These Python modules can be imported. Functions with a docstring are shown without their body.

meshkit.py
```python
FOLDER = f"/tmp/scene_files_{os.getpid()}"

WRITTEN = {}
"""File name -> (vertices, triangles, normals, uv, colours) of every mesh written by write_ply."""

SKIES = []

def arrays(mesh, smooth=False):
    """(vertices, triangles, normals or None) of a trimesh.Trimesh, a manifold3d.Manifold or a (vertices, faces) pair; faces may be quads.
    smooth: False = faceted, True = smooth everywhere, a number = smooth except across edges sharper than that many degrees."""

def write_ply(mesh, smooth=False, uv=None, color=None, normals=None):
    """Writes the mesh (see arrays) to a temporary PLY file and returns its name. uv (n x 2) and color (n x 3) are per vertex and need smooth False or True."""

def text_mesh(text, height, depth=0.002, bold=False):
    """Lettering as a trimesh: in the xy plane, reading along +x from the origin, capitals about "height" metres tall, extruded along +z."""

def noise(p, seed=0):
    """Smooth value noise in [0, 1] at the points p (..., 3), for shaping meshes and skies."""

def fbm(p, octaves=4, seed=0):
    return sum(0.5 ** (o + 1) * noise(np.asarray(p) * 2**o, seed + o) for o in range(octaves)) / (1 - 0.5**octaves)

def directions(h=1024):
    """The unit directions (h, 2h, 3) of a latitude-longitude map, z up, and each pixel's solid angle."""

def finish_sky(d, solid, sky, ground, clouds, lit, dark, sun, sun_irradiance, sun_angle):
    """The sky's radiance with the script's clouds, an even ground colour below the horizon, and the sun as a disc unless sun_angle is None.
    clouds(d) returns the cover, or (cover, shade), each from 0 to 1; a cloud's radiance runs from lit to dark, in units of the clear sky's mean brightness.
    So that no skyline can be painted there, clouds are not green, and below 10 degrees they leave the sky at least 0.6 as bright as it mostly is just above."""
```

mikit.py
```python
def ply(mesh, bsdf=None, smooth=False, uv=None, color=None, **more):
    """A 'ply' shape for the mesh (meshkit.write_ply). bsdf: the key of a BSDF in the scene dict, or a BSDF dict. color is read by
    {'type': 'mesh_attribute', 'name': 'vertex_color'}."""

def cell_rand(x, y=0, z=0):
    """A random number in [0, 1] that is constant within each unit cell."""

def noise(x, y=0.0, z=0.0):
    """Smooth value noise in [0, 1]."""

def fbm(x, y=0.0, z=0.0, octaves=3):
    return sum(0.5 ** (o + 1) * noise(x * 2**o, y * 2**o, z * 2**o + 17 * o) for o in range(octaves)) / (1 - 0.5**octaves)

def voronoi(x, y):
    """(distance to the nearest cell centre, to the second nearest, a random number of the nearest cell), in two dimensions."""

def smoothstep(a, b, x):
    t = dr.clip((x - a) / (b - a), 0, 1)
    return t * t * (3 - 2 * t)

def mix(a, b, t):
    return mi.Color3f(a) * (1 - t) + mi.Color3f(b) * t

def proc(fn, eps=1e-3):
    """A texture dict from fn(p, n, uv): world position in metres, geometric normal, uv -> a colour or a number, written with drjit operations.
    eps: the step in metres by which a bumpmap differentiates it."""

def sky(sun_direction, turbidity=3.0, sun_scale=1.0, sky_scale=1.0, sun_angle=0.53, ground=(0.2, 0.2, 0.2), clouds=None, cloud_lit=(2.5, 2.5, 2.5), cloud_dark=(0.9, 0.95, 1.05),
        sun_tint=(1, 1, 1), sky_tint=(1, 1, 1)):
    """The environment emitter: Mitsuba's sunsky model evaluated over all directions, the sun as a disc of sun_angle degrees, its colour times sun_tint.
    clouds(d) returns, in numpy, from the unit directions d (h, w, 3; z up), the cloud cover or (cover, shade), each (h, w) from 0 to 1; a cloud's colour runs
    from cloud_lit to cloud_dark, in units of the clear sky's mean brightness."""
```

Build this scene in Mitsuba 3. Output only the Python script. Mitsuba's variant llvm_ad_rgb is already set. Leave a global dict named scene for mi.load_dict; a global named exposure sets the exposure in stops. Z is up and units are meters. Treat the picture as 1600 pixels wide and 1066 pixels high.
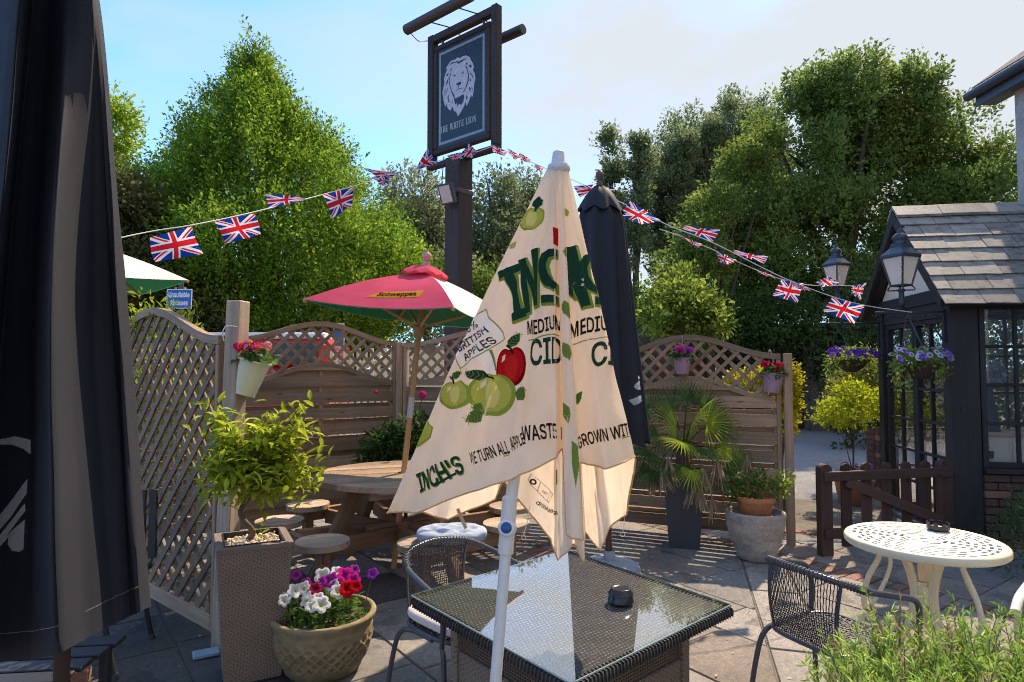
import math, random
import numpy as np, trimesh, mitsuba as mi, drjit as dr, mikit, meshkit
from shapely.geometry import Polygon, LineString, MultiPolygon, Point, box as sbox
from shapely.ops import unary_union
from shapely import affinity
T = mi.ScalarTransform4f
# ------------------------------------------------------------------ camera, sky, exposure
CAM, PITCH, FPX = np.array([0, 0, 1.65]), math.radians(2.545), 990.0
exposure = 3.12
fwd = np.array([0, math.cos(PITCH), math.sin(PITCH)])
scene = {'camera': {'type': 'perspective', 'fov': 2 * math.degrees(math.atan(800 / FPX)), 'fov_axis': 'x', 'near_clip': 0.05, 'far_clip': 2000.0,
         'to_world': T().look_at(origin=CAM.tolist(), target=(CAM + fwd).tolist(), up=[0, 0, 1])}}
def cirrus(d):
    az, el = np.arctan2(d[..., 0], d[..., 1]), np.arcsin(np.clip(d[..., 2], -1, 1))
    p = np.stack([az * 2.2 + el * 1.5, el * 9 - az * 2.0, np.zeros_like(az)], -1)
    a = meshkit.fbm(p, 5, 3)
    b = meshkit.fbm(np.stack([az * 1.1 + 4, el * 2.0, np.zeros_like(az)], -1), 3, 9)
    veil = np.maximum(np.clip((az + 0.42) / 0.55, 0, 1), np.clip((-2.3 - az) / 0.6, 0, 1))  # cloud carried on behind the view, added there to make the fill light neutral
    return np.clip((a - 0.47) * 2.0, 0, 0.5) * np.clip((b - 0.3) * 3, 0, 1) + veil * 0.92 * (0.8 + 0.5 * (a - 0.5)), 0.15 + 0 * az
scene['sky'] = mikit.sky([0.36, 0.516, 0.777], turbidity=3, sun_scale=0.62, sky_scale=1.3, clouds=cirrus, cloud_lit=(0.84, 0.90, 0.96), cloud_dark=(1.2, 1.27, 1.4), sun_tint=(1, 0.98, 0.945), sky_tint=(0.53, 0.78, 0.97))
labels = {}
# ------------------------------------------------------------------ helpers
RNG = np.random.default_rng(7)
def at(px, py, Y):
    """The point at distance Y (metres along the street axis) seen at pixel (px, py) of the 1600-pixel photograph."""
    d = fwd + (px - 800) / FPX * np.array([1, 0, 0]) + (533 - py) / FPX * np.array([0, -math.sin(PITCH), math.cos(PITCH)])
    return CAM + d * (Y / d[1])
def on(px, py, z=0.0):
    d = fwd + (px - 800) / FPX * np.array([1, 0, 0]) + (533 - py) / FPX * np.array([0, -math.sin(PITCH), math.cos(PITCH)])
    return CAM + d * ((z - CAM[2]) / d[2])
taken = {}
def fresh(name):
    n = taken.get(name, 0)
    taken[name] = n + 1
    return name if n == 0 else '%s_%03d' % (name, n)
def thing(name, label, cat, group=None, kind=None):
    k = fresh(name)
    labels[k] = {'label': label, 'category': cat}
    if group: labels[k]['group'] = group
    if kind: labels[k]['kind'] = kind
    return k
def unit(a):
    a = np.asarray(a, float)
    return a / np.maximum(np.linalg.norm(a, axis=-1, keepdims=True), 1e-12)
class M:
    def __init__(s): s.v, s.f, s.c, s.u, s.n = [], [], [], [], 0
    def add(s, V, F, col=(0.5, 0.5, 0.5), uv=None):
        V, F = np.asarray(V, float), np.asarray(F, int)
        if F.shape[1] == 4: F = np.vstack([F[:, [0, 1, 2]], F[:, [0, 2, 3]]])
        s.v.append(V); s.f.append(F + s.n); s.n += len(V)
        s.c.append(np.broadcast_to(np.asarray(col, float), (len(V), 3)))
        s.u.append(np.zeros((len(V), 2)) if uv is None else np.asarray(uv, float))
        return s
    def put(s, name, bsdf, smooth=True, parent=None, label=None, kind=None):
        k = fresh(parent + '__' + name) if parent else name
        sh = mikit.ply((np.vstack(s.v), np.vstack(s.f)), bsdf, smooth=smooth, uv=np.vstack(s.u) if bsdf in UVB else None, color=np.vstack(s.c) if bsdf in VCB else None)
        scene[k] = sh
        if label or kind:
            labels.setdefault(k, {})
            if label: labels[k]['label'] = label
            if kind: labels[k]['kind'] = kind
        return k
def frame(z=None, x=None):
    """A rotation whose columns are x, y, z; z or x given."""
    if x is not None:
        x = unit(x); h = np.array([0, 0, 1.0]) if z is None else np.asarray(z, float)
        if abs(x @ unit(h)) > 0.98: h = np.array([0, 1.0, 0])
        y = unit(np.cross(h, x)); return np.stack([x, y, np.cross(x, y)], 1)
    z = unit(z); h = np.array([1.0, 0, 0]) if abs(z[0]) < 0.9 else np.array([0, 1.0, 0])
    y = unit(np.cross(z, h)); return np.stack([np.cross(y, z), y, z], 1)
def rotz(a): return np.array([[math.cos(a), -math.sin(a), 0], [math.sin(a), math.cos(a), 0], [0, 0, 1.0]])
def cbox(size, b=0.004):
    """A box with chamfered edges, hard-edged, centred: 24 corner points used by flat pieces of their own."""
    s = np.asarray(size, float) / 2; b = min(b, 0.45 * s.min() * 2 / 2)
    V, F = [], []
    def poly(pts):
        c = np.mean(pts, 0); i = len(V); pts = list(pts)
        nrm = np.cross(pts[1] - pts[0], pts[2] - pts[0])
        if nrm @ c < 0: pts = pts[::-1]
        V.extend(pts)
        for k in range(1, len(pts) - 1): F.append([i, i + k, i + k + 1])
    sg = lambda ax, sv, a2, v2, w: None
    for ax in range(3):
        o = [k for k in range(3) if k != ax]
        for sn in (-1, 1):
            q = []
            for (i, j) in ((-1, -1), (1, -1), (1, 1), (-1, 1)):
                p = np.zeros(3); p[ax] = sn * s[ax]; p[o[0]] = i * (s[o[0]] - b); p[o[1]] = j * (s[o[1]] - b); q.append(p)
            poly(q)
    if b > 0:
        for ax in range(3):
            o = [k for k in range(3) if k != ax]
            for i in (-1, 1):
                for j in (-1, 1):
                    q = []
                    for (e, w) in ((-1, 0), (1, 0), (1, 1), (-1, 1)):
                        p = np.zeros(3); p[ax] = e * (s[ax] - b)
                        p[o[0]] = i * (s[o[0]] - (b if w else 0)); p[o[1]] = j * (s[o[1]] - (0 if w else b)); q.append(p)
                    poly(q)
        for i in (-1, 1):
            for j in (-1, 1):
                for k in (-1, 1):
                    g = np.array([i, j, k])
                    poly([g * (s - b * (1 - np.eye(3)[a])) for a in range(3)])
    return np.array(V), np.array(F)
plank_no = [0]
def grain_uv(L, fam, idx=None):
    """uv for wood: u along the longest side in metres, v = family and board number and the place across."""
    if idx is None: plank_no[0] = (plank_no[0] + 1) % 990; idx = plank_no[0]
    ext = L.max(0) - L.min(0); ax = int(np.argmax(ext)); o = [k for k in range(3) if k != ax]
    return np.stack([L[:, ax], fam * 4000 + idx * 4 + 1.5 + L[:, o[0]] + 0.7 * L[:, o[1]]], 1)
def box(m, c, size, R=None, col=(0.5, 0.5, 0.5), b=0.004, fam=0):
    V, F = cbox(size, b)
    return m.add((V if R is None else V @ np.asarray(R).T) + np.asarray(c, float), F, col, grain_uv(V, fam))
def bar(m, p, q, w, h, col=(0.5, 0.5, 0.5), b=0.003, fam=0, up=None):
    """A squared bar from p to q, w wide, h high."""
    p, q = np.asarray(p, float), np.asarray(q, float)
    return box(m, (p + q) / 2, (np.linalg.norm(q - p), w, h), frame(x=q - p, z=up), col, b, fam)
def tube_geo(P, r, n=8, flat=1.0):
    P = np.asarray(P, float); k = len(P); r = np.broadcast_to(np.asarray(r, float), (k,))
    t = unit(np.gradient(P, axis=0)); h = np.array([0, 0, 1.0]) if abs(t[0, 2]) < 0.9 else np.array([1.0, 0, 0])
    x = unit(np.cross(t[0], h)); X = []
    for i in range(k):
        x = unit(x - t[i] * (x @ t[i])); X.append(x)
    X = np.array(X); Yv = np.cross(t, X); a = np.arange(n) * 2 * np.pi / n
    V = (P[:, None] + r[:, None, None] * (np.cos(a)[None, :, None] * X[:, None] + flat * np.sin(a)[None, :, None] * Yv[:, None])).reshape(-1, 3)
    i, j = np.meshgrid(np.arange(k - 1), np.arange(n), indexing='ij'); i, j = i.ravel(), j.ravel(); j2 = (j + 1) % n
    F = np.stack([i * n + j, i * n + j2, (i + 1) * n + j2, (i + 1) * n + j], 1); F = np.vstack([F[:, [0, 2, 1]], F[:, [0, 3, 2]]])
    s = np.concatenate([[0], np.cumsum(np.linalg.norm(np.diff(P, axis=0), axis=1))]); uv = np.stack([np.repeat(s, n), np.tile(np.sin(a) * 0.03, k)], 1)
    c0, c1 = V[:n], V[-n:]; b = len(V)
    V = np.vstack([V, c0, c1]); uv = np.vstack([uv, uv[:n], uv[-n:]])
    q = np.arange(1, n - 1)
    F = np.vstack([F, np.stack([b + 0 * q, b + q, b + q + 1], 1), np.stack([b + n + 0 * q, b + n + q + 1, b + n + q], 1)])
    return V, F[:, ::-1], uv
def tube(m, P, r, n=8, col=(0.5, 0.5, 0.5), fam=0, flat=1.0):
    V, F, uv = tube_geo(P, r, n, flat); plank_no[0] = (plank_no[0] + 1) % 990
    return m.add(V, F, col, uv + [0, fam * 4000 + plank_no[0] * 4 + 1.5])
def spline(P, n=24):
    """A smooth line through the points."""
    P = np.asarray(P, float); Q = np.vstack([2 * P[0] - P[1], P, 2 * P[-1] - P[-2]]); out = []
    for i in range(1, len(Q) - 2):
        t = np.linspace(0, 1, max(2, n // (len(P) - 1) + 1))[:, None]; t = t if i == len(Q) - 3 else t[:-1]
        a, b, c, d = Q[i - 1], Q[i], Q[i + 1], Q[i + 2]
        out.append(0.5 * (2 * b + (c - a) * t + (2 * a - 5 * b + 4 * c - d) * t**2 + (3 * b - a - 3 * c + d) * t**3))
    return np.vstack(out)
def lathe(m, prof, c=(0, 0, 0), n=32, col=(0.5, 0.5, 0.5), R=None, a0=0.0, sharp=False):
    prof = np.asarray(prof, float); a = a0 + np.arange(n) * 2 * np.pi / n
    if sharp:      # faceted: each face its own points
        for i in range(len(prof) - 1):
            for j in range(n):
                q = [[prof[x, 0] * math.cos(y), prof[x, 0] * math.sin(y), prof[x, 1]] for x, y in ((i, a[j]), (i, a[j] + 2 * math.pi / n), (i + 1, a[j] + 2 * math.pi / n), (i + 1, a[j]))]
                q = np.array(q); m.add((q if R is None else q @ R.T) + np.asarray(c), [[0, 1, 2, 3]], col)
        return m
    k = len(prof)
    V = np.stack([prof[:, 0, None] * np.cos(a), prof[:, 0, None] * np.sin(a), np.repeat(prof[:, 1, None], n, 1)], -1).reshape(-1, 3)
    i, j = np.meshgrid(np.arange(k - 1), np.arange(n), indexing='ij'); i, j = i.ravel(), j.ravel(); j2 = (j + 1) % n
    F = np.stack([i * n + j, i * n + j2, (i + 1) * n + j2, (i + 1) * n + j], 1)
    return m.add((V if R is None else V @ R.T) + np.asarray(c, float), F, col, np.stack([np.repeat(prof[:, 1], n), np.tile(a * 0.1, k)], 1))
def polys(g):
    if g.is_empty: return []
    return [p for p in getattr(g, 'geoms', [g]) if isinstance(p, Polygon) and p.area > 1e-9]
def tri2(p):
    v, f = trimesh.creation.triangulate_polygon(p, engine='earcut')
    v, f = np.asarray(v), np.asarray(f); a, b, c = v[f[:, 0]], v[f[:, 1]], v[f[:, 2]]
    s = (b[:, 0] - a[:, 0]) * (c[:, 1] - a[:, 1]) - (b[:, 1] - a[:, 1]) * (c[:, 0] - a[:, 0])
    f[s < 0] = f[s < 0][:, ::-1]
    return v, f
def slab(m, g, org, ex, ey, ez, d0, d1, col=(0.5, 0.5, 0.5), fam=0, along=0):
    """The 2-D shape g laid out at org along ex, ey and given thickness from d0 to d1 along ez (d1 > d0), hard-edged."""
    org, ex, ey, ez = (np.asarray(a, float) for a in (org, ex, ey, ez))
    flip = np.dot(np.cross(ex, ey), ez) < 0
    plank_no[0] = (plank_no[0] + 1) % 990
    for p in polys(g):
        v, f = tri2(p); f2 = f[:, ::-1] if flip else f
        put3 = lambda q, d: org + q[:, :1] * ex + q[:, 1:] * ey + d * ez
        uvf = lambda q, d: np.stack([q[:, along], fam * 4000 + plank_no[0] * 4 + 1.5 + q[:, 1 - along] + 0.7 * d], 1)
        m.add(put3(v, d1), f2, col, uvf(v, d1)); m.add(put3(v, d0), f2[:, ::-1], col, uvf(v, d0))
        for ring in [p.exterior, *p.interiors]:
            r = np.array(ring.coords)[:-1]
            if (ring is p.exterior) != ring.is_ccw: r = r[::-1]
            for i in range(len(r)):
                q = np.array([r[i], r[(i + 1) % len(r)]])
                V = np.vstack([put3(q, d0), put3(q[::-1], d1)])
                m.add(V, [[3, 2, 1, 0]] if flip else [[0, 1, 2, 3]], col, np.vstack([uvf(q, d0), uvf(q[::-1], d1)]))
    return m
def grid(m, f, nu, nv, col=(0.5, 0.5, 0.5), uvs=None):
    u, v = np.meshgrid(np.linspace(0, 1, nu), np.linspace(0, 1, nv), indexing='ij')
    P = np.array([f(a, b) for a, b in zip(u.ravel(), v.ravel())])
    i, j = np.meshgrid(np.arange(nu - 1), np.arange(nv - 1), indexing='ij'); i, j = i.ravel(), j.ravel()
    F = np.stack([i * nv + j, (i + 1) * nv + j, (i + 1) * nv + j + 1, i * nv + j + 1], 1)
    return m.add(P, F, col, np.stack([u.ravel(), v.ravel()], 1))
_text = {}
def text_poly(s, bold=True):
    if (s, bold) not in _text:
        me = meshkit.text_mesh(s, 1.0, 0.01, bold); up = me.face_normals[:, 2] > 0.9
        _text[s, bold] = unary_union([Polygon(t) for t in me.vertices[me.faces[up]][:, :, :2]]).buffer(0.002)
    return _text[s, bold]
def lay(g, p0, p1, h, slant=0.0, up=None):
    """Lettering g set from p0 to p1 with capitals h tall, y downwards as on a drawing; up = direction of its uprights."""
    x0, _, x1, _ = g.bounds; p0, p1 = np.array(p0, float), np.array(p1, float); e = (p1 - p0) / (x1 - x0)
    n = np.array([e[1], -e[0]]); n = n / np.linalg.norm(n) if up is None else np.array(up, float) / np.linalg.norm(up)
    n = n * h + e * slant
    return affinity.affine_transform(g, [e[0], n[0], e[1], n[1], p0[0] - e[0] * x0, p0[1] - e[1] * x0])
# ------------------------------------------------------------------ materials
UVB, VCB = {'wood', 'flag_cloth', 'weave', 'wicker_top', 'slate'}, {'leaf', 'matte', 'gloss', 'satin', 'cloth_print', 'metal', 'petal'}
VC = {'type': 'mesh_attribute', 'name': 'vertex_color'}
def rgb(*c): return {'type': 'rgb', 'value': list(c)}
def two(d): return {'type': 'twosided', 'bsdf': d}
def prin(base, rough=0.7, **k): return two({'type': 'principled', 'base_color': base, 'roughness': rough, **k})
scene['leaf'] = {'type': 'principledthin', 'base_color': VC, 'roughness': 0.38, 'diff_trans': 1.05, 'spec_trans': 0.0, 'eta': 1.4}
scene['petal'] = {'type': 'principledthin', 'base_color': VC, 'roughness': 0.7, 'diff_trans': 0.7, 'spec_trans': 0.0, 'eta': 1.3}
scene['matte'] = prin(VC, 0.85, specular=0.3)
scene['satin'] = prin(VC, 0.5)
scene['gloss'] = prin(VC, 0.28)
scene['metal'] = prin(VC, 0.35, specular=0.6)
scene['cloth_print'] = {'type': 'principledthin', 'base_color': VC, 'roughness': 0.8, 'diff_trans': 1.2, 'spec_trans': 0.0, 'eta': 1.2}
def wood_col(p, n, uv):
    u, v = uv.x, uv.y
    fam = dr.floor(v / 4000); q = dr.floor(v / 4); r = mikit.cell_rand(q, 3.5); r2 = mikit.cell_rand(q, 9.5)
    base = mi.Color3f(0.29, 0.182, 0.108)
    for k, c in ((1, (0.26, 0.15, 0.085)), (2, (0.065, 0.034, 0.024)), (3, (0.46, 0.25, 0.10)), (4, (0.44, 0.32, 0.23)), (5, (0.021, 0.0195, 0.019)), (6, (0.036, 0.023, 0.018)), (7, (0.36, 0.265, 0.195)), (8, (0.18, 0.118, 0.075))):
        base = dr.select(fam == k, mi.Color3f(*c), base)
    g = mikit.noise(u * 2.5 + r * 50, v * 75, r2 * 9) * 0.6 + mikit.noise(u * 9, v * 210, r * 7) * 0.4
    big = mikit.fbm(u * 1.6 + r * 20, v * 7, r2 * 30)
    kn = mikit.smoothstep(0.022, 0.006, mikit.voronoi(u * 1.3 + r * 9, v * 5)[0] / 3)
    alg = mikit.smoothstep(0.52, 0.75, mikit.fbm(p.x * 2.1 + 3, p.y * 2.1, p.z * 2.6, 4)) * 0.45; base = dr.select((fam == 0) | (fam == 7), base * (1 - alg) + mi.Color3f(0.155, 0.145, 0.095) * alg, base)
    grey = mikit.smoothstep(0.45, 0.7, mikit.fbm(p.x * 3 + 30, p.y * 3, p.z * 1.5, 3)) * 0.5; base = dr.select(fam == 0, base * (1 - grey) + mi.Color3f(0.25, 0.195, 0.148) * grey, base)
    return base * 1.08 * (0.62 + 0.55 * g) * (0.72 + 0.55 * r) * (0.65 + 0.7 * big) * (1 - 0.55 * kn)
scene['wood'] = {'type': 'bumpmap', 'arbitrary': mikit.proc(lambda p, n, uv: mikit.noise(uv.x * 3, uv.y * 90), 2e-3), 'scale': 0.004, 'bsdf': prin(mikit.proc(wood_col), 0.7, specular=0.35)}
scene['wood'] = prin(mikit.proc(wood_col), 0.68, specular=0.4)
def stone_fn(base):
    def fn(p, n, uv):
        a = mikit.fbm(p.x * 2.3, p.y * 2.3, p.z * 2.3, 4); b = mikit.noise(p.x * 60, p.y * 60, p.z * 60); c = mikit.noise(p.x * 190, p.y * 190, p.z * 150)
        d = mikit.smoothstep(0.60, 0.72, mikit.fbm(p.x * 5 + 9, p.y * 5, p.z * 5, 3))
        return mi.Color3f(*base) * (0.62 + 0.7 * a) * (0.78 + 0.3 * b) * (0.75 + 0.5 * c) * (1 - 0.3 * d)
    return fn
for nm, c in (('stone_sand', (0.215, 0.195, 0.168)), ('stone_grey', (0.18, 0.17, 0.158)), ('stone_rose', (0.205, 0.172, 0.145)), ('stone_pale', (0.26, 0.235, 0.212)), ('stone_shaded', (0.085, 0.08, 0.076)), ('paver_brick', (0.21, 0.115, 0.085)), ('brickwork', (0.25, 0.115, 0.08)), ('brickwork_dark', (0.10, 0.055, 0.042))):
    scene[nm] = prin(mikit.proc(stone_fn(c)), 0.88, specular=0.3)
def road_col(p, n, uv):
    a = mikit.fbm(p.x * 0.8, p.y * 0.8, 0, 4); b = mikit.noise(p.x * 40, p.y * 40)
    far = mikit.smoothstep(7.2, 8.2, p.y + 0.6 * a)
    return mikit.mix((0.30, 0.27, 0.24), (0.20, 0.195, 0.195), far) * (0.7 + 0.5 * a) * (0.8 + 0.4 * b)
scene['asphalt'] = prin(mikit.proc(road_col), 0.9, specular=0.3)
scene['joint_sand'] = prin(mikit.proc(lambda p, n, uv: mikit.mix((0.07, 0.058, 0.045), (0.17, 0.145, 0.115), mikit.fbm(p.x * 9, p.y * 9, p.z * 6, 4))), 0.95)
scene['soil'] = prin(mikit.proc(lambda p, n, uv: mikit.mix((0.05, 0.042, 0.032), (0.10, 0.09, 0.06), mikit.fbm(p.x * 6, p.y * 6, p.z * 6, 3))), 0.95)
scene['black_cloth'] = prin(mikit.proc(lambda p, n, uv: mi.Color3f(0.019, 0.0205, 0.028) * (0.7 + 0.35 * mikit.noise(p.x * 260, p.y * 260, p.z * 260) + 0.3 * mikit.fbm(p.x * 3, p.y * 3, p.z * 3))), 0.66, specular=0.2, sheen=0.03)
scene['beige_cloth'] = {'type': 'principledthin', 'base_color': mikit.proc(lambda p, n, uv: mi.Color3f(0.88, 0.75, 0.61) * (0.93 + 0.1 * mikit.noise(p.x * 40, p.y * 40, p.z * 9))), 'roughness': 0.8, 'diff_trans': 1.0, 'spec_trans': 0.0, 'eta': 1.2}
scene['red_cloth'] = {'type': 'principledthin', 'base_color': mikit.proc(lambda p, n, uv: mi.Color3f(0.62, 0.09, 0.14) * (0.85 + 0.25 * mikit.fbm(p.x * 6, p.y * 6, p.z * 12))), 'roughness': 0.7, 'diff_trans': 0.3, 'spec_trans': 0.0, 'eta': 1.3}
scene['sunlit_cloth'] = {'type': 'principledthin', 'base_color': mikit.proc(lambda p, n, uv: mi.Color3f(0.92, 0.76, 0.70) * (0.9 + 0.15 * mikit.fbm(p.x * 6, p.y * 6, p.z * 12))), 'roughness': 0.7, 'diff_trans': 0.3, 'spec_trans': 0.0, 'eta': 1.3}  # lit copy of the red cloth, sunlight put into its colour
scene['green_cloth'] = prin(rgb(0.05, 0.25, 0.13), 0.8)
scene['green_cloth'] = {'type': 'principledthin', 'base_color': rgb(0.06, 0.33, 0.17), 'roughness': 0.8, 'diff_trans': 0.6, 'spec_trans': 0.0, 'eta': 1.2}
def jack(p, n, uv):
    x, y = (uv.x - 0.5) * 60, (uv.y - 0.5) * 30          # the 60 by 30 flag
    blue, white, red = mi.Color3f(0.012, 0.045, 0.30), mi.Color3f(0.80, 0.80, 0.82), mi.Color3f(0.62, 0.02, 0.035)
    h = math.sqrt(5)
    d1, d2 = (x - 2 * y) / h, (x + 2 * y) / h
    c = dr.select((dr.abs(d1) < 3) | (dr.abs(d2) < 3), white, blue)
    s1 = dr.select(x > 0, d1, -d1); s2 = dr.select(x > 0, d2, -d2)
    c = dr.select(((s1 > 0) & (s1 < 2)) | ((s2 > -2) & (s2 < 0)), red, c)
    c = dr.select((dr.abs(x) < 5) | (dr.abs(y) < 5), white, c)
    return dr.select((dr.abs(x) < 3) | (dr.abs(y) < 3), red, c)
scene['flag_cloth'] = {'type': 'principledthin', 'base_color': mikit.proc(jack), 'roughness': 0.6, 'diff_trans': 0.9, 'spec_trans': 0.0, 'eta': 1.2}
def weave_h(p, n, uv):
    a, b = uv.x / 0.030 + 0.5 * (mikit.noise(uv.x * 25, uv.y * 40) - 0.5), uv.y / 0.0105 + 0.25 * (mikit.noise(uv.x * 12, uv.y * 8) - 0.5)
    odd = dr.floor(b) - 2 * dr.floor(dr.floor(b) / 2)
    w = dr.abs(dr.sin(math.pi * (a + 0.5 * odd))); t = b - dr.floor(b)
    return dr.sqrt(w) * dr.sqrt(dr.maximum(4 * t * (1 - t), 0))
scene['weave'] = prin(mikit.proc(lambda p, n, uv: mikit.mix((0.075, 0.052, 0.039), (0.205, 0.148, 0.112), mikit.smoothstep(0.05, 0.75, weave_h(p, n, uv))) * (0.85 + 0.3 * mikit.fbm(p.x * 9, p.y * 9, p.z * 9))), 0.6, specular=0.4)
def top_weave(p, n, uv):
    wx = 0.35 * (mikit.fbm(uv.x * 14, uv.y * 14, 1, 2) - 0.5); a, b = uv.x / 0.016 + wx, uv.y / 0.016 + 0.6 * (mikit.noise(uv.x * 9, uv.y * 30) - 0.5) * 0.6
    odd = dr.floor(b) - 2 * dr.floor(dr.floor(b) / 2); s = a + 0.5 * odd; x, y = s - dr.floor(s) - 0.5, b - dr.floor(b) - 0.5
    dot = mikit.smoothstep(0.34, 0.2, dr.sqrt(x * x * 0.8 + y * y * 1.6))  # pale dots: light in the weave gaps, put into the colour
    return mikit.mix((0.045, 0.044, 0.044), (0.27, 0.265, 0.255), dot * (0.35 + 0.65 * mikit.cell_rand(dr.floor(s), dr.floor(b)))) * (0.75 + 0.5 * mikit.fbm(p.x * 3, p.y * 40, 0))
scene['wicker_top'] = prin(mikit.proc(top_weave), 0.5)
scene['slate'] = prin(mikit.proc(lambda p, n, uv: mi.Color3f(0.255, 0.222, 0.192) * (0.40 + 0.5 * mikit.cell_rand(dr.floor(uv.y / 4)) + 0.5 * mikit.fbm(uv.x * 9, uv.y * 14, 0, 4) - 0.25 * mikit.smoothstep(0.6, 0.75, mikit.noise(uv.x * 22, uv.y * 30)))), 0.5, specular=0.55)
scene['table_glass'] = {'type': 'thindielectric', 'int_ior': 2.7}
scene['glass'] = {'type': 'thindielectric', 'int_ior': 1.5}
scene['caststone'] = prin(mikit.proc(lambda p, n, uv: mikit.mix((0.14, 0.10, 0.045), (0.31, 0.24, 0.14), mikit.fbm(p.x * 22, p.y * 22, p.z * 22, 4)) * mikit.mix((0.38, 0.42, 0.28), (1, 1, 1), mikit.smoothstep(0.0, 0.12, p.z + 0.06 * mikit.noise(p.x * 20, p.y * 20)))), 0.95)
scene['granite'] = prin(mikit.proc(lambda p, n, uv: mikit.mix((0.22, 0.18, 0.15), (0.48, 0.42, 0.36), mikit.fbm(p.x * 14, p.y * 14, p.z * 14, 4)) * (0.75 + 0.4 * mikit.noise(p.x * 120, p.y * 120, p.z * 120))), 0.95)
scene['render_wall'] = prin(mikit.proc(lambda p, n, uv: mi.Color3f(0.42, 0.36, 0.31) * (0.75 + 0.4 * mikit.fbm(p.x * 7, p.y * 7, p.z * 7, 4))), 0.95)
# ------------------------------------------------------------------ the ground
m = M(); m.add([[-400, -60, -0.06], [400, -60, -0.06], [400, 600, -0.06], [-400, 600, -0.06]], [[0, 1, 2, 3]]); m.put('ground', 'soil', False, kind='structure')
m = M()
xs, ys = np.linspace(-60, 60, 61), np.linspace(6.6, 19.5, 14)
slab(m, Polygon([(-60, 8.2), (1.0, 8.2), (2.55, 6.35), (9, 5.2), (9, 2.9), (60, 2.9), (60, 19.5), (-60, 19.5)]), (0, 0, 0), (1, 0, 0), (0, 1, 0), (0, 0, 1), -0.05, -0.012)
m.put('road', 'asphalt', False, kind='structure')
m = M(); slab(m, sbox(-6, -1.5, 6.2, 8.2), (0, 0, 0), (1, 0, 0), (0, 1, 0), (0, 0, 1), -0.05, -0.010); m.put('patio', 'joint_sand', False, kind='structure')
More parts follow.
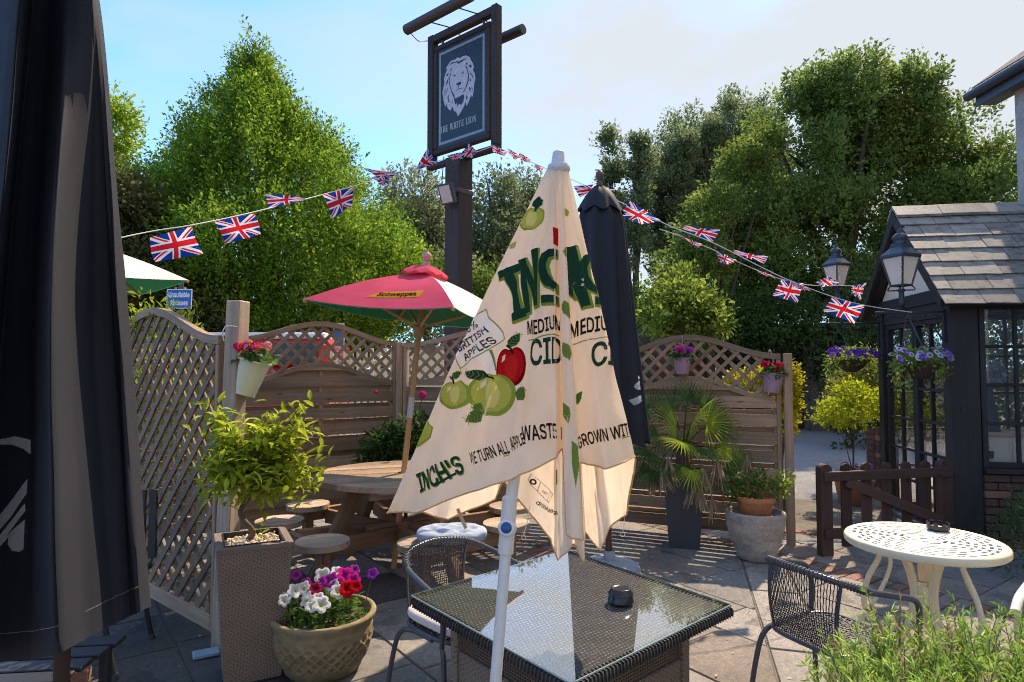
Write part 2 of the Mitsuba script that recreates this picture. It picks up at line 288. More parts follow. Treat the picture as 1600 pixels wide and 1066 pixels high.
def paving():
    rng = np.random.default_rng(11)
    area = Polygon([(-4.6, 1.2), (5.6, 1.2), (6.1, 5.7), (3.2, 6.25), (2.62, 6.55), (0.94, 7.4), (-1.3, 8.0), (-4.6, 7.2)])
    d = np.array([0.35, 1.29]) / math.hypot(0.35, 1.29); q0 = np.array([1.44, 3.54]); w = 0.34; nr = np.array([d[1], -d[0]])
    strip = Polygon([q0 - 3 * d, q0 + 2.7 * d, q0 + 2.7 * d + w * nr, q0 - 3 * d + w * nr])
    tones = ['stone_sand', 'stone_grey', 'stone_sand', 'stone_rose', 'stone_pale', 'stone_grey']
    def lay_slab(g, tone, nm, z=0.0, gap=0.0042):
        g = g.buffer(-gap, join_style=2)
        for p in polys(g):
            if p.area < 0.003: continue
            p2 = p.buffer(-0.004, join_style=2)
            if p2.is_empty or not isinstance(p2, Polygon): continue
            c = np.array(p.centroid.coords[0]); tilt = rng.normal(0, 0.004, 2); dz = z + rng.normal(0, 0.0016) - 0.002
            p = p.simplify(0.004)
            o = np.array(p.exterior.coords)[:-1]
            if not p.exterior.is_ccw: o = o[::-1]
            zf = lambda q: dz + (q - c) @ tilt
            mm = M(); v, f = tri2(p.buffer(-0.004, join_style=2)); mm.add(np.column_stack([v, zf(v)]), f)
            i2 = c + (o - c) * (1 - 0.004 / np.maximum(np.linalg.norm(o - c, axis=1, keepdims=True), 0.02))
            for i in range(len(o)):
                j = (i + 1) % len(o)
                mm.add([[*o[i], zf(o[i]) - 0.005], [*o[j], zf(o[j]) - 0.005], [*i2[j], zf(i2[j])], [*i2[i], zf(i2[i])]], [[0, 1, 2, 3]])
                mm.add([[*o[i], -0.03], [*o[j], -0.03], [*o[j], zf(o[j]) - 0.005], [*o[i], zf(o[i]) - 0.005]], [[0, 1, 2, 3]])
            mm.put(nm, tone, False, 'patio')
    a = math.radians(-54.0); e1 = np.array([math.cos(a), math.sin(a)]); e2 = np.array([-e1[1], e1[0]])
    v = -9.0
    while v < 9:
        h = rng.choice([0.45, 0.6, 0.6, 0.45]); u = -9.5 + rng.uniform(0, 0.6); brick_row = rng.random() < 0.09
        if brick_row: h = 0.215
        while u < 9.5:
            l = rng.choice([0.45, 0.6, 0.6, 0.75, 0.9]) if not brick_row else 0.105
            use_brick = brick_row and rng.random() < 0.55 or (not brick_row and rng.random() < 0.05)
            cell = lambda u0, u1, v0, v1: Polygon([e1 * x + e2 * y for x, y in ((u0, v0), (u1, v0), (u1, v1), (u0, v1))])
            g = cell(u, u + l, v, v + h)
            far = g.centroid.distance(Point(0, 0))
            if g.intersects(area):
                g2 = g.intersection(area).difference(strip)
                if brick_row:
                    lay_slab(g2, ['paver_brick', 'stone_rose', 'paver_brick'][rng.integers(3)], 'brick', -0.002, 0.004)
                elif use_brick:
                    n = max(1, int(round(l / 0.108)))
                    for k in range(n):
                        for w2 in ((v, v + h / 2), (v + h / 2, v + h)):
                            lay_slab(cell(u + l * k / n, u + l * (k + 1) / n, *w2).intersection(area).difference(strip), ['paver_brick', 'stone_grey', 'stone_rose'][rng.integers(3)], 'brick', -0.002, 0.004)
                else:
                    lay_slab(g2, 'stone_shaded' if g.centroid.x < -1.0 + 0.35 * rng.normal() and g.centroid.y < 5.2 else tones[rng.integers(6)], 'paving_slab')  # lower left slabs take a darker stone, shade put into their colour
            u += l
        v += h
    t = -3.0
    while t < 2.7:
        l = rng.choice([0.45, 0.6]); p0, p1 = q0 + t * d, q0 + min(t + l, 2.7) * d
        lay_slab(Polygon([p0, p1, p1 + w * nr, p0 + w * nr]).buffer(-0.004, join_style=2), 'stone_pale', 'path_stone'); t += l
    for k in range(16):      # the stone edging of the drive beyond the gate
        x = 2.75 + 0.21 * k
        lay_slab(Polygon([(x, 6.5 - 0.06 * k), (x + 0.2, 6.49 - 0.06 * k), (x + 0.2, 6.62 - 0.06 * k), (x, 6.63 - 0.06 * k)]).difference(area), 'brickwork', 'brick')
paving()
m = M(); rng = np.random.default_rng(5)      # fallen leaves and petals
for k in range(420):
    x, y = rng.uniform(-2.6, 3.2), rng.uniform(2.6, 6.4); r = rng.uniform(0.004, 0.016); a = rng.uniform(0, 6.3)
    e = np.array([math.cos(a), math.sin(a), 0]); s = np.array([-e[1], e[0], 0]) * 0.5; c = np.array([x, y, 0.006 + rng.uniform(0, 0.004)])
    col = [(0.42, 0.36, 0.26), (0.55, 0.5, 0.42), (0.2, 0.16, 0.09), (0.14, 0.15, 0.05)][rng.integers(4)]
    m.add([c - e * r, c + s * r + [0, 0, r * 0.3], c + e * r, c - s * r], [[0, 1, 2, 3]], col)
labels[m.put('fallen_leaves', 'matte', False)] = {'label': 'small dry leaves and petals scattered over the paving', 'category': 'leaves', 'kind': 'stuff'}
# ------------------------------------------------------------------ fences
def post(name, p, z, s, lean, fam, label, group=None, z0=-0.03):
    t = thing(name, label, 'post', group)
    m = M(); b = np.array([p[0], p[1], z0]); top = np.array([p[0] + lean[0], p[1] + lean[1], z])
    bar(m, b, top, s, s, b=0.006, fam=fam, up=(0.3, 1, 0)); m.put('timber', 'wood', True, t)
    return t
def lattice(t, region, org, ex, ez, pitch, w, th, name='batten', fam=0):
    """Crossed battens over the region, one diagonal laid on the other."""
    x0, z0, x1, z1 = region.bounds; ey = np.cross(ez, ex)
    for s, off in ((1, 0.0), (-1, th)):
        u = x0 - (z1 - z0) - 0.1 if s > 0 else x0 - 0.1
        u -= (u % pitch) + (0 if s > 0 else 0.35 * pitch)
        while u < x1 + (z1 - z0) + 0.2:
            line = LineString([(u, z0 - 0.05), (u + s * (z1 - z0 + 0.1), z1 + 0.05)]).buffer(w / 2, cap_style=2)
            g = line.intersection(region)
            for p in polys(g):
                if p.area < 4e-4: continue
                V2 = np.array(p.exterior.coords); a = math.pi / 4 * s
                mm = M(); pr = affinity.rotate(p, -45 * s, origin=(0, 0))
                e1 = ex * math.cos(a) + ez * math.sin(a); e2 = -ex * math.sin(a) + ez * math.cos(a)
                slab(mm, pr, np.asarray(org) + ey * off, e1, e2, ey, -th / 2 + 0.0005, th / 2 - 0.0005, fam=fam); mm.put(name, 'wood', False, t)
            u += pitch
def curve_rail(t, name, us, zf, org, ex, ez, h, d):
    mm = M(); ey = np.cross(ez, ex)
    top = [(u, zf(u)) for u in us]; bot = [(u, zf(u) - h) for u in us][::-1]
    P = np.array([np.asarray(org) + ex * u + ez * (zf(u) - h / 2) for u in us])
    V, F = [], []; plank_no[0] += 1
    for i in range(len(us) - 1):
        a, b = us[i], us[i + 1]
        q = [np.asarray(org) + ex * x + ez * (zf(x) + dz) + ey * y for x in (a, b) for dz, y in ((0, -d / 2), (0, d / 2), (-h, d / 2), (-h, -d / 2))]
        for f in ((0, 4, 5, 1), (1, 5, 6, 2), (2, 6, 7, 3), (3, 7, 4, 0)):
            c = [q[k] for k in f]; vv = 0 * 4000 + (plank_no[0] % 990) * 4 + 1.5
            mm.add(c, [[0, 1, 2, 3]], uv=[(a, vv + 0.02 * f[0]), (b, vv + 0.02 * f[0]), (b, vv + 0.02 * f[0] + h), (a, vv + 0.02 * f[0] + h)])
    for u, fl in ((us[0], 1), (us[-1], -1)):
        q = [np.asarray(org) + ex * u + ez * (zf(u) + dz) + ey * y for dz, y in ((0, -d / 2), (0, d / 2), (-h, d / 2), (-h, -d / 2))]
        mm.add(q, [[0, 1, 2, 3]], uv=[(0, 1.5), (0.03, 1.5), (0.03, 1.54), (0, 1.54)])
    mm.put(name, 'wood', False, t)
def fence_panel(p0, p1, zend, hump, lat, z0, label, boards=True, name='lattice_fence', pitch=0.143, seed=0, group=None, bw=0.036, fam=0):
    t = thing(name, label, 'fence', group); rng = np.random.default_rng(seed)
    p0, p1 = np.array([*p0, 0.0]), np.array([*p1, 0.0]); W = np.linalg.norm(p1 - p0); ex = (p1 - p0) / W; ez = np.array([0, 0, 1.0]); ey = np.cross(ez, ex)
    zt = lambda u: zend + hump * 0.5 * (1 - math.cos(2 * math.pi * np.clip(u / W, 0, 1)))
    us = np.linspace(0.0, W, 33)
    curve_rail(t, 'top_rail', us, zt, p0, ex, ez, 0.055, 0.05)
    for u in (0.02, W - 0.02):
        mm = M(); bar(mm, p0 + ex * u + ez * z0, p0 + ex * u + ez * (zt(u) - 0.056), 0.04, 0.045, up=ey); mm.put('stile', 'wood', True, t)
    low = (lambda u: zt(u) - lat) if boards else (lambda u: z0 + 0.1)
    if boards: curve_rail(t, 'middle_rail', us[1:-1], low, p0, ex, ez, 0.05, 0.052)
    else:
        mm = M(); box(mm, p0 + ex * W / 2 + ez * (z0 + 0.05), (W - 0.09, 0.045, 0.095), frame(x=ex)); mm.put('bottom_rail', 'wood', True, t)
    reg = Polygon([(u, zt(u) - 0.05) for u in us[1:-1]] + [(u, low(u) - 0.004) for u in us[1:-1]][::-1])
    lattice(t, reg, p0 + ey * -0.006, ex, ez, pitch, bw, 0.012, fam=fam)
    if not boards: return t
    for u in (0.05, W / 2, W - 0.05):
        mm = M(); bar(mm, p0 + ex * u + ez * z0 - ey * 0.0, p0 + ex * u + ez * (low(u) - 0.055), 0.045, 0.02, up=ey); mm.put('batten_upright', 'wood', True, t)
    body = Polygon([(u, low(u) - 0.045) for u in us] + [(W, z0), (0, z0)]); z, k = z0 + 0.01, 0
    while z < zend + hump - lat:
        front = k % 2 == 0; h = 0.112 if front else 0.088 + rng.choice([0, 0, -0.012, -0.02]); y = -0.022 if front else 0.022; bow = rng.uniform(-0.003, 0.003)
        g = Polygon([(0.042, z + bow), (W - 0.042, z - bow), (W - 0.042, z + h - bow), (0.042, z + h + bow)]).intersection(body)
        if g.area > 0.002:
            mm = M(); slab(mm, g, p0 + ey * y, ex, ez, ey, -0.008, 0.008, fam=0); mm.put('slat', 'wood', False, t)
        z += 0.086; k += 1
    return t
fence_panel((0.98, 6.77), (2.58, 6.09), 1.80, 0.20, 0.42, 0.06, 'weathered wavy topped fence panel with two mauve flower pots behind the fan palm', seed=1)
fence_panel((-1.24, 7.28), (0.86, 6.81), 1.95, 0.17, 0.44, 0.08, 'weathered fence panel mostly hidden behind the half closed cream parasol', seed=2)
fence_panel((-2.72, 6.22), (-1.34, 7.28), 1.97, 0.19, 0.44, 0.08, 'weathered fence panel with lattice top behind the round picnic table', seed=3)
fence_panel((-4.3, 5.6), (-2.79, 6.2), 1.95, 0.17, 0.44, 0.08, 'weathered fence panel seen through the diamond trellis at left', seed=4)
fence_panel((-3.42, 5.27), (-1.80, 3.93), 1.86, 0.235, 0.42, 0.05, 'full height diamond trellis panel between navy parasol and tall wicker planter', boards=False, name='trellis_fence', pitch=0.15, seed=5, bw=0.042, fam=8)
post('fence_post', (2.63, 6.05), 1.80, 0.075, (0, 0), 0, 'thin weathered fence post at the free end of the fence beside the gate')
post('fence_post', (0.92, 6.8), 1.84, 0.08, (0, 0), 0, 'fence post hidden behind the half closed cream parasol')
post('fence_post', (-1.29, 7.3), 1.96, 0.09, (0, 0), 0, 'weathered fence post left of the leaning umbrella pole above the picnic table')
post('fence_post', (-1.735, 3.88), 2.07, 0.1, (0.045, 0.02), 7, 'tall square timber post at the front end of the diamond trellis')
# ------------------------------------------------------------------ gate
gk = thing('garden_gate', 'low dark brown picket gate with a diagonal brace beside the porch', 'gate')
g0, g1 = np.array([2.74, 5.67, 0]), np.array([4.08, 5.95, 0]); gx = unit(g1 - g0); gy = np.cross([0, 0, 1], gx); gW = np.linalg.norm(g1 - g0)
for k in range(7):
    u = 0.05 + (gW - 0.1) * k / 6; w = 0.115 if k in (0, 6) else 0.098; z0 = 0.0 if k in (0, 6) else 0.07
    a = np.linspace(0, math.pi, 13); g = Polygon([(u - w / 2, z0), (u + w / 2, z0)] + [(u + w / 2 * math.cos(x), 0.80 - w * 0.38 + w * 0.42 * math.sin(x)) for x in a])
    m = M(); slab(m, g, g0 + gy * (0.0 if k not in (0, 6) else -0.01), gx, (0, 0, 1), gy, 0.0, 0.022 if k not in (0, 6) else 0.07, fam=2, along=1); m.put('picket' if k not in (0, 6) else 'gate_post', 'wood', False, gk)
for z in (0.70, 0.20):
    m = M(); box(m, g0 + gx * gW / 2 - gy * 0.024 + [0, 0, z], (gW - 0.02, 0.04, 0.085), frame(x=gx), fam=2); m.put('rail', 'wood', True, gk)
m = M(); bar(m, g0 + gx * 0.24 - gy * 0.024 + [0, 0, 0.65], g0 + gx * (gW - 0.12) - gy * 0.024 + [0, 0, 0.25], 0.036, 0.09, fam=2, up=(0, 0, 1)); m.put('brace', 'wood', True, gk)
# ------------------------------------------------------------------ porch
C = np.array([4.15, 6.0, 0.0]); ex = np.array([0.989, -0.148, 0]); ey = np.array([0.148, 0.989, 0]); ez = np.array([0, 0, 1.0]); Rp = np.stack([ex, ey, ez], 1); LP, WP, EV = 2.12, 1.62, 2.41
pk = thing('porch', 'black timbered glazed porch with slate roof and brick plinth at right', 'porch')
def pl(u, v, z): return C + ex * u + ey * v + ez * z
def pbox(name, u0, u1, v0, v1, z0, z1, fam=5, bs='wood', col=(0.5, 0.5, 0.5), parent=None, b=0.005):
    mm = M(); box(mm, pl((u0 + u1) / 2, (v0 + v1) / 2, (z0 + z1) / 2), (u1 - u0, v1 - v0, z1 - z0), Rp, col, b, fam); return mm.put(name, bs, True, parent or pk)
pbox('corner_post', 0, 0.25, 0, 0.14, 0.0, EV - 0.13); pbox('corner_post', 0, 0.12, WP - 0.12, WP, 0.0, EV - 0.13); pbox('corner_post', LP - 0.1, LP, 0, 0.12, 0.7, EV - 0.13); pbox('corner_post', LP - 0.1, LP, WP - 0.12, WP, 0.0, EV - 0.13)
pbox('wall_plate', -0.02, LP, -0.02, 0.14, EV - 0.13, EV); pbox('wall_plate', -0.02, LP, WP - 0.14, WP + 0.02, EV - 0.13, EV)
pbox('lintel', 0.02, 0.14, 0.142, WP - 0.142, EV - 0.25, EV - 0.003)
rng = np.random.default_rng(3)
plin = pbox('plinth', 0.252, LP, 0.02, 0.2, 0.0, 0.655, bs='brickwork_dark', b=0)
for r in range(9):
    z, u = 0.004 + r * 0.075, 0.255 - (0.11 if r % 2 else 0)
    while u < LP:
        u0, u1 = max(u, 0.255), min(u + 0.213, LP)
        if u1 - u0 > 0.03:
            dz = rng.uniform(-0.002, 0.002); mm = M(); box(mm, pl((u0 + u1) / 2, 0.0 + rng.uniform(-0.003, 0.003), z + 0.0325), (u1 - u0, 0.05, 0.063), Rp, b=0.004); mm.put('brick', ['brickwork_dark', 'brickwork_dark', 'brickwork'][rng.integers(3)], True, plin)
        u += 0.224
pbox('sill', 0.252, LP, -0.06, 0.16, 0.68, 0.725)
def window(name, u0, u1, v, z0, z1, cols, rows, axis):
    """A glazed frame: axis 0 stands along the side wall, axis 1 along the gable."""
    w = fresh(pk + '__' + name); labels.setdefault(w, {})
    P = (lambda a, d, z: pl(a, v + d, z)) if axis == 0 else (lambda a, d, z: pl(v + d, a, z))
    R = Rp if axis == 0 else np.stack([ey, -ex, ez], 1)
    fr = M(); t = 0.05
    for a in (u0 + t / 2, u1 - t / 2): box(fr, P(a, 0, (z0 + z1) / 2), (t, 0.055, z1 - z0), R, fam=5)
    for z in (z0 + t / 2, z1 - t / 2): box(fr, P((u0 + u1) / 2, 0, z), (u1 - u0 - 2 * t, 0.053, t), R, fam=5)
    scene[w] = mikit.ply((np.vstack(fr.v), np.vstack(fr.f)), 'wood', smooth=True, uv=np.vstack(fr.u))
    du, dz = (u1 - u0 - 2 * t) / cols, (z1 - z0 - 2 * t) / rows
    for i in range(1, cols):
        mm = M(); box(mm, P(u0 + t + i * du, 0, (z0 + z1) / 2), (0.028, 0.04, z1 - z0 - 2 * t), R, fam=5); mm.put('glazing_bar', 'wood', True, w)
    for j in range(1, rows):
        mm = M(); box(mm, P((u0 + u1) / 2, 0, z0 + t + j * dz), (u1 - u0 - 2 * t, 0.037, 0.03), R, fam=5); mm.put('glazing_bar', 'wood', True, w)
    for i in range(cols):
        for j in range(rows):
            a0, a1, b0, b1 = u0 + t + i * du + 0.012, u0 + t + (i + 1) * du - 0.012, z0 + t + j * dz + 0.013, z0 + t + (j + 1) * dz - 0.013
            mm = M(); k = rng.normal(0, 0.0012, 2); mm.add([P(a0, k[0], b0), P(a1, k[0] + k[1], b0), P(a1, k[1], b1), P(a0, 0, b1)], [[0, 1, 2, 3]]); mm.put('pane', 'glass', False, w)
window('window', 0.27, 1.17, 0.05, 0.727, EV - 0.133, 3, 4, 0); window('window', 1.172, LP - 0.102, 0.05, 0.727, EV - 0.133, 3, 4, 0)
window('window', 0.122, LP - 0.12, WP - 0.05, 0.05, EV - 0.133, 6, 5, 0)
window('door', 0.16, 0.785, 0.06, 0.06, EV - 0.253, 2, 6, 1); window('door', 0.79, 1.48, 0.06, 0.06, EV - 0.253, 2, 6, 1)
m = M(); tube(m, [pl(0.02, 0.83, 1.0), pl(-0.03, 0.83, 1.0), pl(-0.03, 0.83, 1.1)], 0.009, col=(0.3, 0.28, 0.24)); m.put('door_handle', 'metal', True, pk + '__door')
# gable
RH, OV = 0.90, 0.12; vm = WP / 2
m = M(); slab(m, Polygon([(0.0, EV), (WP, EV), (vm, EV + RH)]).buffer(-0.02), pl(0.06, 0, 0), ey, ez, -ex, -0.02, 0.02, (0.78, 0.64, 0.50)); m.put('gable_panel', 'matte', False, pk)
m = M(); slab(m, Polygon([(0.0, EV - 0.10), (WP, EV - 0.10), (WP, EV), (WP - 0.03, EV + 0.03), (0.03, EV + 0.03), (0, EV)]), pl(0.015, 0, 0), ey, ez, -ex, -0.02, 0.02, fam=5); m.put('tie_beam', 'wood', False, pk)
sl = RH / vm
for s in (0, 1):
    f = (lambda v: v) if s == 0 else (lambda v: WP - v)
    m = M(); slab(m, Polygon([(f(-0.14), EV - 0.14 * sl - 0.05), (f(-0.14), EV - 0.14 * sl + 0.06), (vm, EV + RH + 0.06), (vm, EV + RH - 0.09)]), pl(-OV, 0, 0), ey, ez, -ex, -0.015, 0.02, fam=5); m.put('bargeboard', 'wood', False, pk)
rf = M()
for s in (1, -1):
    v0 = -0.16 if s > 0 else WP + 0.16; z0 = EV - 0.16 * sl
    q = [pl(-OV, v0, z0), pl(LP, v0, z0), pl(LP, vm, EV + RH), pl(-OV, vm, EV + RH)]
    nrm = unit(np.cross(q[1] - q[0], q[3] - q[0])) * s
    rf.add([p + nrm * 0.03 for p in q], [[0, 1, 2, 3]], uv=[(0, 5 * 4000 + 2)] * 4); rf.add(q, [[0, 1, 2, 3]], uv=[(0, 5 * 4000 + 2)] * 4); rf.add([q[0], q[1], q[1] + nrm * 0.03, q[0] + nrm * 0.03], [[0, 1, 2, 3]], uv=[(0, 5 * 4000 + 2)] * 4)
rk = rf.put('roof', 'wood', False, pk)
v0, z0 = -0.16, EV - 0.16 * sl; up = unit(np.array(pl(0, vm, EV + RH) - pl(0, v0, z0))); slen = np.linalg.norm(pl(0, vm, EV + RH) - pl(0, v0, z0)); nrm = unit(np.cross(ex, up)); rng = np.random.default_rng(21); rows = 7
for r in range(rows):
    a, b = r * slen / rows - 0.02, (r + 1) * slen / rows + 0.03; u = -OV - 0.01 - (0.16 if r % 2 else 0.0)
    while u < LP:
        w = rng.uniform(0.29, 0.36); u0, u1 = max(u, -OV - 0.01), min(u + w - 0.006, LP); u += w
        if u1 - u0 < 0.04: continue
        mm = M(); ja = rng.uniform(-0.006, 0.006, 4); cut = 0.02 if rng.random() < 0.25 else 0.0
        g = Polygon([(u0, a + ja[0]), (u0 + (u1 - u0) * 0.55, a + ja[1]), (u1 - cut, a + ja[2]), (u1, a + cut + 0.004), (u1, b), (u0, b)])
        tl = rng.uniform(0.0, 0.006); e2 = unit(up - nrm * (0.075 + tl))
        slab(mm, g, pl(0, v0, z0) + nrm * (0.045 + 0.075 * a), ex, e2, unit(np.cross(ex, e2)), 0.0, 0.011); mm.u = [x for x in mm.u]; mm.put('slate', 'slate', False, rk)
u = -OV - 0.02
while u < LP:
    mm = M(); g = Polygon([(-0.115, -0.085), (0, 0.03), (0.115, -0.085), (0.125, -0.06), (0, 0.065), (-0.125, -0.06)]); slab(mm, g, pl(u, vm, EV + RH + 0.045 + rng.uniform(0, 0.006)), ey, ez, ex, 0, 0.447); mm.put('ridge_tile', 'slate', False, rk); u += 0.45
pbox('floor', 0.0, LP, 0.0, WP, 0.0, 0.04, bs='stone_grey', b=0)
# what stands inside the porch
k = thing('cabinet', 'low cream cabinet with dark handle standing inside the porch window', 'cabinet')
pbox('body', 0.35, 1.1, 0.42, 0.8, 0.22, 0.98, bs='matte', col=(0.55, 0.47, 0.38), parent=k); pbox('top', 0.33, 1.12, 0.40, 0.82, 0.981, 1.02, bs='matte', col=(0.42, 0.3, 0.2), parent=k); pbox('plinth', 0.4, 1.05, 0.45, 0.78, 0.04, 0.219, bs='matte', col=(0.05, 0.05, 0.05), parent=k)
for u in (0.36, 0.735): pbox('drawer', u + 0.01, u + 0.355, 0.408, 0.419, 0.66, 0.95, bs='matte', col=(0.58, 0.5, 0.41), parent=k)
pbox('handle', 0.42, 0.56, 0.39, 0.406, 0.77, 0.84, bs='matte', col=(0.03, 0.03, 0.03), parent=k)
k = thing('vase', 'tall dark tapering vase with grey flowers on the cabinet in the porch', 'vase')
m = M(); lathe(m, [(0, 1.021), (0.12, 1.021), (0.055, 1.5), (0.05, 1.5), (0.0, 1.45)], pl(0.62, 0.6, 0), 6, (0.05, 0.05, 0.055), sharp=True); m.put('body', 'gloss', False, k)
m = M(); rng = np.random.default_rng(2)
for i in range(160):
    c = pl(0.62, 0.6, 1.62) + rng.normal(0, 1, 3) * [0.11, 0.08, 0.06]; e = unit(rng.normal(0, 1, 3)) * 0.035; s = unit(np.cross(e, rng.normal(0, 1, 3))) * 0.025; m.add([c - e, c + s, c + e, c - s], [[0, 1, 2, 3]], (0.2, 0.22, 0.27))
m.put('flowers', 'matte', False, k, kind='stuff')
# ------------------------------------------------------------------ the pub behind the porch
bk = thing('pub_building', 'tall pub building with dark gutter and eaves at the right edge', 'building')
m = M(); box(m, (8.75, 4.3, 2.6), (4.9, 7.0, 5.2), b=0); m.put('wall', 'render_wall', True, bk)
rfp = M(); g = Polygon([(-0.2, 5.38), (2.9, 7.6), (5.6, 5.6), (5.6, 5.45), (2.9, 7.45), (-0.2, 5.23)]); slab(rfp, g, (6.3, 8.25, 0), (1, 0, 0), (0, 0, 1), (0, -1, 0), 0, 7.6, (0.06, 0.05, 0.05)); rfk = rfp.put('roof', 'matte', False, bk)
m = M(); box(m, (6.26, 4.45, 5.14), (0.24, 7.5, 0.03), col=(0.07, 0.075, 0.09), b=0.003); m.put('soffit', 'satin', True, bk)
m = M(); box(m, (6.12, 4.45, 5.2), (0.03, 7.5, 0.2), col=(0.05, 0.055, 0.07), b=0.003); m.put('fascia', 'satin', True, bk)
m = M(); tube(m, [(6.05, 8.27, 5.26), (6.05, 0.6, 5.26)], 0.06, 12, (0.045, 0.05, 0.065)); m.put('gutter', 'satin', True, bk)
# garage across the drive, brick pier
k = thing('garage', 'dark blue garage door between piers across the drive', 'garage')
gy0 = 17.6; G = lambda px: at(px, 577, gy0)[0]
def wbox(name, x0, x1, y0, y1, z0, z1, bs, col=(0.5, 0.5, 0.5), parent=k, b=0.01, fam=0):
    mm = M(); box(mm, ((x0 + x1) / 2, (y0 + y1) / 2, (z0 + z1) / 2), (x1 - x0, y1 - y0, z1 - z0), None, col, b, fam); return mm.put(name, bs, True, parent)
wbox('wall', 4.0, 5.6, gy0 - 0.1, gy0 + 3, 0, 2.9, 'brickwork_dark'); wbox('lintel', 5.6, 9.6, gy0 - 0.05, gy0 + 3, 2.3, 2.9, 'brickwork_dark')
dk = wbox('door', 5.7, 8.3, gy0 + 0.05, gy0 + 0.12, 0.0, 2.3, 'satin', (0.045, 0.06, 0.085))
for j in range(6): wbox('panel', 5.75, 8.25, gy0 + 0.02, gy0 + 0.049, 0.06 + j * 0.37, 0.39 + j * 0.37, 'satin', (0.05, 0.066, 0.092), dk)
wbox('pier', 8.05, 8.75, gy0 - 0.5, gy0 - 0.06, -0.02, 2.5, 'stone_rose'); wbox('side_wall', 8.75, 12, gy0 - 0.2, gy0 + 0.2, -0.02, 1.6, 'brickwork_dark')
k = thing('brick_pier', 'narrow red brick pier under the hedge beside the porch door', 'pier'); rng = np.random.default_rng(8)
pc = np.array([5.0, 8.6]); wbox('core', pc[0] - 0.1, pc[0] + 0.1, pc[1] - 0.09, pc[1] + 0.2, -0.01, 0.86, 'brickwork_dark', parent=k, b=0)
for r in range(11):
    for x0, x1 in (((-0.112, 0.1),) if r % 2 else ((-0.112, -0.008), (0.0, 0.1))): wbox('brick', pc[0] + x0, pc[0] + x1, pc[1] - 0.112, pc[1] - 0.01, 0.004 + r * 0.077, 0.07 + r * 0.077, ['brickwork_dark', 'brickwork'][r % 3 == 0], parent=k, b=0.005)
    wbox('brick', pc[0] - 0.114, pc[0] - 0.02, pc[1] - 0.002, pc[1] + 0.2, 0.004 + r * 0.077, 0.07 + r * 0.077, 'brickwork_dark', parent=k, b=0.005)
# beyond the fence: red van, slatted cream fence, yellow wall
k = thing('red_van', 'red van with white roof and pale windows seen through the lattice top', 'van'); vx, vy = -5.0, 11.3
def prism(name, P2, x0, x1, bs, col, parent=k):
    mm = M(); slab(mm, Polygon(P2), (x0, vy, 0), (0, 1, 0), (0, 0, 1), (1, 0, 0), 0, x1 - x0, col); return mm.put(name, bs, False, parent)
wbox('body', vx - 2.3, vx + 1.72, vy, vy + 1.8, 0.35, 1.68, 'gloss', (0.42, 0.02, 0.025), k, 0.12); wbox('cab_roof', vx - 2.2, vx + 1.7, vy + 0.08, vy + 1.72, 1.68, 2.20, 'gloss', (0.42, 0.02, 0.025), k, 0.15); wbox('roof', vx - 2.1, vx + 1.6, vy + 0.15, vy + 1.6, 2.20, 2.32, 'gloss', (0.75, 0.75, 0.78), k, 0.04)
for i in range(4): wbox('window', vx - 2.05 + i * 0.92, vx - 1.25 + i * 0.92, vy + 0.04, vy + 0.079, 1.75, 2.12, 'gloss', [(0.5, 0.55, 0.62), (0.03, 0.04, 0.06)][i % 2], k, 0.01)
for x in (-1.5, 1.3):
    mm = M(); tube(mm, [(vx + x, vy - 0.02, 0.36), (vx + x, vy + 0.2, 0.36)], 0.36, 24, (0.02, 0.02, 0.02)); wk = mm.put('wheel', 'matte', True, k)
    mm = M(); tube(mm, [(vx + x, vy - 0.035, 0.36), (vx + x, vy - 0.021, 0.36)], 0.21, 20, (0.4, 0.4, 0.42)); mm.put('rim', 'metal', True, wk)
k = thing('slatted_fence', 'cream painted slatted fence across the road behind the lattice', 'fence')
for i in range(11):
    x = -3.22 + i * 0.118; wbox('slat', x, x + 0.066, 11.2, 11.225, 0.05, 2.02 - 0.05 * (i % 2), 'matte', (0.72, 0.6, 0.36), k, 0.004)
for z in (0.4, 1.7): wbox('rail', -3.25, -1.95, 11.226, 11.26, z, z + 0.1, 'matte', (0.62, 0.5, 0.3), k, 0.004)
k = thing('garden_wall', 'pale yellow rendered wall across the road right of the slatted fence', 'wall'); wbox('wall', -1.9, 1.2, 11.3, 11.5, -0.03, 2.0, 'matte', (0.70, 0.62, 0.36), k); wbox('coping', -1.93, 1.22, 11.27, 11.53, 2.001, 2.07, 'matte', (0.4, 0.33, 0.27), k)
k = thing('road_marker', 'small blue and white road sign just above the fence top rail', 'sign'); p = at(530, 522, 10.6); m = M(); tube(m, [(p[0], p[1] + 0.02, -0.03), (p[0], p[1] + 0.02, p[2] + 0.15)], 0.02, 8, (0.35, 0.35, 0.36)); m.put('pole', 'metal', True, k); wbox('plate', p[0] - 0.075, p[0] + 0.075, p[1] - 0.03, p[1] - 0.015, p[2] - 0.2, p[2] + 0.16, 'satin', (0.03, 0.10, 0.30), k, 0.004); wbox('border', p[0] - 0.09, p[0] + 0.09, p[1] - 0.014, p[1] - 0.012, p[2] - 0.22, p[2] + 0.18, 'satin', (0.6, 0.62, 0.65), k, 0)
k = thing('bus_sign', 'blue roadside sign with white lettering about buses above the trellis', 'sign')
p = at(280, 467, 9.3); hw, hh = 0.185, 0.145; wbox('plate', p[0] - hw, p[0] + hw, p[1], p[1] + 0.012, p[2] - hh, p[2] + hh, 'satin', (0.62, 0.66, 0.72), k, 0.002); wbox('blue_field', p[0] - hw + 0.012, p[0] + hw - 0.012, p[1] - 0.003, p[1] - 0.0005, p[2] - hh + 0.012, p[2] + hh - 0.012, 'satin', (0.012, 0.11, 0.42), k, 0)
m = M()
